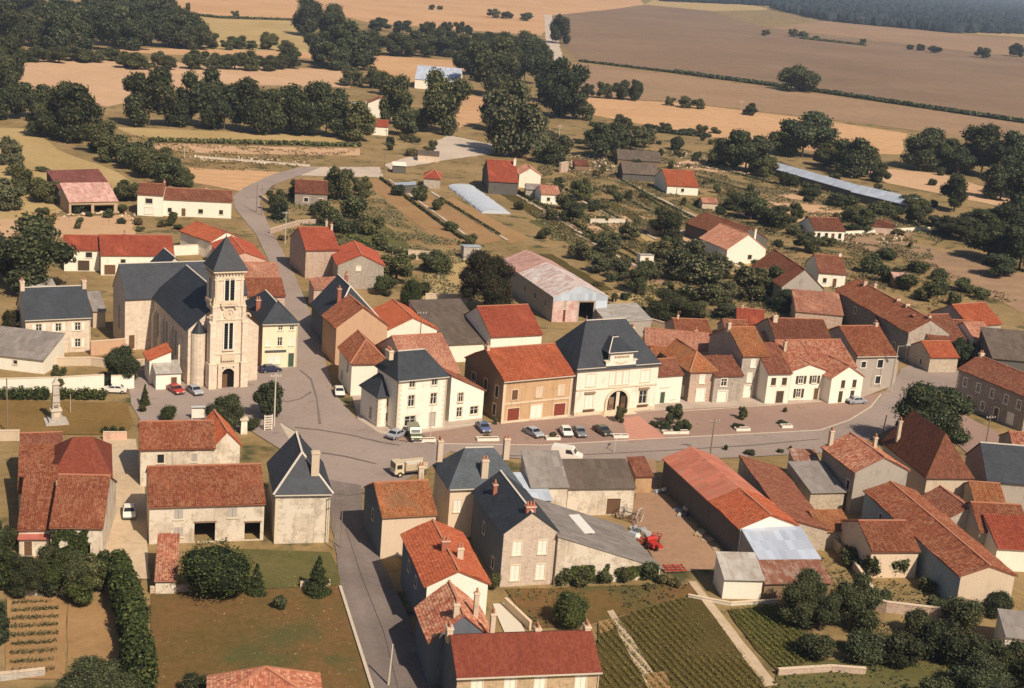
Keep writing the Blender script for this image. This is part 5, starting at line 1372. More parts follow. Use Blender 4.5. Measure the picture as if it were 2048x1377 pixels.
# ------------------------------------------------------------------ the church
def church():
    th = R_(29)
    O = np.array([-50.1, 230., 0.])
    root = thing('church', 'pale stone church with slate roofs and square bell tower topped by a pyramid spire', 'church', tuple(O), th, None)
    WL, SL = 'churchstone', 'slate'
    st = dict(sur='surround')
    TW = 4.9                                     # tower width
    cx = TW/2
    lanc = lambda f: W('b', f, 3.2, .9, 4.4)
    # nave, transept, choir
    nx0, nx1 = -3.7, 8.6
    block(root, nx0, 2.6, nx1-nx0, 24, 10., 15.2, 'gy', WL, SL, left=[lanc(f) for f in (.09, .17, .35, .43, .60, .68, .83)], st=st, o=.4, g=.1)
    block(root, -8.9, 25.6, 22.7, 9.4, 9.9, 15., 'gx', WL, SL, front=[('d', .055, .2, 1., 2.6)], left=[W('b', .5, 3., 1., 4.5)], st=st, o=.35, g=.1)
    block(root, nx0+1.2, 34.5, nx1-nx0-2.4, 8, 10., 14.9, 'gy', WL, SL, st=st, o=.3)
    # tower shaft with belfry openings
    m = MB()
    block(root, 0, 0, TW, TW, 20.6, 20.7, 'gx', WL, SL, no_roof=True, front=[], st=st)
    def belfry(x, y, rz, z, h, w, name='belfry_opening'):
        m = MB()
        for s in (-1, 1):
            m.box((s*w*.6-w*.5, -.03, 0), (s*w*.6+w*.5, .02, h), 'shade_black')  # black panels paint the openings' darkness; the wall behind is solid
        for s in (-1.18, 0, 1.18):
            m.box((s*w-.1, -.16, 0), (s*w+.1, .02, h), 'frame_white')
        m.box((-w*1.28, -.16, h), (w*1.28, .02, h+.28), 'surround')
        m.box((-w*1.4, -.3, -.25), (w*1.4, .02, 0), 'surround')
        o = m.obj(name, root)
        o.location = (x, y, z)
        o.rotation_euler = (0, 0, rz)
        n = int(h/.42)
        lv = cached(('louvre', w), lambda: one_box('louvre', (-w*.44, -.12, 0), (w*.44, -.035, .1), 'louvre'))
        for s in (-1, 1):
            for i in range(n):
                q = link('louvre', lv, o, (s*w*.6, 0, .15+i*.42))
                q.rotation_euler = (.5, 0, 0)
    sides = ((cx, 0, 0), (TW, cx, math.pi/2), (0, cx, -math.pi/2))
    for x, y, rz in sides:
        belfry(x, y, rz, 15.4, 3.8, .78)
        belfry(x, y, rz, 6.9, 4.6, .72)
    # string courses, cornice with brackets
    def band(z0, z1, t, mat, name):
        m = MB()
        m.box((-t, -t, z0), (TW+t, TW+t, z1), mat)
        m.obj(name, root)
    for z in (4.4, 6.0, 12.0, 14.3, 18.9):
        band(z, z+.16, .13, 'surround', 'string_course')
    band(20.25, 20.6, .4, 'surround', 'cornice')
    bm_ = cached(('bracket',), lambda: one_box('bracket', (-.12, -.33, -.38), (.12, 0, 0), 'surround_brown'))
    for k in range(9):
        link('bracket', bm_, root, (.3+k*(TW-.6)/8, -.002, 20.24))
        b = link('bracket', bm_, root, (-.002, .3+k*(TW-.6)/8, 20.24)); b.rotation_euler = (0, 0, -math.pi/2)
    # balconies under the belfry
    for x, y, rz in sides:
        m = MB()
        m.box((-1.5, -.55, -.2), (1.5, -.01, 0), 'surround')
        m.box((-1.5, -.55, 0), (1.5, -.45, .55), 'plaster')
        for s in (-1.1, 1.1):
            m.box((s-.2, -.4, -.7), (s+.2, -.01, -.2), 'surround')
        o = m.obj('balcony', root); o.location = (x, y, 14.75); o.rotation_euler = (0, 0, rz)
    m = MB()
    m.box((-1.2, -.42, 0), (1.2, -.01, .9), 'plaster')
    for k in range(7):
        m.box((-1.1+k*.34, -.5, -.1), (-.95+k*.34, -.425, .95), 'surround')
    o = m.obj('balustrade', root); o.location = (cx, 0, 5.)
    # clock face: a round moulded disc
    m = MB()
    n = 20
    for r0, r1, y in ((.95, .72, -.16), ):
        for i in range(n):
            a, b = 6.2832*i/n, 6.2832*(i+1)/n
            p = lambda r, t, yy: (cx+r*math.cos(t), yy, 13.1+r*math.sin(t))
            m.face([p(r1, a, y), p(r0, a, y), p(r0, b, y), p(r1, b, y)], 'surround')
            m.face([p(r0, a, y), p(r0, a, 0), p(r0, b, 0), p(r0, b, y)], 'surround')
            m.face([p(0, a, -.06), p(r1, a, -.06), p(r1, b, -.06)], 'plaster')
            m.face([p(r1, a, -.06), p(r1, a, y), p(r1, b, y), p(r1, b, -.06)], 'surround')
    ck = m.obj('clock', root)
    m = MB()
    m.bar((cx, -.09, 13.1), (cx+.05, -.09, 13.65), .07, .03, 'metal_dark')
    m.bar((cx, -.09, 13.1), (cx+.33, -.09, 12.95), .08, .03, 'metal_dark')
    m.obj('clock_hand', ck)
    # buttresses: stepped piers on the tower corners
    def buttress(x, y, wx, wy, h1, h2, name='buttress'):
        m = MB()
        m.box((x, y, 0), (x+wx, y+wy, h1), WL)
        m.box((x-.06, y-.06, h1), (x+wx+.06, y+wy+.06, h1+.16), 'surround')
        m.box((x+.15, y+.2, h1+.16), (x+wx-.15, y+wy, h2), WL)
        m.face([(x+.1, y+.15, h2), (x+wx-.1, y+.15, h2), (x+wx-.1, y+wy, h2+.8), (x+.1, y+wy, h2+.8)], 'surround')
        m.face([(x+.1, y+.15, h2), (x+.1, y+wy, h2+.8), (x+.1, y+wy, h2)], 'surround')
        m.face([(x+wx-.1, y+.15, h2), (x+wx-.1, y+wy, h2), (x+wx-.1, y+wy, h2+.8)], 'surround')
        m.obj(name, root)
    for x in (-.42, TW-.2):                      # slim corner piers with pinnacles beside the belfry stage
        m = MB(); m.box((x, -.3, 4.4), (x+.62, .7, 14.3), WL); m.obj('pier', root)
        m = MB(); m.box((x-.06, -.36, 14.3), (x+.68, .76, 14.5), 'surround'); m.box((x+.05, -.25, 14.5), (x+.57, .6, 16.1), 'plaster', .24); m.obj('pinnacle', root)
    for x in (.12, TW-.5):
        m = MB(); m.box((x, -.12, 14.35), (x+.38, -.002, 20.2), 'surround'); m.obj('pilaster', root)
    for x in (-1.1, TW+.15):
        m = MB()
        for i in range(10):
            t = i/9*4.2
            r = .62-.11*i/2
            m.box((x+.5+r*math.cos(t)-.12, -.25, 12.6+r*math.sin(t)-.12), (x+.5+r*math.cos(t)+.12, .2, 12.6+r*math.sin(t)+.12), 'plaster')
        m.obj('scroll', root)
    buttress(-.95, -.7, 1.25, 2.2, 4.4, 11.6)
    buttress(TW-.3, -.7, 1.25, 2.2, 4.4, 11.6)
    for y in (6., 12., 18., 23.5):
        m = MB()
        m.box((nx0-.7, y, 0), (nx0+.1, y+.8, 6.8), WL)
        m.face([(nx0-.7, y, 6.8), (nx0-.7, y+.8, 6.8), (nx0+.1, y+.8, 8.4), (nx0+.1, y, 8.4)][::-1], 'surround')
        m.face([(nx0-.7, y, 6.8), (nx0+.1, y, 6.8), (nx0+.1, y, 8.4)], WL)
        m.face([(nx0-.7, y+.8, 6.8), (nx0+.1, y+.8, 8.4), (nx0+.1, y+.8, 6.8)], WL)
        m.obj('buttress', root)
    # porch with arched door in the tower foot
    m = MB()
    m.box((cx-1.75, -.45, 0), (cx-1.05, -.01, 3.9), WL)
    m.box((cx+1.05, -.45, 0), (cx+1.75, -.01, 3.9), WL)
    m.box((cx-1.75, -.45, 3.9), (cx+1.75, -.01, 4.3), 'surround')
    pr = m.obj('porch', root)
    m = MB()
    n = 12
    poly = [(1.05, 0.)]+[(1.05*math.cos(math.pi*i/n), 2.5+1.05*math.sin(math.pi*i/n)) for i in range(n+1)]+[(-1.05, 0.)]
    m.face([(cx+x, -.03, z) for x, z in reversed(poly)], 'shade_black')  # flat black face painted for the dark inside the door
    for i in range(len(poly)-1):
        m.face([(cx+poly[i][0], -.03, poly[i][1]), (cx+poly[i+1][0], -.03, poly[i+1][1]), (cx+poly[i+1][0], -.3, poly[i+1][1]), (cx+poly[i][0], -.3, poly[i][1])], 'surround')
    m.face([(cx-1.05, -.035, 2.5), (cx-1.05, -.035, 3.9), (cx-.74, -.035, 3.24)], WL)
    m.obj('doorway', pr)
    m = MB()
    m.box((cx-.95, -.1, .1), (cx-.02, -.05, 2.5), 'sh_brown')
    m.obj('door', pr)
    for i in range(7):                           # voussoirs of the round arch
        t = math.pi*(i+.5)/7
        m = MB()
        ca, sa = math.cos(t), math.sin(t)
        p = [(1.08, -.21), (1.5, -.29), (1.5, .29), (1.08, .21)]
        q = [(cx+r*ca-s*sa, 2.5+r*sa+s*ca) for r, s in p]
        m.face([(x, -.5, z) for x, z in q][::-1], 'surround')
        for k in range(4):
            (xa, za), (xb, zb) = q[k], q[(k+1) % 4]
            m.face([(xa, -.5, za), (xb, -.5, zb), (xb, -.44, zb), (xa, -.44, za)], 'surround')
        m.obj('arch_stone', pr)
    # spire
    e = .55
    zb, zt = 20.62, 25.9
    p = [[(-e, -e, zb), (TW+e, -e, zb), (cx, cx, zt)], [(TW+e, -e, zb), (TW+e, TW+e, zb), (cx, cx, zt)], [(TW+e, TW+e, zb), (-e, TW+e, zb), (cx, cx, zt)], [(-e, TW+e, zb), (-e, -e, zb), (cx, cx, zt)]]
    sp = link('spire', roof_mesh(p, SL, .1), root)
    m = MB()
    m.tube((cx, cx, zt), (cx, cx, zt+1.1), .05, .03, 'metal_dark')
    m.bar((cx-.3, cx, zt+.75), (cx+.3, cx, zt+.75), .06, .06, 'metal_dark')
    m.obj('cross', sp)
    # sacristy wall flanking the facade: half-round stair turret left of the tower
    m = MB()
    for i in range(8):
        a, b = math.pi*(1+i/8), math.pi*(1+(i+1)/8)
        r = 1.35
        m.face([(-1.9+r*math.cos(a), 2.62+r*math.sin(a), 0), (-1.9+r*math.cos(b), 2.62+r*math.sin(b), 0), (-1.9+r*math.cos(b), 2.62+r*math.sin(b), 9.4), (-1.9+r*math.cos(a), 2.62+r*math.sin(a), 9.4)], WL)
        m.face([(-1.9+r*math.cos(a), 2.62+r*math.sin(a), 9.4), (-1.9+r*math.cos(b), 2.62+r*math.sin(b), 9.4), (-1.9, 2.62, 11.6)], SL)
    m.obj('stair_turret', root)
church()
house('church_annex', 'tiny white house with orange lean-to roof built against the church nave', 'house', (299, 722), (342, 712), 4.2, 'sl', .5, d=5, zr=5.6, wall='bright', rm='tile_orange', ang=24, front=[W('b', .55, 1.6, .9, 1.2)])
house('white_lean_to', 'low white lean-to with a dark doorway behind the red car', 'lean-to', (312, 747), (362, 740), 3., 'sf', .2, d=4, wall='bright', rm='tin_grey', ang=24, front=[W('d', .72, .05, .9, 2.1)])
# ------------------------------------------------------------------ trees and shrubs
def ico(sub):
    import bmesh
    b = bmesh.new()
    bmesh.ops.create_icosphere(b, subdivisions=sub, radius=1)
    v = np.array([q.co[:] for q in b.verts])
    f = [[q.index for q in p.verts] for p in b.faces]
    b.free()
    return v, f
ICO = ico(2)
def crown_lobes(kind, rg):
    """unit crown: x,y within +-.5, z 0..1"""
    L = []
    if kind in ('oak', 'pale', 'copper'):
        L.append((0, 0, .52, .30, .30))
        for i in range(13):
            t = rg.uniform(0, 6.283)
            z = .14+.72*((i+rg.uniform(0, 1))/13)
            rad = .31*math.sqrt(max(.05, 1-((z-.42)/.58)**2))*rg.uniform(.8, 1.1)
            r = rg.uniform(.16, .24)
            L.append((math.cos(t)*rad, math.sin(t)*rad, z, r, r*rg.uniform(.7, 1.0)))
    elif kind == 'poplar':
        for i in range(10):
            z = .12+.8*i/9
            r = .30*math.sin(math.pi*min(1, .22+.78*(i/9)))**.7+.06
            t = rg.uniform(0, 6.28)
            L.append((math.cos(t)*.12, math.sin(t)*.12, z, r*rg.uniform(.8, 1.05), .12))
    elif kind == 'conifer':
        for i in range(11):
            z = .04+.9*i/10
            r = .46*(1-i/10.6)**.85+.03
            for k in range(3):
                t = rg.uniform(0, 6.28)
                L.append((math.cos(t)*r*.35, math.sin(t)*r*.35, z, r*.72, .08))
    elif kind == 'round':
        L.append((0, 0, .48, .46, .47))
        for i in range(8):
            t, z = rg.uniform(0, 6.28), rg.uniform(.25, .75)
            L.append((math.cos(t)*.26, math.sin(t)*.26, z, .22, .24))
    else:                                       # shrub: wide and low
        for i in range(8):
            t, q = rg.uniform(0, 6.28), rg.uniform(0, .3)
            r = rg.uniform(.16, .27)
            L.append((math.cos(t)*q, math.sin(t)*q, rg.uniform(.2, .62), r, r*1.3))
    return L
def leaf_cards(P_, N_, size, rg):
    """bent leaf-clump quads at points P_ facing roughly along N_"""
    n = len(P_)
    nr = N_+rg.normal(0, .55, (n, 3))
    nr /= np.linalg.norm(nr, axis=1)[:, None]
    a = np.cross(nr, rg.normal(0, 1, (n, 3)))
    a /= np.linalg.norm(a, axis=1)[:, None]+1e-9
    b = np.cross(nr, a)
    s = size*rg.uniform(.55, 1.35, n)[:, None]
    q = rg.uniform(.55, 1., n)[:, None]
    v = np.stack([P_-a*s-b*s*q*.2, P_-a*s*.1-b*s*q+nr*s*.12, P_+a*s, P_+a*s*.15+b*s*q+nr*s*.12], 1).reshape(-1, 3)
    f = np.arange(4*n).reshape(-1, 4)
    return v, f
def crown_mesh(kind, seed, leaf, count, lsize):
    rg = np.random.default_rng(seed)
    L = crown_lobes(kind, rg)
    V, F, M = [], [], []
    base = 0
    tot = sum(l[3]**2 for l in L)
    for cx, cy, cz, r, rz in L:
        v, f = ICO
        d = 1+.16*np.array([mnoise.noise(Vector(q)*2.3+Vector((seed, cx*9, cz*9))) for q in v])
        w = v*d[:, None]*np.array([r, r, rz])*.8+np.array([cx, cy, cz])
        w[:, 2] = np.maximum(w[:, 2], .01)
        V.append(w); F += [[i+base for i in t] for t in f]; M += [1]*len(f); base += len(w)
        n = int(count*r*r/tot)
        q = rg.normal(0, 1, (n, 3))
        q /= np.linalg.norm(q, axis=1)[:, None]
        nz = np.array([mnoise.noise(Vector(t)*3.1+Vector((cx*7, seed, cz*7))) for t in q])
        keep = nz > -.32
        q, nz = q[keep], nz[keep]
        rad = (.86+.28*nz+rg.normal(0, .09, len(q)))[:, None]
        p = q*rad*np.array([r, r, rz])+np.array([cx, cy, cz])
        p[:, 2] = np.maximum(p[:, 2], .02)
        lv, lf = leaf_cards(p, q, lsize, rg)
        V.append(lv); F += (lf+base).tolist(); M += [0]*len(lf); base += len(lv)
    me = bpy.data.meshes.new('crown')
    me.from_pydata(np.vstack(V).tolist(), [], F)
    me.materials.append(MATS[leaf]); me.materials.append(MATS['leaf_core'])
    me.polygons.foreach_set('material_index', M)
    return me
def trunk_mesh(kind, seed):
    r2 = random.Random(seed)
    m = MB()
    m.tube((0, 0, -.02), (0, 0, .3), .035, .026, 'bark', 7)
    m.tube((0, 0, .3), (r2.uniform(-.03, .03), r2.uniform(-.03, .03), .62), .026, .012, 'bark', 6)
    for i in range(4):
        t = i*1.57+r2.uniform(-.4, .4)
        m.tube((0, 0, .2+.06*i), (math.cos(t)*.2, math.sin(t)*.2, .42+.08*i), .014, .005, 'bark', 5)
    return m.mesh('trunk')
def stem_mesh(seed):
    r2 = random.Random(seed)
    m = MB()
    for i in range(4):
        t = r2.uniform(0, 6.28)
        m.tube((0, 0, -.01), (math.cos(t)*.15, math.sin(t)*.15, .45), .02, .008, 'bark', 5)
    return m.mesh('stem')
KINDS = {'oak': ('leaf_dark', 6200, .023), 'mid': ('leaf_mid', 6000, .023), 'pale': ('leaf_pale', 5200, .024), 'copper': ('leaf_copper', 6500, .021), 'blue': ('leaf_blue', 2600, .036),
         'conifer': ('leaf_hedge', 6500, .02), 'poplar': ('leaf_mid', 3000, .03), 'round': ('leaf_hedge', 9500, .016), 'shrub': ('leaf_mid', 2600, .032), 'dshrub': ('leaf_dark', 2800, .031), 'pshrub': ('leaf_weed', 2000, .034)}
KINDS['orch'] = ('leaf_pale', 3600, .024)
KINDS['conifer2'] = ('leaf_hedge', 5200, .022)
SHAPE = {'orch': 'oak', 'conifer2': 'poplar', 'mid': 'oak', 'blue': 'oak', 'dshrub': 'shrub', 'pshrub': 'shrub'}
NVAR = {'orch': 4, 'oak': 7, 'mid': 4, 'shrub': 4, 'dshrub': 3}
tcount = [0]
def tree(x, y, wpx, hpx, kind, label, group=None):
    """x,y: photo point of the foot; wpx,hpx: crown width and total height in photo pixels"""
    tcount[0] += 1
    sc = ppm(x, y)
    if KINDS[kind][0] in ('leaf_dark', 'leaf_mid', 'leaf_pale') and 'shrub' not in kind and y < 700:
        wpx *= 1.22
    w, h = wpx/sc, hpx/sc/.965
    p = G(x, y)
    v = tcount[0] % NVAR.get(kind, 2)
    leaf, cnt, ls = KINDS[kind]
    sh = SHAPE.get(kind, kind)
    big = wpx > 72 and y > 600 and cnt < 9000
    if big:
        cnt, ls = int(cnt*2.6), ls*.62
    cm = cached(('crown', kind, v, big), lambda: crown_mesh(sh, v*17+len(kind)*5+1, leaf, cnt, ls))
    shrub = sh in ('shrub',)
    nm = {'shrub': 'shrub', 'conifer': 'conifer_tree', 'poplar': 'poplar_tree', 'round': 'round_bush'}.get(sh, 'broadleaf_tree')
    root = thing(nm, label, 'shrub' if sh in ('shrub', 'round') else 'tree', (p[0], p[1], 0), rnd.uniform(0, 6.28), group)
    tm = cached(('trunk', v, shrub), lambda: stem_mesh(v) if shrub else trunk_mesh(sh, v))
    t = link('stem' if shrub else 'trunk', tm, root)
    c = link('foliage' if shrub else 'crown', cm, root)
    tk = min(1.4, 9./h) if not shrub else 1.
    t.scale = (w*tk, w*tk, h) if not shrub else (w, w, h)
    lift = 0 if shrub or sh in ('conifer', 'round') or y < 420 else .05
    c.location = (0, 0, lift*h)
    c.scale = (w, w, h*(1-lift))
    return root
ORD = ['first', 'second', 'third', 'fourth', 'fifth', 'sixth', 'seventh', 'eighth', 'ninth', 'tenth', 'eleventh', 'twelfth', 'thirteenth', 'fourteenth', 'fifteenth', 'sixteenth', 'seventeenth', 'eighteenth', 'nineteenth', 'twentieth']
def grove(where, kind, items, group, noun='tree'):
    """items: (x, ybase, w, h[, kind]); labelled left to right"""
    items = sorted(items, key=lambda q: q[0])
    n = len(items)
    for i, q in enumerate(items):
        k = q[4] if len(q) > 4 else kind
        lab = where if n == 1 else '%s %s from left %s' % (ORD[i] if i < 20 else 'last', noun, where)
        tree(q[0], q[1], q[2], q[3], k, lab, group)
def row(x0, y0, x1, y1, n, w, h, jx=.25, jh=.2, jy=3):
    out = []
    for i in range(n):
        t = (i+.5)/n
        out.append((x0+(x1-x0)*(t+rnd.uniform(-jx, jx)/n), y0+(y1-y0)*t+rnd.uniform(-jy, jy), w*rnd.uniform(1-jh, 1+jh), h*rnd.uniform(1-jh, 1+jh)))
    return out

FT = 'trees among the far fields'
grove('along the back of the dark wood at top left', 'oak', row(-20, 52, 345, 50, 9, 70, 66, jy=5), 'trees of the dark wood at top left')
grove('along the front of the dark wood at top left', 'oak', row(-25, 96, 395, 98, 11, 72, 80, jy=5), 'trees of the dark wood at top left')
grove('on the end of the dark wood, next to the pale pasture', 'oak', [(368, 72, 60, 52), (395, 100, 50, 48)], 'trees of the dark wood at top left')
grove('in the low hedge under the dark wood', 'mid', row(40, 126, 240, 124, 7, 40, 30), FT)
grove('in the hedge of round trees left of the tall clump', 'mid', row(240, 138, 600, 140, 12, 40, 34), FT)
grove('in the loose hedge in front of the pasture at upper left', 'mid', [(420, 98, 34, 34), (452, 100, 28, 20), (475, 98, 36, 26), (505, 100, 24, 18), (538, 100, 34, 34), (575, 104, 40, 22)], FT)
grove('in the tall dark clump left of the top centre', 'oak', [(612, 72, 62, 76), (655, 92, 70, 78), (640, 128, 60, 62), (690, 138, 95, 92), (715, 110, 55, 50), (665, 140, 60, 60)], 'trees of the tall dark clump')
grove('in the long dark belt below the top centre stubble', 'oak', row(735, 108, 1085, 120, 12, 50, 52), 'trees of the long dark belt')
grove('standing up behind the long dark belt', 'oak', [(760, 62, 40, 26), (805, 68, 34, 26), (850, 68, 26, 24), (893, 66, 22, 22), (918, 68, 22, 24), (938, 74, 20, 22)], 'trees of the long dark belt')
grove('in the big dark group right of the blue-roofed barn', 'oak', [(940, 150, 70, 62), (972, 192, 95, 112), (1010, 170, 80, 92), (1048, 168, 70, 84), (1075, 140, 50, 60)], 'trees right of the blue-roofed barn')
tree(1121, 88, 40, 56, 'oak', 'lone dark oval tree beside the far country lane', FT)
grove('of the big dark pair behind the pale green tree', 'oak', [(1090, 205, 60, 80), (1122, 238, 92, 116)], 'trees by the far track')
grove('of the pale green clump beside the far track', 'pale', [(990, 262, 66, 80), (1022, 312, 100, 142), (1065, 300, 60, 78), (1000, 305, 60, 70)], 'trees by the far track')
tree(886, 268, 88, 122, 'mid', 'tall broad tree in front of the blue-roofed barn', FT)
grove('around the tall white gabled house', 'mid', [(715, 282, 66, 80), (700, 172, 44, 38, 'pale'), (745, 178, 40, 44), (792, 250, 60, 96), (810, 272, 50, 60), (770, 190, 40, 44), (835, 262, 40, 44, 'pale')], 'trees round the white gabled house')
grove('in the row of tall dark trees behind the pinkish field', 'oak', [(298, 252, 92, 112), (352, 252, 62, 76), (402, 256, 84, 118), (448, 260, 72, 90), (512, 266, 84, 108), (556, 268, 74, 92), (607, 270, 84, 104), (652, 274, 76, 102), (688, 276, 50, 62)], 'row of tall dark trees')
grove('in the dark mass at the left edge below the wood', 'oak', [(-5, 178, 70, 80), (22, 160, 46, 92), (15, 238, 66, 66), (70, 236, 70, 70), (120, 262, 80, 92), (152, 282, 96, 112), (95, 274, 76, 64)], 'trees on the left edge')
grove('in the diagonal hedge falling to the upper road bend', 'mid', [(200, 306, 66, 62), (232, 326, 60, 56), (262, 338, 56, 50), (300, 356, 66, 56), (340, 372, 66, 54), (368, 374, 34, 34), (285, 330, 50, 48), (322, 345, 50, 50)], 'trees of the diagonal hedge')
grove('on the yellow meadow at left', 'mid', [(18, 330, 44, 54, 'pale'), (48, 392, 52, 60), (92, 405, 58, 48), (32, 352, 36, 44, 'pale'), (14, 420, 60, 60, 'pale'), (255, 402, 50, 40), (110, 385, 30, 30)], 'trees on the yellow meadow')
tree(58, 580, 150, 140, 'oak', 'very large dark tree left of the red-roofed pair')
tree(8, 560, 90, 100, 'oak', 'large dark tree cut by the left edge, beside the very large one')
tree(22, 690, 46, 72, 'copper', 'dark purplish tree against the gable of the stone house')
tree(236, 772, 84, 78, 'oak', 'broad dark tree over the white wall by the white car')
tree(120, 782, 38, 54, 'mid', 'thin tree just behind the war memorial', None)
tree(290, 812, 24, 44, 'conifer', 'small pointed green tree at the edge of the lawn')
tree(336, 842, 36, 34, 'round', 'round clipped bush in front of the pale farmhouse')
tree(286, 824, 24, 16, 'shrub', 'low round shrub beside the small pointed tree')
tree(450, 868, 78, 86, 'oak', 'dense round tree in front of the church door')
tree(536, 838, 66, 78, 'oak', 'dark tree at the corner of the church square beside the pole')
tree(500, 858, 44, 32, 'dshrub', 'dark low shrub between the two church square trees')
tree(970, 628, 118, 124, 'copper', 'big bronze-leaved tree beside the long pink and white barn')
tree(821, 616, 50, 66, 'round', 'dense dark clipped yew behind the cream gabled house')
grove('behind the stone barn on the upper street', 'mid', [(792, 566, 66, 60), (770, 590, 46, 36), (845, 590, 60, 30, 'dshrub')], 'trees behind the upper street')
grove('in the gardens above the stone houses', 'mid', [(548, 425, 40, 46), (560, 440, 50, 46, 'dshrub'), (600, 398, 40, 40), (680, 400, 56, 66), (655, 452, 56, 46, 'shrub'), (705, 438, 60, 50, 'shrub'), (690, 468, 70, 40, 'dshrub'), (740, 470, 60, 44, 'shrub'), (720, 395, 40, 42), (635, 432, 44, 34, 'shrub'), (765, 500, 50, 34, 'shrub')], 'garden trees above the stone houses')
grove('along the long garden strips', 'shrub', [(842, 402, 46, 34), (872, 420, 36, 26), (900, 462, 40, 22), (940, 490, 40, 24), (1128, 420, 40, 34), (1100, 440, 36, 24), (1145, 445, 42, 40, 'mid'), (1160, 400, 40, 44, 'mid'), (1040, 420, 30, 20), (800, 392, 40, 26, 'dshrub'), (1190, 420, 36, 22), (860, 545, 50, 44, 'mid'), (885, 548, 50, 40), (1085, 478, 40, 24)], 'shrubs along the garden strips')
grove('in the small dark row on the tan strip at upper right', 'oak', [(1176, 196, 26, 28), (1207, 198, 30, 32), (1240, 200, 34, 40), (1268, 202, 30, 42)], FT)
grove('of the low dark clump on the orange strip edge', 'mid', [(1340, 212, 20, 18), (1366, 216, 30, 22), (1394, 218, 26, 20)], FT)
tree(1500, 231, 28, 25, 'oak', 'small lone dark tree on the orange strip at upper right', FT)
tree(1592, 184, 72, 50, 'mid', 'broad lone tree on the edge of the ploughed field', FT)
grove('beyond the ploughed field near the skyline', 'mid', [(1530, 72, 16, 12), (1585, 74, 18, 16), (1604, 77, 22, 14), (1632, 80, 12, 8), (1725, 88, 12, 10), (1820, 100, 14, 10), (1842, 102, 20, 13), (1870, 106, 26, 13)], FT)
grove('on the tan strip at the far right', 'oak', [(1964, 116, 28, 21), (2033, 114, 28, 26)], FT)
grove('on the stubble at the top centre', 'mid', [(862, 20, 14, 10), (880, 20, 12, 8), (985, 36, 26, 18), (1012, 38, 24, 14), (1050, 42, 26, 16), (375, 26, 12, 20), (470, 36, 16, 14)], FT)
grove('among the gardens right of the far track', 'orch', [(1112, 330, 50, 60), (1165, 240, 40, 36), (1212, 318, 76, 74, 'oak'), (1245, 262, 36, 32), (1180, 300, 40, 40), (1290, 296, 40, 40), (1330, 262, 40, 18, 'dshrub'), (1085, 325, 40, 46, 'pale'), (1350, 300, 50, 30, 'dshrub'), (1300, 262, 50, 18, 'dshrub'), (1100, 290, 36, 30), (1260, 300, 50, 40), (1380, 270, 50, 16, 'dshrub')], 'trees right of the far track')
grove('around the long pale-roofed shed', 'mid', [(1448, 335, 70, 56), (1490, 345, 86, 78, 'oak'), (1560, 310, 56, 54), (1604, 314, 104, 90, 'oak'), (1655, 335, 56, 46), (1702, 352, 84, 76, 'oak'), (1740, 350, 50, 54), (1568, 372, 60, 30, 'dshrub'), (1620, 392, 70, 30, 'dshrub'), (1680, 412, 80, 34, 'dshrub'), (1760, 430, 70, 36, 'dshrub'), (1530, 355, 40, 40), (1760, 365, 36, 40), (1820, 425, 60, 34)], 'trees round the long pale-roofed shed')
grove('in the dark wood at the right edge', 'oak', [(1836, 338, 92, 78), (1884, 340, 70, 64), (1915, 350, 60, 56), (1962, 350, 92, 98), (2030, 365, 90, 104), (2000, 400, 70, 70), (1908, 424, 56, 76), (2046, 460, 96, 130), (2010, 470, 80, 66), (1958, 468, 66, 50), (2038, 540, 90, 86), (1975, 520, 90, 66), (1920, 480, 70, 44), (1880, 470, 56, 40), (2050, 400, 60, 90), (2000, 555, 70, 46), (1835, 450, 50, 40)], 'trees of the dark wood at right')
grove('in the orchard left of the steep red barn', 'orch', [(1328, 475, 60, 56, 'oak'), (1365, 560, 80, 82), (1402, 600, 96, 78), (1345, 640, 90, 56, 'oak'), (1272, 585, 50, 60, 'oak'), (1430, 560, 60, 56), (1300, 560, 44, 40), (1440, 610, 60, 50), (1500, 600, 70, 66), (1545, 600, 50, 70, 'oak'), (1520, 560, 44, 46), (1570, 625, 70, 40, 'oak'), (1390, 640, 60, 40), (1240, 560, 44, 42), (1200, 545, 50, 36), (1215, 505, 50, 40), (1260, 480, 40, 34), (1320, 520, 50, 40), (1460, 640, 70, 30), (1160, 520, 46, 34)], 'trees of the orchard')
grove('near the white bungalow', 'mid', [(1500, 440, 70, 52), (1545, 455, 66, 44), (1590, 445, 30, 40), (1715, 462, 60, 46), (1700, 440, 40, 30), (1580, 470, 50, 24, 'shrub'), (1650, 492, 50, 20, 'shrub'), (1470, 420, 50, 34), (1610, 505, 50, 40)], 'trees near the white bungalow')
grove('on the bank behind the long terrace', 'shrub', [(1745, 548, 60, 44), (1775, 565, 60, 40), (1810, 580, 56, 36), (1850, 602, 66, 44), (1880, 590, 56, 40), (1905, 610, 40, 30), (1830, 545, 60, 26), (1780, 520, 60, 26), (1870, 560, 50, 26), (1930, 585, 60, 30), (1960, 600, 50, 26)], 'shrubs behind the long terrace', 'shrub')
tree(1864, 906, 165, 132, 'oak', 'big dark chestnut tree over the side road at right')
tree(1922, 735, 56, 58, 'oak', 'dark tree between the orange-roofed rubble cottage and the long stone house')
tree(1802, 868, 40, 36, 'dshrub', 'dark shrub at the foot of the chestnut tree')
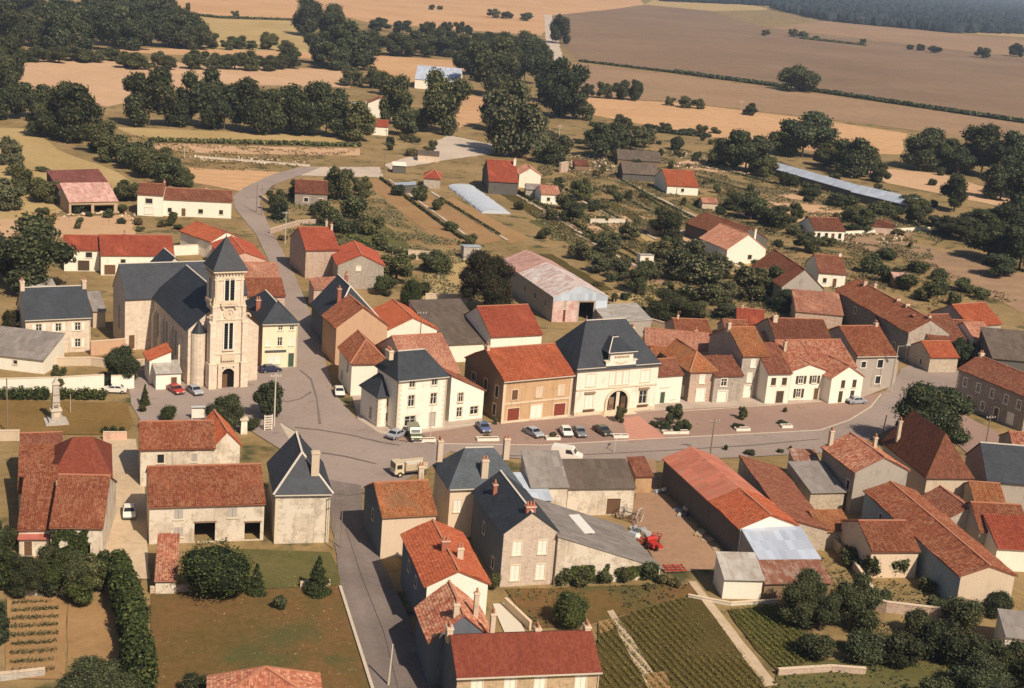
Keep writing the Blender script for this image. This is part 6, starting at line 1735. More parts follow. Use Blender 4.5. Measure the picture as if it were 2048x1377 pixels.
# near gardens
tree(430, 1192, 158, 116, 'round', 'huge rounded evergreen bush in front of the barn house')
tree(513, 1190, 46, 66, 'conifer', 'pointed conifer right of the huge rounded bush')
tree(636, 1188, 62, 80, 'conifer', 'stout dark conifer beside the near street')
tree(1138, 1254, 82, 80, 'round', 'round dark tree in the garden below the workshop')
tree(565, 1220, 40, 34, 'shrub', 'small star-shaped shrub on the brown lawn')
grove('along the bottom left corner', 'mid', [(-10, 1290, 60, 90, 'oak'), (190, 1400, 150, 76, 'oak'), (255, 1395, 90, 60), (20, 1110, 40, 60), (395, 1395, 100, 60, 'dshrub'), (-10, 1130, 50, 90, 'oak')], 'shrubs in the bottom left corner', 'bush')
grove('behind the white shed at lower right', 'oak', [(1588, 1245, 116, 104), (1640, 1262, 80, 96), (1698, 1262, 112, 116)], 'trees behind the white shed')
grove('in the shady lower right garden', 'dshrub', [(1640, 1318, 110, 60), (1725, 1322, 110, 76), (1800, 1330, 120, 84), (1880, 1318, 130, 110), (1950, 1340, 120, 100), (1825, 1270, 100, 60), (1935, 1260, 110, 76), (1990, 1225, 90, 50), (2030, 1400, 130, 110, 'oak'), (1960, 1405, 140, 90, 'oak'), (1880, 1410, 110, 60)], 'bushes of the lower right garden', 'bush')
grove('along the foot of the blue side wall', 'shrub', [(1695, 1130, 60, 36), (1735, 1150, 70, 50), (1780, 1150, 70, 60), (1815, 1135, 60, 56), (1760, 1205, 60, 34, 'dshrub'), (1870, 1225, 60, 40, 'dshrub'), (1850, 1180, 50, 30)], 'shrubs by the blue side wall', 'shrub')
grove('climbing the long wall of the grey workshop', 'shrub', [(1122, 1170, 44, 40), (1160, 1172, 60, 40), (1205, 1165, 56, 36), (1248, 1165, 50, 36), (1290, 1160, 50, 44), (985, 1178, 34, 40)], 'creepers on the workshop wall', 'shrub')
grove('at the top end of the crop plots', 'pshrub', [(1325, 1170, 40, 24), (1350, 1175, 34, 26), (1300, 1180, 30, 18)], 'weeds at the crop plots', 'clump')
grove('planted in the car park', 'mid', [(877, 848, 20, 30), (1240, 846, 26, 34), (1345, 850, 38, 44), (1484, 840, 22, 28), (1570, 826, 10, 12), (990, 850, 12, 18)], 'young trees of the car park')
grove('in the road verge below the main street', 'dshrub', [(1452, 902, 14, 14), (1500, 910, 30, 14), (1560, 906, 20, 10), (1580, 900, 10, 10)], 'shrubs on the road verge', 'shrub')
# gap-filling scrub in the gardens
scr = []
for poly, n, wh in (((1180, 440, 1560, 640), 78, 'in the orchard between the long barn and the steep red barn'), ((1080, 260, 1500, 430), 64, 'in the far gardens below the orange strip'), ((1560, 330, 1900, 500), 24, 'round the white bungalow and the long pale shed'), ((740, 280, 900, 330), 10, 'beside the upper gravel track'), ((90, 420, 280, 465), 12, 'on the pinkish rough ground at left'), ((560, 380, 760, 520), 12, 'in the dark kitchen garden'), ((0, 330, 120, 440), 8, 'on the yellow meadow'), ((270, 425, 420, 460), 10, 'below the long white house')):
    for i in range(n):
        scr.append((rnd.uniform(poly[0], poly[2]), rnd.uniform(poly[1], poly[3]), rnd.uniform(14, 34), rnd.uniform(9, 22), rnd.choice(['shrub', 'dshrub', 'pshrub', 'shrub']), wh))
for q in scr:
    tree(*q[:5], 'small scrubby bush scattered %s' % q[5], 'scrub %s' % q[5])

# creeper on the front of the lower left barn
def creeper(lab, x0, x1, z0, z1, label):
    rt, w, d, ze, zr, at = FRAMES[lab]
    rg = np.random.default_rng(4)
    n = 1500
    u, z = rg.uniform(x0*w, x1*w, n), rg.uniform(z0, z1, n)
    keep = np.array([mnoise.noise(Vector((a*.6, b*.6, 2.))) for a, b in zip(u, z)]) > -.25
    e0, e1, ez = at(0, 0, 0), at(1, 0, 0)-at(0, 0, 0), at(0, 1, 0)-at(0, 0, 0)
    p = e0+u[keep][:, None]*e1-ez*rg.uniform(.08, .3, keep.sum())[:, None]+np.array([0, 0, 1.])*z[keep][:, None]
    base = p.mean(0)*np.array([1, 1, 0])
    v, f = leaf_cards(p-base, np.tile(-ez, (len(p), 1)), .17, rg)
    me = bpy.data.meshes.new('foliage'); me.from_pydata(v.tolist(), [], f.tolist()); me.materials.append(MATS['leaf_hedge'])
    root = thing('creeper', label, 'creeper', tuple(base))
    link('foliage', me, root)
    m = MB()
    for i in range(4):
        q = at((x0+(x1-x0)*(i+.5)/4)*w, -.06, 0)-base
        m.tube(tuple(q), tuple(q+np.array([0, 0, z1*.8])), .03, .015, 'bark', 5)
    m.obj('stem', root)
creeper('barn with mottled brown-red roof and green creeper below, at lower left', .02, .72, .4, 4.2, 'green creeper covering the front wall of the mottled barn')
creeper('large workshop with pale grey sloping roof and rooflight in the yard', .1, .5, .2, 2.6, 'dark creeper on the left half of the workshop wall')
creeper('large workshop with pale grey sloping roof and rooflight in the yard', .62, .98, .2, 2.0, 'dark creeper on the right end of the workshop wall')

# clipped and tall hedges: one mesh of foliage over a row of stems
def hedge(pts, w, h, label, leaf='leaf_hedge', lsize=.3, dens=10, px=True, bumpy=.5):
    rg = np.random.default_rng(len(pts)*11+int(abs(pts[0][0])))
    q = [G(x, y) for x, y in pts]
    o = q[0].copy()
    root = thing('hedge', label, 'hedge', tuple(o), 0, None)
    V, F, M = [], [], []
    base = 0
    stem = MB()
    for a, b in zip(q[:-1], q[1:]):
        L = float(np.linalg.norm(b-a))
        d = (b-a)/L
        nn = np.array([-d[1], d[0], 0])
        k = max(2, int(L/1.1))
        for i in range(k):                       # core lumps
            v, f = ICO
            c = a+d*L*(i+.5)/k-o
            s = np.array([w*.5, w*.5, h*.5])*(1+bumpy*rg.uniform(-.5, .3))
            p = v*s*.86+c+np.array([0, 0, h*.46])
            p[:, 2] = np.maximum(p[:, 2], .02)
            V.append(p); F += [[j+base for j in t] for t in f]; M += [1]*len(f); base += len(p)
            n = int(dens*w*h*L/k*2.2)
            t = rg.normal(0, 1, (n, 3)); t /= np.linalg.norm(t, axis=1)[:, None]
            p = t*s*(1+rg.normal(0, .07, n))[:, None]+c+np.array([0, 0, h*.5])
            p[:, 2] = np.maximum(p[:, 2], .05)
            lv, lf = leaf_cards(p, t+np.array([0, 0, .3]), lsize, rg)
            V.append(lv); F += (lf+base).tolist(); M += [0]*n; base += len(lv)
            stem.tube(tuple(c), tuple(c+np.array([0, 0, h*.6])), .08, .04, 'bark', 5)
    me = bpy.data.meshes.new('foliage')
    me.from_pydata(np.vstack(V).tolist(), [], F)
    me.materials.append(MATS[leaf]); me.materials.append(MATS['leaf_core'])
    me.polygons.foreach_set('material_index', M)
    link('foliage', me, root)
    stem.obj('stem', root)
grove('in the shaggy evergreen clump across the bottom left garden', 'conifer2', [(18, 1178, 70, 84), (52, 1190, 80, 84, 'oak'), (88, 1172, 74, 74, 'mid'), (120, 1188, 86, 92), (150, 1195, 84, 92, 'oak'), (182, 1188, 70, 80, 'mid'), (205, 1180, 66, 84), (165, 1215, 66, 70), (98, 1192, 60, 60, 'dshrub'), (35, 1172, 50, 60, 'dshrub')], 'evergreens across the bottom left garden')
hedge([(236, 1172), (262, 1262), (282, 1395)], 3.0, 5.0, 'tall shaggy conifer hedge running down to the bottom edge', lsize=.2, dens=26)
hedge([(-30, 800), (98, 800)], 1.6, 2.2, 'clipped green hedge left of the war memorial', lsize=.16, dens=22)
hedge([(118, 799), (212, 800)], 1.5, 2., 'clipped green hedge right of the war memorial', lsize=.16, dens=22)
hedge([(202, 868), (252, 868)], 1.2, 1.2, 'short clipped hedge at the top of the sandy driveway', lsize=.14, dens=24)
hedge([(1350, 147), (1640, 186), (2080, 252)], 4.0, 2.6, 'long dark field hedge below the ploughed field', 'leaf_dark', lsize=.9, dens=1.2)
hedge([(1160, 124), (1350, 147)], 3.0, 1.6, 'low end of the field hedge below the ploughed field', 'leaf_dark', lsize=.8, dens=1.2)
hedge([(1600, 78), (1730, 92)], 3.5, 2.6, 'distant hedge crossing the ploughed field', 'leaf_mid', lsize=.9, dens=1.2)
hedge([(355, 28), (440, 37), (590, 42)], 3.5, 2., 'thin dark hedge between stubble and pasture at top left', 'leaf_dark', lsize=.8, dens=1.)
hedge([(300, 284), (720, 294)], 3., 1.6, 'low dark hedge below the row of tall trees', 'leaf_mid', lsize=.5, dens=2.5)
hedge([(1180, 252), (1420, 276)], 3., 2., 'dark hedge under the bright orange strip', 'leaf_dark', lsize=.5, dens=2.5)
hedge([(760, 358), (925, 480)], 1., 1., 'thin green row between the two long garden strips', 'leaf_mid', lsize=.25, dens=7)
hedge([(1030, 384), (1185, 470)], 1.2, 1.2, 'thin green row right of the green garden strip', 'leaf_mid', lsize=.25, dens=7)
hedge([(640, 505), (760, 500), (830, 520)], 2., 1.6, 'dark garden hedge behind the stone barn', 'leaf_dark', lsize=.25, dens=8)

for i, (xa, ya, xb, yb, lf) in enumerate(((1045, 392, 1160, 455, 'leaf_mid'), (1070, 382, 1230, 470, 'leaf_weed'), (1130, 380, 1260, 452, 'leaf_mid'), (1205, 372, 1330, 440, 'leaf_pale'), (1240, 360, 1390, 440, 'leaf_mid'), (1165, 470, 1330, 560, 'leaf_pale'), (1210, 480, 1300, 528, 'leaf_mid'), (1290, 395, 1400, 455, 'leaf_hedge'), (1440, 500, 1540, 575, 'leaf_pale'), (1470, 545, 1530, 590, 'leaf_mid'), (880, 398, 1000, 472, 'leaf_mid'), (1440, 340, 1560, 372, 'leaf_dark'), (1380, 350, 1520, 390, 'leaf_pale'), (610, 470, 700, 500, 'leaf_hedge'), (640, 455, 740, 492, 'leaf_crop'))):
    hedge([(xa, ya), ((xa+xb)/2+rnd.uniform(-5, 5), (ya+yb)/2), (xb, yb)], .9, .8, '%s of the thin green rows crossing the rough gardens, counted from the polytunnel' % ORD[i], lf, .26, 6)
# distant wood on the skyline: a mass nobody could count
def forest(pts, n, label, leaf):
    rg = np.random.default_rng(n)
    q = [G(x, y)[:2] for x, y in pts]
    def inside(x, y):
        c = False
        for i in range(len(q)):
            (x0, y0), (x1, y1) = q[i], q[i-1]
            if (y0 > y) != (y1 > y) and x < (x1-x0)*(y-y0)/(y1-y0)+x0:
                c = not c
        return c
    lo, hi = np.min(q, 0), np.max(q, 0)
    V, F, base, got = [], [], 0, 0
    v, f = ico(1)
    while got < n:
        x, y = rg.uniform(lo[0], hi[0]), lo[1]+(hi[1]-lo[1])*rg.uniform(0, 1)**2.2
        if not inside(x, y):
            continue
        got += 1
        s = rg.uniform(5, 10)
        p = v*np.array([s, s, rg.uniform(6, 11)])*(1+.25*rg.normal(0, 1, (len(v), 1)))+np.array([x, y, rg.uniform(6, 9)])
        p[:, 2] = np.maximum(p[:, 2], 0)
        V.append(p); F += [[i+base for i in t] for t in f]; base += len(p)
    me = bpy.data.meshes.new('forest')
    me.from_pydata(np.vstack(V).tolist(), [], F)
    me.materials.append(MATS[leaf])
    tag(link('forest', me), label, 'wood', None, 'stuff')
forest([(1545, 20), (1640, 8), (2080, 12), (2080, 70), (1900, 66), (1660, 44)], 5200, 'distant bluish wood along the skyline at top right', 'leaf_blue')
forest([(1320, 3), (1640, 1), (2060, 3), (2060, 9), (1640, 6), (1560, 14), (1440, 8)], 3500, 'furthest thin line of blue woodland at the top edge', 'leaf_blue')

# weeds and rough growth, crops in rows
def clumps(name, polys, dens, size, leaf, label, rows=None, hgt=.3, cap=40000):
    rg = np.random.default_rng(int(dens*100)+len(polys))
    Pn = []
    for poly in polys:
        q = np.array([G(x, y)[:2] for x, y in poly])
        area = abs(sum(q[i][0]*q[i-1][1]-q[i-1][0]*q[i][1] for i in range(len(q))))/2
        n = min(cap, int(area*dens*(2 if rows else 1)))
        lo, hi = q.min(0), q.max(0)
        pts = rg.uniform(lo, hi, (int(n*2.2), 2))
        if rows:
            ang, gap = rows
            c, s = math.cos(ang), math.sin(ang)
            t = pts@np.array([-s, c])
            t2 = np.round(t/gap)*gap+rg.normal(0, gap*.1, len(t))
            pts = pts+(t2-t)[:, None]*np.array([-s, c])
            nz = np.array([mnoise.noise(Vector((p[0]*.13, p[1]*.13, 7.))) for p in pts])
            pts = pts[nz+rg.normal(0, .16, len(nz)) > -.2]
        else:
            nz = np.array([mnoise.noise(Vector((p[0]*.12, p[1]*.12, 3.))) for p in pts])
            pts = pts[nz > -.1]
        ins = np.zeros(len(pts), bool)
        for i in range(len(q)):
            (x0, y0), (x1, y1) = q[i], q[i-1]
            cr = ((y0 > pts[:, 1]) != (y1 > pts[:, 1])) & (pts[:, 0] < (x1-x0)*(pts[:, 1]-y0)/(y1-y0+1e-12)+x0)
            ins ^= cr
        Pn.append(pts[ins][:n])
    pts = np.vstack(Pn)
    p = np.column_stack([pts, rg.uniform(.05, hgt, len(pts))])
    v, f = leaf_cards(p, np.column_stack([rg.normal(0, .5, (len(p), 2)), np.ones(len(p))]), size, rg)
    v[:, 2] = np.maximum(v[:, 2], .07)
    me = bpy.data.meshes.new(name)
    me.from_pydata(v.tolist(), [], f.tolist())
    me.materials.append(MATS[leaf])
    tag(link(name, me), label, None, None, 'stuff')
GARD = [(1180, 300), (1500, 300), (1800, 420), (1905, 470), (1860, 500), (1880, 545), (1800, 560), (1740, 600), (1700, 600), (1480, 640), (1300, 650), (1230, 560), (1100, 480), (1040, 400), (1080, 330)]
clumps('weeds', [GARD, [(560, 380), (720, 360), (860, 480), (830, 520), (640, 520), (540, 440)], [(850, 470), (1000, 500), (1000, 600), (840, 650)]], 2.2, .3, 'leaf_pale', 'rough weeds and garden growth behind the village', hgt=.5)
clumps('dry_grass', [GARD, [(90, 260), (720, 300), (560, 345), (380, 340)], [(1700, 470), (2040, 600), (1900, 640), (1700, 560)]], 1.1, .35, 'leaf_weed', 'pale dry grass tufts in the gardens', hgt=.3)
clumps('rubble', [[(1350, 300), (1560, 335), (1500, 352), (1340, 335)], [(1125, 310), (1240, 312), (1235, 352), (1120, 345)], [(365, 308), (610, 322), (610, 334), (370, 322)], [(1690, 465), (1830, 458), (1800, 490), (1690, 490)], [(60, 420), (270, 425), (270, 445), (60, 440)]], .45, .5, 'plaster', 'pale stones and clutter lying about the far gardens', hgt=.35)
clumps('weeds', [[(302, 1185), (690, 1175), (748, 1385), (300, 1385)], [(470, 1100), (660, 1106), (690, 1172), (480, 1182)]], 3.2, .13, 'leaf_weed', 'short tufts on the brown lawn by the near street', hgt=.12)
clumps('weeds', [[(1010, 1180), (1380, 1170), (1395, 1190), (1180, 1250), (1060, 1260)], [(1560, 1325), (1900, 1310), (1900, 1390), (1540, 1390)], [(1640, 1120), (1900, 1200), (1840, 1300), (1700, 1300)]], 3., .2, 'leaf_mid', 'rough growth in the near gardens at lower right', hgt=.4)
clumps('crop_rows', [[(1195, 1250), (1392, 1190), (1532, 1372), (1530, 1395), (1190, 1395)]], 24, .075, 'leaf_maize', 'long olive crop rows of the bottom plot', rows=(R_(112), .9), hgt=.55)
clumps('bean_rows', [[(1455, 1222), (1555, 1212), (1648, 1310), (1560, 1350), (1510, 1300)]], 26, .085, 'leaf_crop', 'bright green vegetable rows beside the path', rows=(R_(112), .8), hgt=.6)
clumps('vegetable_rows', [[(24, 1205), (118, 1206), (114, 1350), (20, 1350)]], 16, .1, 'leaf_mid', 'dark leafy rows of the lower left vegetable plot', rows=(R_(18), 2.), hgt=.5)
clumps('weeds', [[(-60, 802), (255, 810), (266, 848), (250, 870), (-60, 866)]], 4, .1, 'leaf_weed', 'short tufts on the war memorial lawn', hgt=.1)
# ------------------------------------------------------------------ walls, poles, vehicles, small things
def garden_wall(pts, h, t, mat, label, z0=None, coping='plaster', name='garden_wall'):
    q = [G(x, y) for x, y in pts]
    o = q[0]
    root = thing(name, label, 'wall', tuple(o), 0, None)
    m, c = MB(), MB()
    for i, (a, b) in enumerate(zip(q[:-1], q[1:])):
        a, b = a-o, b-o
        e = .004*i
        m.bar((a[0], a[1], h/2+.02), (b[0], b[1], h/2+.02), t+e, h, mat)
        c.bar((a[0], a[1], h+.07), (b[0], b[1], h+.07), t+.12+e, .1, coping)
    m.obj('wall', root)
    c.obj('coping', root)
garden_wall([(-40, 790), (104, 786), (208, 780)], 2.6, .3, 'bright', 'long white wall behind the memorial lawn hedge')
garden_wall([(222, 780), (268, 778)], 2.4, .3, 'bright', 'short white wall under the broad dark tree')
garden_wall([(52, 734), (182, 732), (240, 740), (300, 735)], 1.5, .3, 'beige', 'beige terrace wall in front of the pale stone house')
garden_wall([(181, 712), (250, 706)], 2.6, .4, 'ochrepink', 'tan wall joining the stone house to the church transept')
garden_wall([(347, 512), (425, 508)], 2.4, .3, 'bright', 'white garden wall behind the church roof')
garden_wall([(206, 880), (254, 880)], 1.2, .25, 'pinkwall', 'low pink wall with slots at the top of the sandy driveway')
garden_wall([(-40, 883), (40, 882)], 1.6, .3, 'beige', 'pale wall at the left edge beside the brown barn')
garden_wall([(300, 1188), (380, 1184)], .8, .3, 'stonepink', 'low stone wall between the huge bush and the brown lawn')
garden_wall([(1376, 1196), (1460, 1212), (1555, 1206)], .4, .2, 'concrete', 'low concrete edging above the green vegetable plot')
garden_wall([(1690, 1200), (1770, 1225), (1880, 1238)], 1.4, .35, 'stonepink', 'crumbling stone wall below the blue side wall')
garden_wall([(1640, 1070), (1700, 1130), (1760, 1220)], 1.2, .3, 'stone', 'old garden wall running down right of the rusty lean-to')
garden_wall([(1555, 1352), (1660, 1345), (1730, 1350)], .8, .3, 'stonepink', 'low rubble wall at the bottom of the green plot')
garden_wall([(1690, 470), (1760, 466), (1860, 460)], 1., .25, 'bright', 'thin white wall crossing the dry ground at right')
garden_wall([(850, 604), (935, 606)], 1.8, .35, 'beige', 'beige wall in the garden left of the bronze-leaved tree')
garden_wall([(816, 518), (862, 522)], 2.2, .3, 'plaster', 'short pinkish wall beside the tin garden shed')
garden_wall([(1180, 448), (1250, 448)], 1.4, .25, 'concrete', 'pale wall along the bare plot in the gardens')
garden_wall([(560, 425), (520, 395)], .9, .3, 'stone', 'low stone wall along the outside of the upper bend')
garden_wall([(540, 468), (600, 450), (640, 448)], 1.2, .3, 'stonepink', 'stone wall at the top of the upper street')
garden_wall([(395, 316), (620, 334)], .6, .3, 'concrete', 'pale edge wall above the bright orange corner field')
garden_wall([(1010, 1214), (1060, 1262)], 1.1, .25, 'plaster', 'short wall beside the small concrete yard')
garden_wall([(30, 1192), (130, 1190)], .8, .3, 'greystone', 'low stone wall above the lower left vegetable plot')
garden_wall([(0, 1362), (90, 1352)], .8, .35, 'greystone', 'stone edging at the very bottom left')
garden_wall([(1960, 900), (2050, 940)], 1.1, .3, 'plaster', 'low wall on the side road at the right edge')

def pole(x, y, htop, label, kind='pole_wood', arm=True, lean=0., group='utility poles', cat='pole', name='utility_pole', r=.13):
    """foot at photo point, top at photo height htop"""
    p = G(x, y)
    h = (y-htop)/ppm(x, y)/.965
    root = thing(name, label, cat, tuple(p), R_(20), group)
    m = MB()
    m.tube((0, 0, -.3), (lean*h, 0, h), r, r*.65, kind, 8)
    m.obj('post', root)
    if arm:
        m = MB()
        m.bar((lean*h-.9, -.12, h-.5), (lean*h+.9, -.12, h-.5), .09, .11, kind)
        o = m.obj('crossarm', root)
        me = cached(('insul',), lambda: one_box('insulator', (-.06, -.06, 0), (.06, .06, .2), 'zinc'))
        for i in (-.8, -.3, .3, .8):
            link('insulator', me, o, (lean*h+i, -.12, h-.44))
    return root, h
pole(1115, 310, 252, 'pale concrete pole left of the dark tree by the far track', 'pole_concrete', r=.2)
pole(768, 352, 262, 'slim pole beside the white kiosk on the upper track')
pole(1478, 250, 204, 'thin pale pole on the bright orange strip', 'pole_concrete')
pole(513, 425, 368, 'dark pole on the upper road bend, left of the other one')
pole(523, 432, 374, 'dark pole on the upper road bend, right of the other one')
pole(570, 488, 424, 'pale pole by the upper street gravel', 'pole_concrete')
pole(369, 318, 290, 'thin white pole in the field strip below the tall trees', 'pole_concrete', arm=False)
pole(1420, 914, 836, 'dark pole on the verge before the pink-tinged car park')
pole(1965, 925, 828, 'tall dark pole on the side road at right')
pole(1762, 880, 830, 'leaning dark pole left of the chestnut tree', lean=.08, arm=False)
pole(15, 868, 756, 'thin dark pole on the memorial lawn at the left edge', arm=False)
pole(141, 826, 788, 'short white flagpole right of the war memorial', 'pole_concrete', arm=False, cat='flagpole', name='flagpole', r=.06)
pole(776, 1372, 1284, 'pale leaning pole at the bottom of the near street', 'pole_concrete', lean=.05, arm=False)
pole(1215, 735, 600, 'slim pole behind the town hall roof', 'pole_concrete', arm=False)
pole(836, 745, 622, 'dark pole in front of the cream gable', arm=True)
pole(548, 855, 745, 'pale street pole at the corner of the church square', 'pole_concrete', r=.16)
pole(1352, 395, 330, 'thin pole beside the small red-roofed house', arm=False)
pole(860, 880, 800, 'slim lamp column in front of the white corner house', 'pole_concrete', arm=False, cat='lamp post', name='lamp_post', r=.07)
# twin-post street frame at the junction
def twin_frame():
    a, b = G(667, 1100), G(681, 1098)
    root = thing('sign_gantry', 'pale twin-post frame at the corner of the limewashed tower house', 'frame', tuple(a), math.atan2(b[1]-a[1], b[0]-a[0]), None)
    w = float(np.linalg.norm(b-a))
    h = (1099-972)/ppm(670, 1100)/.965
    for x in (0, w):
        m = MB(); m.tube((x, 0, -.2), (x, 0, h), .07, .05, 'pole_wood', 8); m.obj('post', root)
    m = MB()
    for z in (h-.1, h-1.4):
        m.bar((-.1, 0, z), (w+.1, 0, z), .08, .1, 'pole_wood')
    m.obj('crossbar', root)
twin_frame()
def street_lamp(x, y, ytop, label, rz):
    root, h = pole(x, y, ytop, label, 'pole_concrete', arm=False, group='street lamps', cat='street lamp', name='street_lamp', r=.09)
    root.rotation_euler = (0, 0, rz)
    m = MB()
    pr = Vector((0, 0, h))
    for i in range(1, 6):
        t = i/5*1.4
        q = Vector((1.5*math.sin(t), 0, h+.5*(1-math.cos(t*1.2))))
        m.tube(pr, q, .05, .045, 'pole_concrete', 6)
        pr = q
    m.obj('lamp_arm', root)
    m = MB()
    m.box((1.4, -.16, pr.z-.12), (2.2, .16, pr.z+.05), 'zinc')
    hd = m.obj('lamp_head', root)
    m = MB()
    m.box((1.5, -.12, pr.z-.17), (2.1, .12, pr.z-.123), 'lamp_glass')
    m.obj('lamp_glass', hd)
street_lamp(1782, 786, 692, 'curved street lamp at the corner of the grey end house', R_(-20))
street_lamp(1228, 906, 880, 'short lamp standard beside the white van', R_(60))

# war memorial
def memorial():
    p = G(112, 846)
    sc = ppm(112, 846)
    root = thing('war_memorial', 'tall grey stone obelisk on a stepped base, on the memorial lawn', 'war memorial', tuple(p), R_(26), None)
    m = MB(); m.box((-1.7, -1.7, 0), (1.7, 1.7, .35), 'greystone'); m.obj('step', root)
    m = MB(); m.box((-1.15, -1.15, .35), (1.15, 1.15, .8), 'greystone'); m.obj('step', root)
    m = MB(); m.box((-.75, -.75, .8), (.75, .75, 2.1), 'greystone', .06); m.box((-.85, -.85, 2.1), (.85, .85, 2.26), 'surround'); m.obj('pedestal', root)
    m = MB(); m.box((-.58, -.58, 2.26), (.58, .58, 6.3), 'greystone', .16)
    for z, t in ((3.4, .55), (4.6, .5)):
        m.box((-t-.04, -t-.04, z), (t+.04, t+.04, z+.14), 'surround_brown')
    m.obj('shaft', root)
    m = MB(); m.box((-.55, -.55, 6.3), (.55, .55, 6.5), 'surround'); m.box((-.4, -.4, 6.5), (.4, .4, 7.3), 'greystone', .3); m.obj('capstone', root)
    m = MB(); m.box((-.4, -.79, 1.1), (.4, -.735, 1.8), 'plaster'); m.obj('plaque', root)
    m = MB(); m.bar((-.3, -.78, 3.0), (.3, -.8, 3.0), .05, .3, 'surround_brown'); m.obj('emblem', root)
memorial()

# cars
def car_meshes(col, L=3.9, Wd=1.6, H=1.38, van=False):
    hw = Wd/2
    if not van:
        prof = [(-L/2, .32), (-L/2, .78), (-L/2+.12, .9), (-L*.36, .95), (-L*.23, H-.03), (-L*.12, H), (L*.12, H-.02), (L*.27, .93), (L/2-.2, .8), (L/2, .62), (L/2, .3)]
        glass0 = 3
    else:
        prof = [(-L/2, .35), (-L/2, H*.95), (-L/2+.08, H), (L*.18, H), (L*.30, H*.62), (L/2-.1, H*.5), (L/2, H*.42), (L/2, .32)]
    m = MB()
    n = len(prof)
    def half(z):                                 # tumblehome above the waist
        return hw-.04 if z < .5 else (hw if z < .97 else hw-(.16 if not van else .06)*(z-.97)/(H-.97))
    for i in range(n-1):
        (x0, z0), (x1, z1) = prof[i], prof[i+1]
        a, b = half(z0), half(z1)
        m.face([(x0, -a, z0), (x0, a, z0), (x1, b, z1), (x1, -b, z1)], col)
    waist = .93 if not van else H*.55
    for s in (-1, 1):
        low = [(x, z) for x, z in prof if z <= .97] if not van else prof
        pts = [(x, s*half(z), z) for x, z in prof]
        m.face(pts if s < 0 else pts[::-1], col) if False else None
        # side as a fan of quads down to the sill
        for i in range(n-1):
            (x0, z0), (x1, z1) = prof[i], prof[i+1]
            if abs(x1-x0) < 1e-6:
                continue
            zz = .28
            q = [(x0, s*half(z0), z0), (x1, s*half(z1), z1), (x1, s*half(min(z1, .9)), min(z1, .9)), (x0, s*half(min(z0, .9)), min(z0, .9))]
            if z0 > .9 or z1 > .9:
                m.face(q if s > 0 else q[::-1], col)
            q = [(x0, s*half(min(z0, .9)), min(z0, .9)), (x1, s*half(min(z1, .9)), min(z1, .9)), (x1, s*(hw-.05), zz), (x0, s*(hw-.05), zz)]
            m.face(q if s > 0 else q[::-1], col)
    m.face([(-L/2, hw-.05, .28), (-L/2, -hw+.05, .28), (L/2, -hw+.05, .28), (L/2, hw-.05, .28)][::-1], 'rubber')
    body = m.mesh('body')
    parts = [('body', body, (0, 0, 0))]
    def quad(p, nm, off=.012):
        q = MB()
        P_ = [Vector(t) for t in p]
        nr = (P_[1]-P_[0]).cross(P_[2]-P_[0]).normalized()*off
        q.face([t+nr for t in P_], 'glass')
        q.face([t-nr*.2 for t in reversed(P_)], 'glass')
        for i in range(4):
            a, b = P_[i], P_[(i+1) % 4]
            q.face([a-nr*.2, b-nr*.2, b+nr, a+nr], 'rubber')
        parts.append((nm, q.mesh(nm), (0, 0, 0)))
    if not van:
        lerp = lambda i, t: (prof[i][0]+(prof[i+1][0]-prof[i][0])*t, prof[i][1]+(prof[i+1][1]-prof[i][1])*t)
        a, b = lerp(6, .1), lerp(6, .95)
        quad([(b[0], -half(b[1])+.08, b[1]), (b[0], half(b[1])-.08, b[1]), (a[0], half(a[1])-.08, a[1]), (a[0], -half(a[1])+.08, a[1])], 'windscreen')
        a, b = lerp(3, .1), lerp(3, .92)
        quad([(a[0], half(a[1])-.08, a[1]), (a[0], -half(a[1])+.08, a[1]), (b[0], -half(b[1])+.08, b[1]), (b[0], half(b[1])-.08, b[1])], 'rear_window')
        zt, zb = H-.09, .97
        for s in (-1, 1):
            for x0, x1, x2, x3 in ((-L*.30, -.06, -.06, -L*.19), (.02, L*.235, L*.13, .02)):
                p = [(x0, s*half(zb), zb), (x1, s*half(zb), zb), (x2, s*half(zt), zt), (x3, s*half(zt), zt)]
                quad(p if s < 0 else p[::-1], 'side_window')
    else:
        a, b = prof[3], prof[4]
        quad([(b[0]-.03, -hw+.15, b[1]+.08), (b[0]-.03, hw-.15, b[1]+.08), (a[0]+.02, hw-.2, a[1]-.08), (a[0]+.02, -hw+.2, a[1]-.08)], 'windscreen')
        for s in (-1, 1):
            p = [(-.1, s*half(H*.62), H*.62), (L*.24, s*half(H*.62), H*.62), (L*.14, s*half(H*.9), H*.9), (-.1, s*half(H*.9), H*.9)]
            quad(p if s < 0 else p[::-1], 'side_window')
    def wheel():
        q = MB(); q.tube((0, -.09, 0), (0, .09, 0), .29, .29, 'rubber', 14); return q.mesh('wheel')
    def hub():
        q = MB(); q.tube((0, -.1, 0), (0, .1, 0), .16, .16, 'chrome', 10); return q.mesh('hubcap')
    wm, hm = cached('wheel', wheel), cached('hub', hub)
    for x in (-L*.31, L*.31):
        for s in (-1, 1):
            parts.append(('wheel', wm, (x, s*(hw-.06), .29)))
    bumper = one_box('bumper', (-.07, -hw, 0), (.07, hw, .16), 'metal_dark')
    parts += [('bumper', bumper, (L/2, 0, .36)), ('bumper', bumper, (-L/2, 0, .36))]
    hl = cached('headlight', lambda: one_box('headlight', (-.03, -.16, -.07), (.03, .16, .07), 'lamp_glass'))
    tl = cached('taillight', lambda: one_box('tail_light', (-.03, -.14, -.07), (.03, .14, .07), 'red_paint'))
    zh = .66 if not van else .7
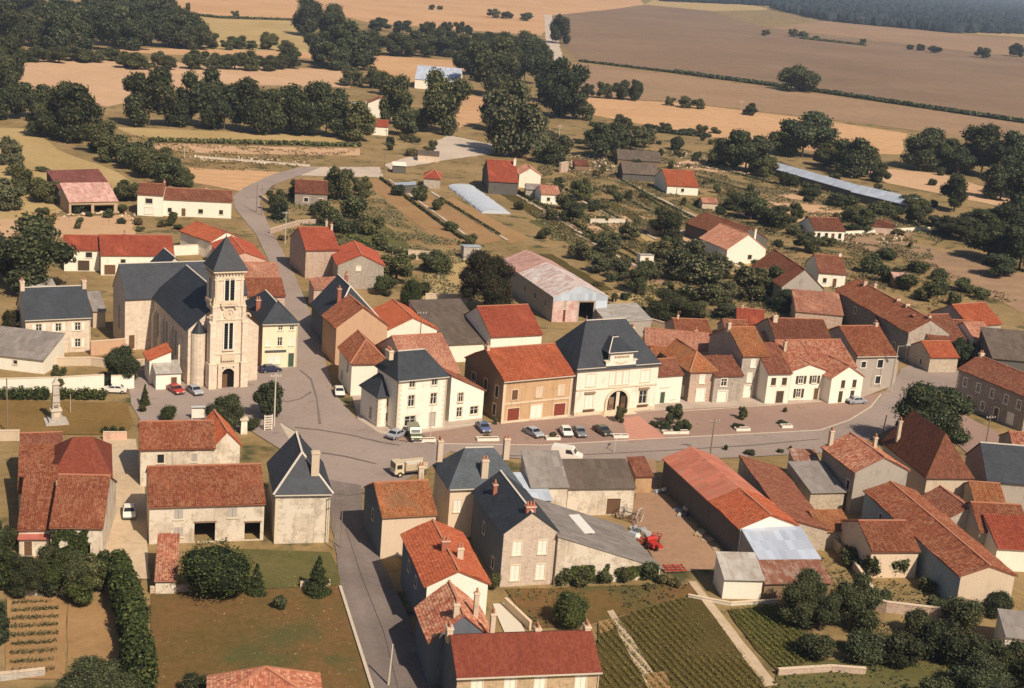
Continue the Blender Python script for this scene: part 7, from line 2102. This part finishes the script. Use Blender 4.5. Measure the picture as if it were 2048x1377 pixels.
    for s in (-1, 1):
        parts.append(('headlight', hl, (L/2-.0, s*(hw-.28), zh-.06)))
        parts.append(('tail_light', tl, (-L/2, s*(hw-.24), zh)))
    return parts, hm
def paint(name, col):
    b = NB(name); b.finish(col, .3); b.b.inputs['Specular IOR Level'].default_value = .5; b.b.inputs['Coat Weight'].default_value = .3
for n_, c_ in dict(car_white=(.78, .74, .66), car_red=(.42, .045, .03), car_silver=(.34, .36, .40), car_navy=(.025, .03, .07), car_blue=(.10, .14, .26), car_grey=(.17, .18, .19), car_dark=(.035, .04, .035), car_green=(.10, .12, .06), car_cream=(.62, .52, .36)).items():
    paint(n_, c_)
def car(x, y, tail, nose, col, label, van=False, name='parked_car', cat='car', dims=None):
    p = G(x, y)
    root = thing(name, label, cat, (p[0], p[1], .066), heading(tail, nose), 'vehicles in the village')
    L, Wd, H = dims or ((4.3, 1.8, 2.1) if van else (3.9, 1.6, 1.38))
    parts, hub = cached(('car', col, van, dims), lambda: car_meshes(col, L, Wd, H, van))
    for nm, me, loc in parts:
        o = link(nm, me, root, loc)
        if nm == 'wheel':
            link('hubcap', hub, o)
    return root
car(230, 786, (252, 786), (207, 785), 'car_white', 'white car parked side-on by the white wall and broad tree')
car(351, 786, (338, 778), (366, 796), 'car_red', 'bright red car parked in front of the church nave')
car(389, 788, (376, 780), (402, 798), 'car_silver', 'silver-blue estate car beside the red car at the church')
car(540, 745, (516, 745), (566, 741), 'car_navy', 'dark navy car in front of the cream corner house')
car(678, 790, (674, 775), (684, 808), 'car_white', 'white car parked against the wall in the upper street')
car(793, 876, (778, 884), (812, 870), 'car_silver', 'silver hatchback with dark windows at the white corner house')
car(828, 878, (822, 868), (832, 888), 'car_green', 'dark green small van next to the silver hatchback', True, 'parked_van', 'van')
car(966, 862, (956, 850), (978, 874), 'car_blue', 'blue car facing the planter before the white annex')
car(1066, 872, (1048, 862), (1086, 882), 'car_silver', 'grey-blue car standing alone in the middle of the car park')
car(1131, 870, (1124, 860), (1140, 882), 'car_white', 'white car, left of the side-by-side pair in the car park')
car(1158, 871, (1150, 860), (1168, 882), 'car_grey', 'grey car, right of the side-by-side pair in the car park')
car(1204, 868, (1188, 858), (1222, 880), 'car_dark', 'black car beside the pink path')
car(1133, 922, (1108, 918), (1160, 926), 'car_white', 'white van on the main street behind the grey roofs', True, 'parked_van', 'van', (4.8, 1.9, 2.3))
car(258, 1032, (257, 1012), (259, 1052), 'car_white', 'white car on the sandy driveway between the barns')
car(1712, 808, (1692, 806), (1732, 804), 'car_silver', 'silver car at the right end of the white trio')
# lorry at the junction
def lorry():
    p = G(818, 950)
    root = thing('lorry', 'cream lorry with a boxy cab and slatted sides at the road junction', 'lorry', (p[0], p[1], .06), heading((842, 945), (796, 950)), 'vehicles in the village')
    m = MB(); m.box((-2.6, -1., .75), (1.2, 1., .95), 'metal_dark'); m.obj('chassis', root)
    m = MB(); m.box((-2.6, -1.02, .96), (1.1, 1.02, 1.05), 'wood_pale'); bed = m.obj('load_bed', root)
    sl = one_box('slat', (-1.85, -.02, 0), (1.85, .02, .18), 'car_cream')
    for s in (-1, 1):
        for i in range(4):
            link('slat', sl, bed, (-.75, s*1.02, 1.1+i*.26))
        for x in (-2.55, -.75, 1.05):
            link('stake', cached('stake', lambda: one_box('stake', (-.04, -.05, 0), (.04, .05, 1.15), 'wood_pale')), bed, (x, s*1.08, 1.05))
    m = MB(); m.box((1.25, -1., .6), (2.7, 1., 2.3), 'car_cream', .06); cab = m.obj('cab', root)
    m = MB(); m.box((2.66, -.85, 1.4), (2.72, .85, 2.1), 'glass'); m.obj('windscreen', cab)
    for s in (-1, 1):
        m = MB(); m.box((1.6, s*1.-.02, 1.4), (2.4, s*1.+.02, 2.0), 'glass'); m.obj('side_window', cab)
        m = MB(); m.box((2.68, s*.7-.14, .8), (2.76, s*.7+.14, 1.), 'lamp_glass'); m.obj('headlight', cab)
    for x in (-1.8, 1.9):
        for s in (-1, 1):
            m = MB(); m.tube((x, s*.9-.14, .45), (x, s*.9+.14, .45), .45, .45, 'rubber', 14); w = m.obj('wheel', root)
            m = MB(); m.tube((x, s*.9-.15, .45), (x, s*.9+.15, .45), .2, .2, 'car_cream', 10); m.obj('rim', w)
    m = MB(); m.box((-2.3, -.8, 1.06), (.8, .8, 1.9), 'concrete', .2); m.obj('load', root)
lorry()

# planters with plants, in the car park
def planter(x, y, label, L=3.6, Wd=1.1, plant=True):
    p = G(x, y)
    root = thing('planter', label, 'planter', (p[0], p[1], .065), R_(16), 'concrete planters in the car park')
    m = MB()
    for a, b in (((-L/2, -Wd/2, 0), (L/2, -Wd/2+.14, .5)), ((-L/2, Wd/2-.14, 0), (L/2, Wd/2, .5)), ((-L/2, -Wd/2+.14, 0), (-L/2+.14, Wd/2-.14, .5)), ((L/2-.14, -Wd/2+.14, 0), (L/2, Wd/2-.14, .5))):
        m.box(a, b, 'frame_white')
    m.obj('trough', root)
    m = MB(); m.box((-L/2+.14, -Wd/2+.14, .05), (L/2-.14, Wd/2-.14, .42), 'wood'); m.obj('soil', root)
planter(848, 884, 'white concrete planter near the white corner house')
planter(975, 882, 'white concrete planter in front of the blue car')
planter(1105, 880, 'white concrete planter left of the white car of the pair', 2.4)
planter(1240, 876, 'white concrete planter between the black car and the pink path', 2.6)
planter(1350, 868, 'long white concrete planter right of the pink path', 4.6)
planter(1484, 862, 'white concrete planter in front of the tall stone house', 2.6)
planter(1572, 856, 'small white concrete planter in front of the white trio', 2.)
PL = [(1104, 876, 26, 14), (1330, 862, 34, 22), (1368, 860, 40, 26), (1350, 866, 26, 16), (1475, 857, 34, 12), (1562, 850, 34, 10), (975, 878, 24, 10), (846, 880, 26, 8), (1310, 852, 26, 14)]
for i, q in enumerate(sorted(PL)):
    tree(*q, 'dshrub', '%s shrub from the left in the car park planters' % ORD[i], 'shrubs in the planters')
# terracotta pots and flower tubs on the verge
# farmyard machinery
def red_baler():
    p = G(1302, 1096)
    root = thing('farm_machine', 'red farm machine with a raised chute in the brown yard', 'machine', (p[0], p[1], .055), R_(120), None)
    m = MB(); m.box((-1.4, -.7, .5), (1.0, .7, .95), 'red_paint', .12); m.obj('body', root)
    m = MB(); m.box((-2.2, -.4, .8), (-1.4, .4, 1.1), 'red_paint', .05); m.obj('chute', root)
    m = MB(); m.bar((1.2, 0, .6), (2.6, 0, .45), .12, .12, 'red_paint'); m.obj('drawbar', root)
    m = MB(); m.tube((.2, -.75, 1.2), (.2, .75, 1.2), .35, .35, 'red_paint', 12); m.obj('reel', root)
    for s in (-1, 1):
        m = MB(); m.tube((-.2, s*.9-.12, .45), (-.2, s*.9+.12, .45), .45, .45, 'rubber', 14); w = m.obj('wheel', root)
        m = MB(); m.tube((-.2, s*.9-.13, .45), (-.2, s*.9+.13, .45), .22, .22, 'red_paint', 10); m.obj('rim', w)
red_baler()
def red_frames():
    for i, (x, y, rz, lab) in enumerate(((1288, 1088, .4, 'red tubular frame lying left of the red farm machine'), (1312, 1080, 1.3, 'red implement frame behind the red farm machine'))):
        p = G(x, y)
        root = thing('implement_frame', lab, 'machine', (p[0], p[1], .055), rz, None)
        for yy in (-.6, .6):
            m = MB(); m.bar((-1.1, yy, .35), (1.1, yy, .5), .1, .1, 'red_paint'); m.obj('beam', root)
        for xx in (-.9, 0, .9):
            m = MB(); m.bar((xx, -.7, .52), (xx, .7, .5), .08, .08, 'red_paint'); m.obj('cross_beam', root)
        for xx in (-1., 1.):
            m = MB(); m.bar((xx, 0, .02), (xx, 0, .75), .07, .07, 'metal_dark'); m.obj('upright', root)
red_frames()
def harrow():
    p = G(1348, 1144)
    root = thing('harrow', 'red metal harrow frame lying by the yard entrance', 'machine', (p[0], p[1], .055), R_(15), None)
    for y in (-.8, 0, .8):
        m = MB(); m.bar((-1.4, y, .5), (1.4, y, .5), .09, .12, 'red_paint'); m.obj('beam', root)
    for x in (-1.2, 0, 1.2):
        m = MB(); m.bar((x, -.9, .62), (x, .9, .62), .08, .08, 'red_paint'); m.obj('cross_beam', root)
    t = cached('tine', lambda: one_box('tine', (-.025, -.025, -.45), (.025, .025, 0), 'metal_dark'))
    for y in (-.8, 0, .8):
        for i in range(7):
            link('tine', t, root, (-1.3+i*.43, y, .46))
harrow()
def hay_rake():
    p = G(1262, 1042)
    root = thing('hay_rake', 'rusty old hay rake with two big spoked wheels by the workshop', 'machine', (p[0], p[1], .055), R_(60), None)
    for s in (-1, 1):
        m = MB()
        n = 18
        for i in range(n):
            a, b = 6.2832*i/n, 6.2832*(i+1)/n
            m.bar((1.1*math.cos(a), s*1.3, 1.1+1.1*math.sin(a)), (1.1*math.cos(b), s*1.3, 1.1+1.1*math.sin(b)), .09, .06, 'zinc')
        w = m.obj('wheel', root)
        for i in range(8):
            a = 6.2832*i/8
            q = MB(); q.bar((0, s*1.3, 1.1), (1.08*math.cos(a), s*1.3, 1.1+1.08*math.sin(a)), .05, .05, 'wood'); q.obj('spoke', w)
    m = MB(); m.tube((0, -1.35, 1.1), (0, 1.35, 1.1), .08, .08, 'metal_dark'); m.obj('axle', root)
    m = MB(); m.bar((0, 0, 1.1), (2.4, 0, .7), .1, .12, 'wood'); m.obj('shaft', root)
    t = MB()
    for i in range(6):
        a, b = i/6*2.4, (i+1)/6*2.4
        t.bar((-1.0*math.sin(a), 0, 1.1+.9*math.cos(a)-.2), (-1.0*math.sin(b), 0, 1.1+.9*math.cos(b)-.2), .035, .035, 'metal_dark')
    tm = t.mesh('tine')
    for i in range(14):
        link('tine', tm, root, (0, -1.2+i*.185, 0))
hay_rake()
def stack(x, y, n, label, rz, L=2.4):
    p = G(x, y)
    root = thing('timber_stack', label, 'timber', (p[0], p[1], .055), rz, None)
    me = cached(('plank', L), lambda: one_box('plank', (-L/2, -.09, 0), (L/2, .09, .08), 'wood_pale'))
    for i in range(n):
        o = link('plank', me, root, (rnd.uniform(-.12, .12), (i % 5)*.22-.44, (i//5)*.085))
        o.rotation_euler = (0, 0, rnd.uniform(-.05, .05))
stack(1400, 1070, 20, 'stack of pale planks against the shaded side of the long red barn', R_(70))
stack(1238, 1030, 15, 'bundle of dark posts leaning by the workshop door', R_(95), 3.)
stack(1415, 1082, 10, 'smaller heap of planks below the first stack', R_(40), 1.8)
def scrap(items, label, x, y):
    p = G(x, y)
    root = thing('scrap_heap', label, 'scrap heap', (p[0], p[1], .055), 0, None)
    for i in range(items):
        m = MB()
        s = rnd.uniform(.35, .8)
        m.box((-s, -s*.6, 0), (s, s*.6, rnd.uniform(.2, .6)), rnd.choice(['tin_grey', 'bright', 'car_silver', 'metal_dark']), .08)
        o = m.obj('scrap_sheet', root); o.location = (rnd.uniform(-1.6, 1.6), rnd.uniform(-1.2, 1.2), rnd.uniform(0, .25)); o.rotation_euler = (rnd.uniform(-.2, .2), rnd.uniform(-.2, .2), rnd.uniform(0, 3))
scrap(7, 'pile of odds and ends at the far end of the shaded barn side', 1330, 985)
scrap(6, 'clutter against the middle of the shaded barn side', 1372, 1030)
stack(1432, 1100, 12, 'short boards dropped at the near corner of the long red barn', R_(100), 1.6)
scrap(9, 'heap of pale scrap metal along the workshop eave', 1278, 1068)
scrap(6, 'small pale scrap heap left of the red farm machine', 1290, 1082)
# glass rooflight of the workshop, children of its roof

def shelter():
    p = G(396, 840)
    root = thing('notice_shelter', 'white panelled shelter on the church forecourt beside the dense round tree', 'shelter', (p[0], p[1], .055), R_(18), None)
    for x in (-.95, .95):
        m = MB(); m.box((x-.06, -.06, 0), (x+.06, .06, 2.1), 'frame_white'); m.obj('post', root)
    m = MB(); m.box((-.88, -.04, .25), (.88, .04, 1.95), 'frame_white'); m.obj('panel', root)
    m = MB(); m.box((-1.1, -.35, 2.1), (1.1, .35, 2.18), 'zinc'); m.obj('canopy', root)
shelter()
def slat_gate():
    p = G(536, 862)
    root = thing('slatted_barrier', 'white slatted barrier at the corner of the church square', 'barrier', (p[0], p[1], .055), R_(30), None)
    for x in (-.6, .6):
        m = MB(); m.box((x-.07, -.07, 0), (x+.07, .07, 2.6), 'frame_white'); m.obj('post', root)
    me = one_box('slat', (-.53, -.03, 0), (.53, .03, .22), 'gutter')
    for i in range(6):
        link('slat', me, root, (0, 0, .25+i*.4))
slat_gate()
def gate_pier():
    p = G(487, 868)
    root = thing('gate_pier', 'cream gate pier with a flat cap behind the orange-roofed outbuilding', 'gate pier', (p[0], p[1], .055), R_(20), None)
    m = MB(); m.box((-.5, -.5, 0), (.5, .5, 2.3), 'cream', .04); m.obj('shaft', root)
    m = MB(); m.box((-.65, -.65, 2.3), (.65, .65, 2.55), 'surround'); m.obj('cap', root)
gate_pier()
garden_wall([(1119, 346), (1134, 344)], 3.6, .8, 'stonepink', 'stub of ruined pinkish wall below the concrete pole')
garden_wall([(1270, 640), (1340, 660)], 1.2, .3, 'plaster', 'low pale wall behind the salmon-orange roof')
garden_wall([(1480, 545), (1545, 612)], 1., .25, 'concrete', 'thin pale wall running down beside the steep red barn')
garden_wall([(600, 1176), (660, 1172)], .7, .3, 'plaster', 'short low wall at the top of the brown lawn by the street')

# ------------------------------------------------------------------ the air: even pale haze round everything
m = MB()
m.box((-5600, -600, -1.), (13600, 26600, 79.5), 'shade_black')
hz = m.obj('haze')
hm = bpy.data.materials.new('haze')
hm.use_nodes = True
for n_ in list(hm.node_tree.nodes):
    hm.node_tree.nodes.remove(n_)
out = hm.node_tree.nodes.new('ShaderNodeOutputMaterial')
pv = hm.node_tree.nodes.new('ShaderNodeVolumePrincipled')
pv.inputs['Color'].default_value = (.62, .76, 1., 1)
pv.inputs['Density'].default_value = .00009
hm.node_tree.links.new(pv.outputs[0], out.inputs['Volume'])
hz.data.materials.clear()
hz.data.materials.append(hm)
tag(hz, 'thin pale summer haze over the fields', None, None, 'stuff')
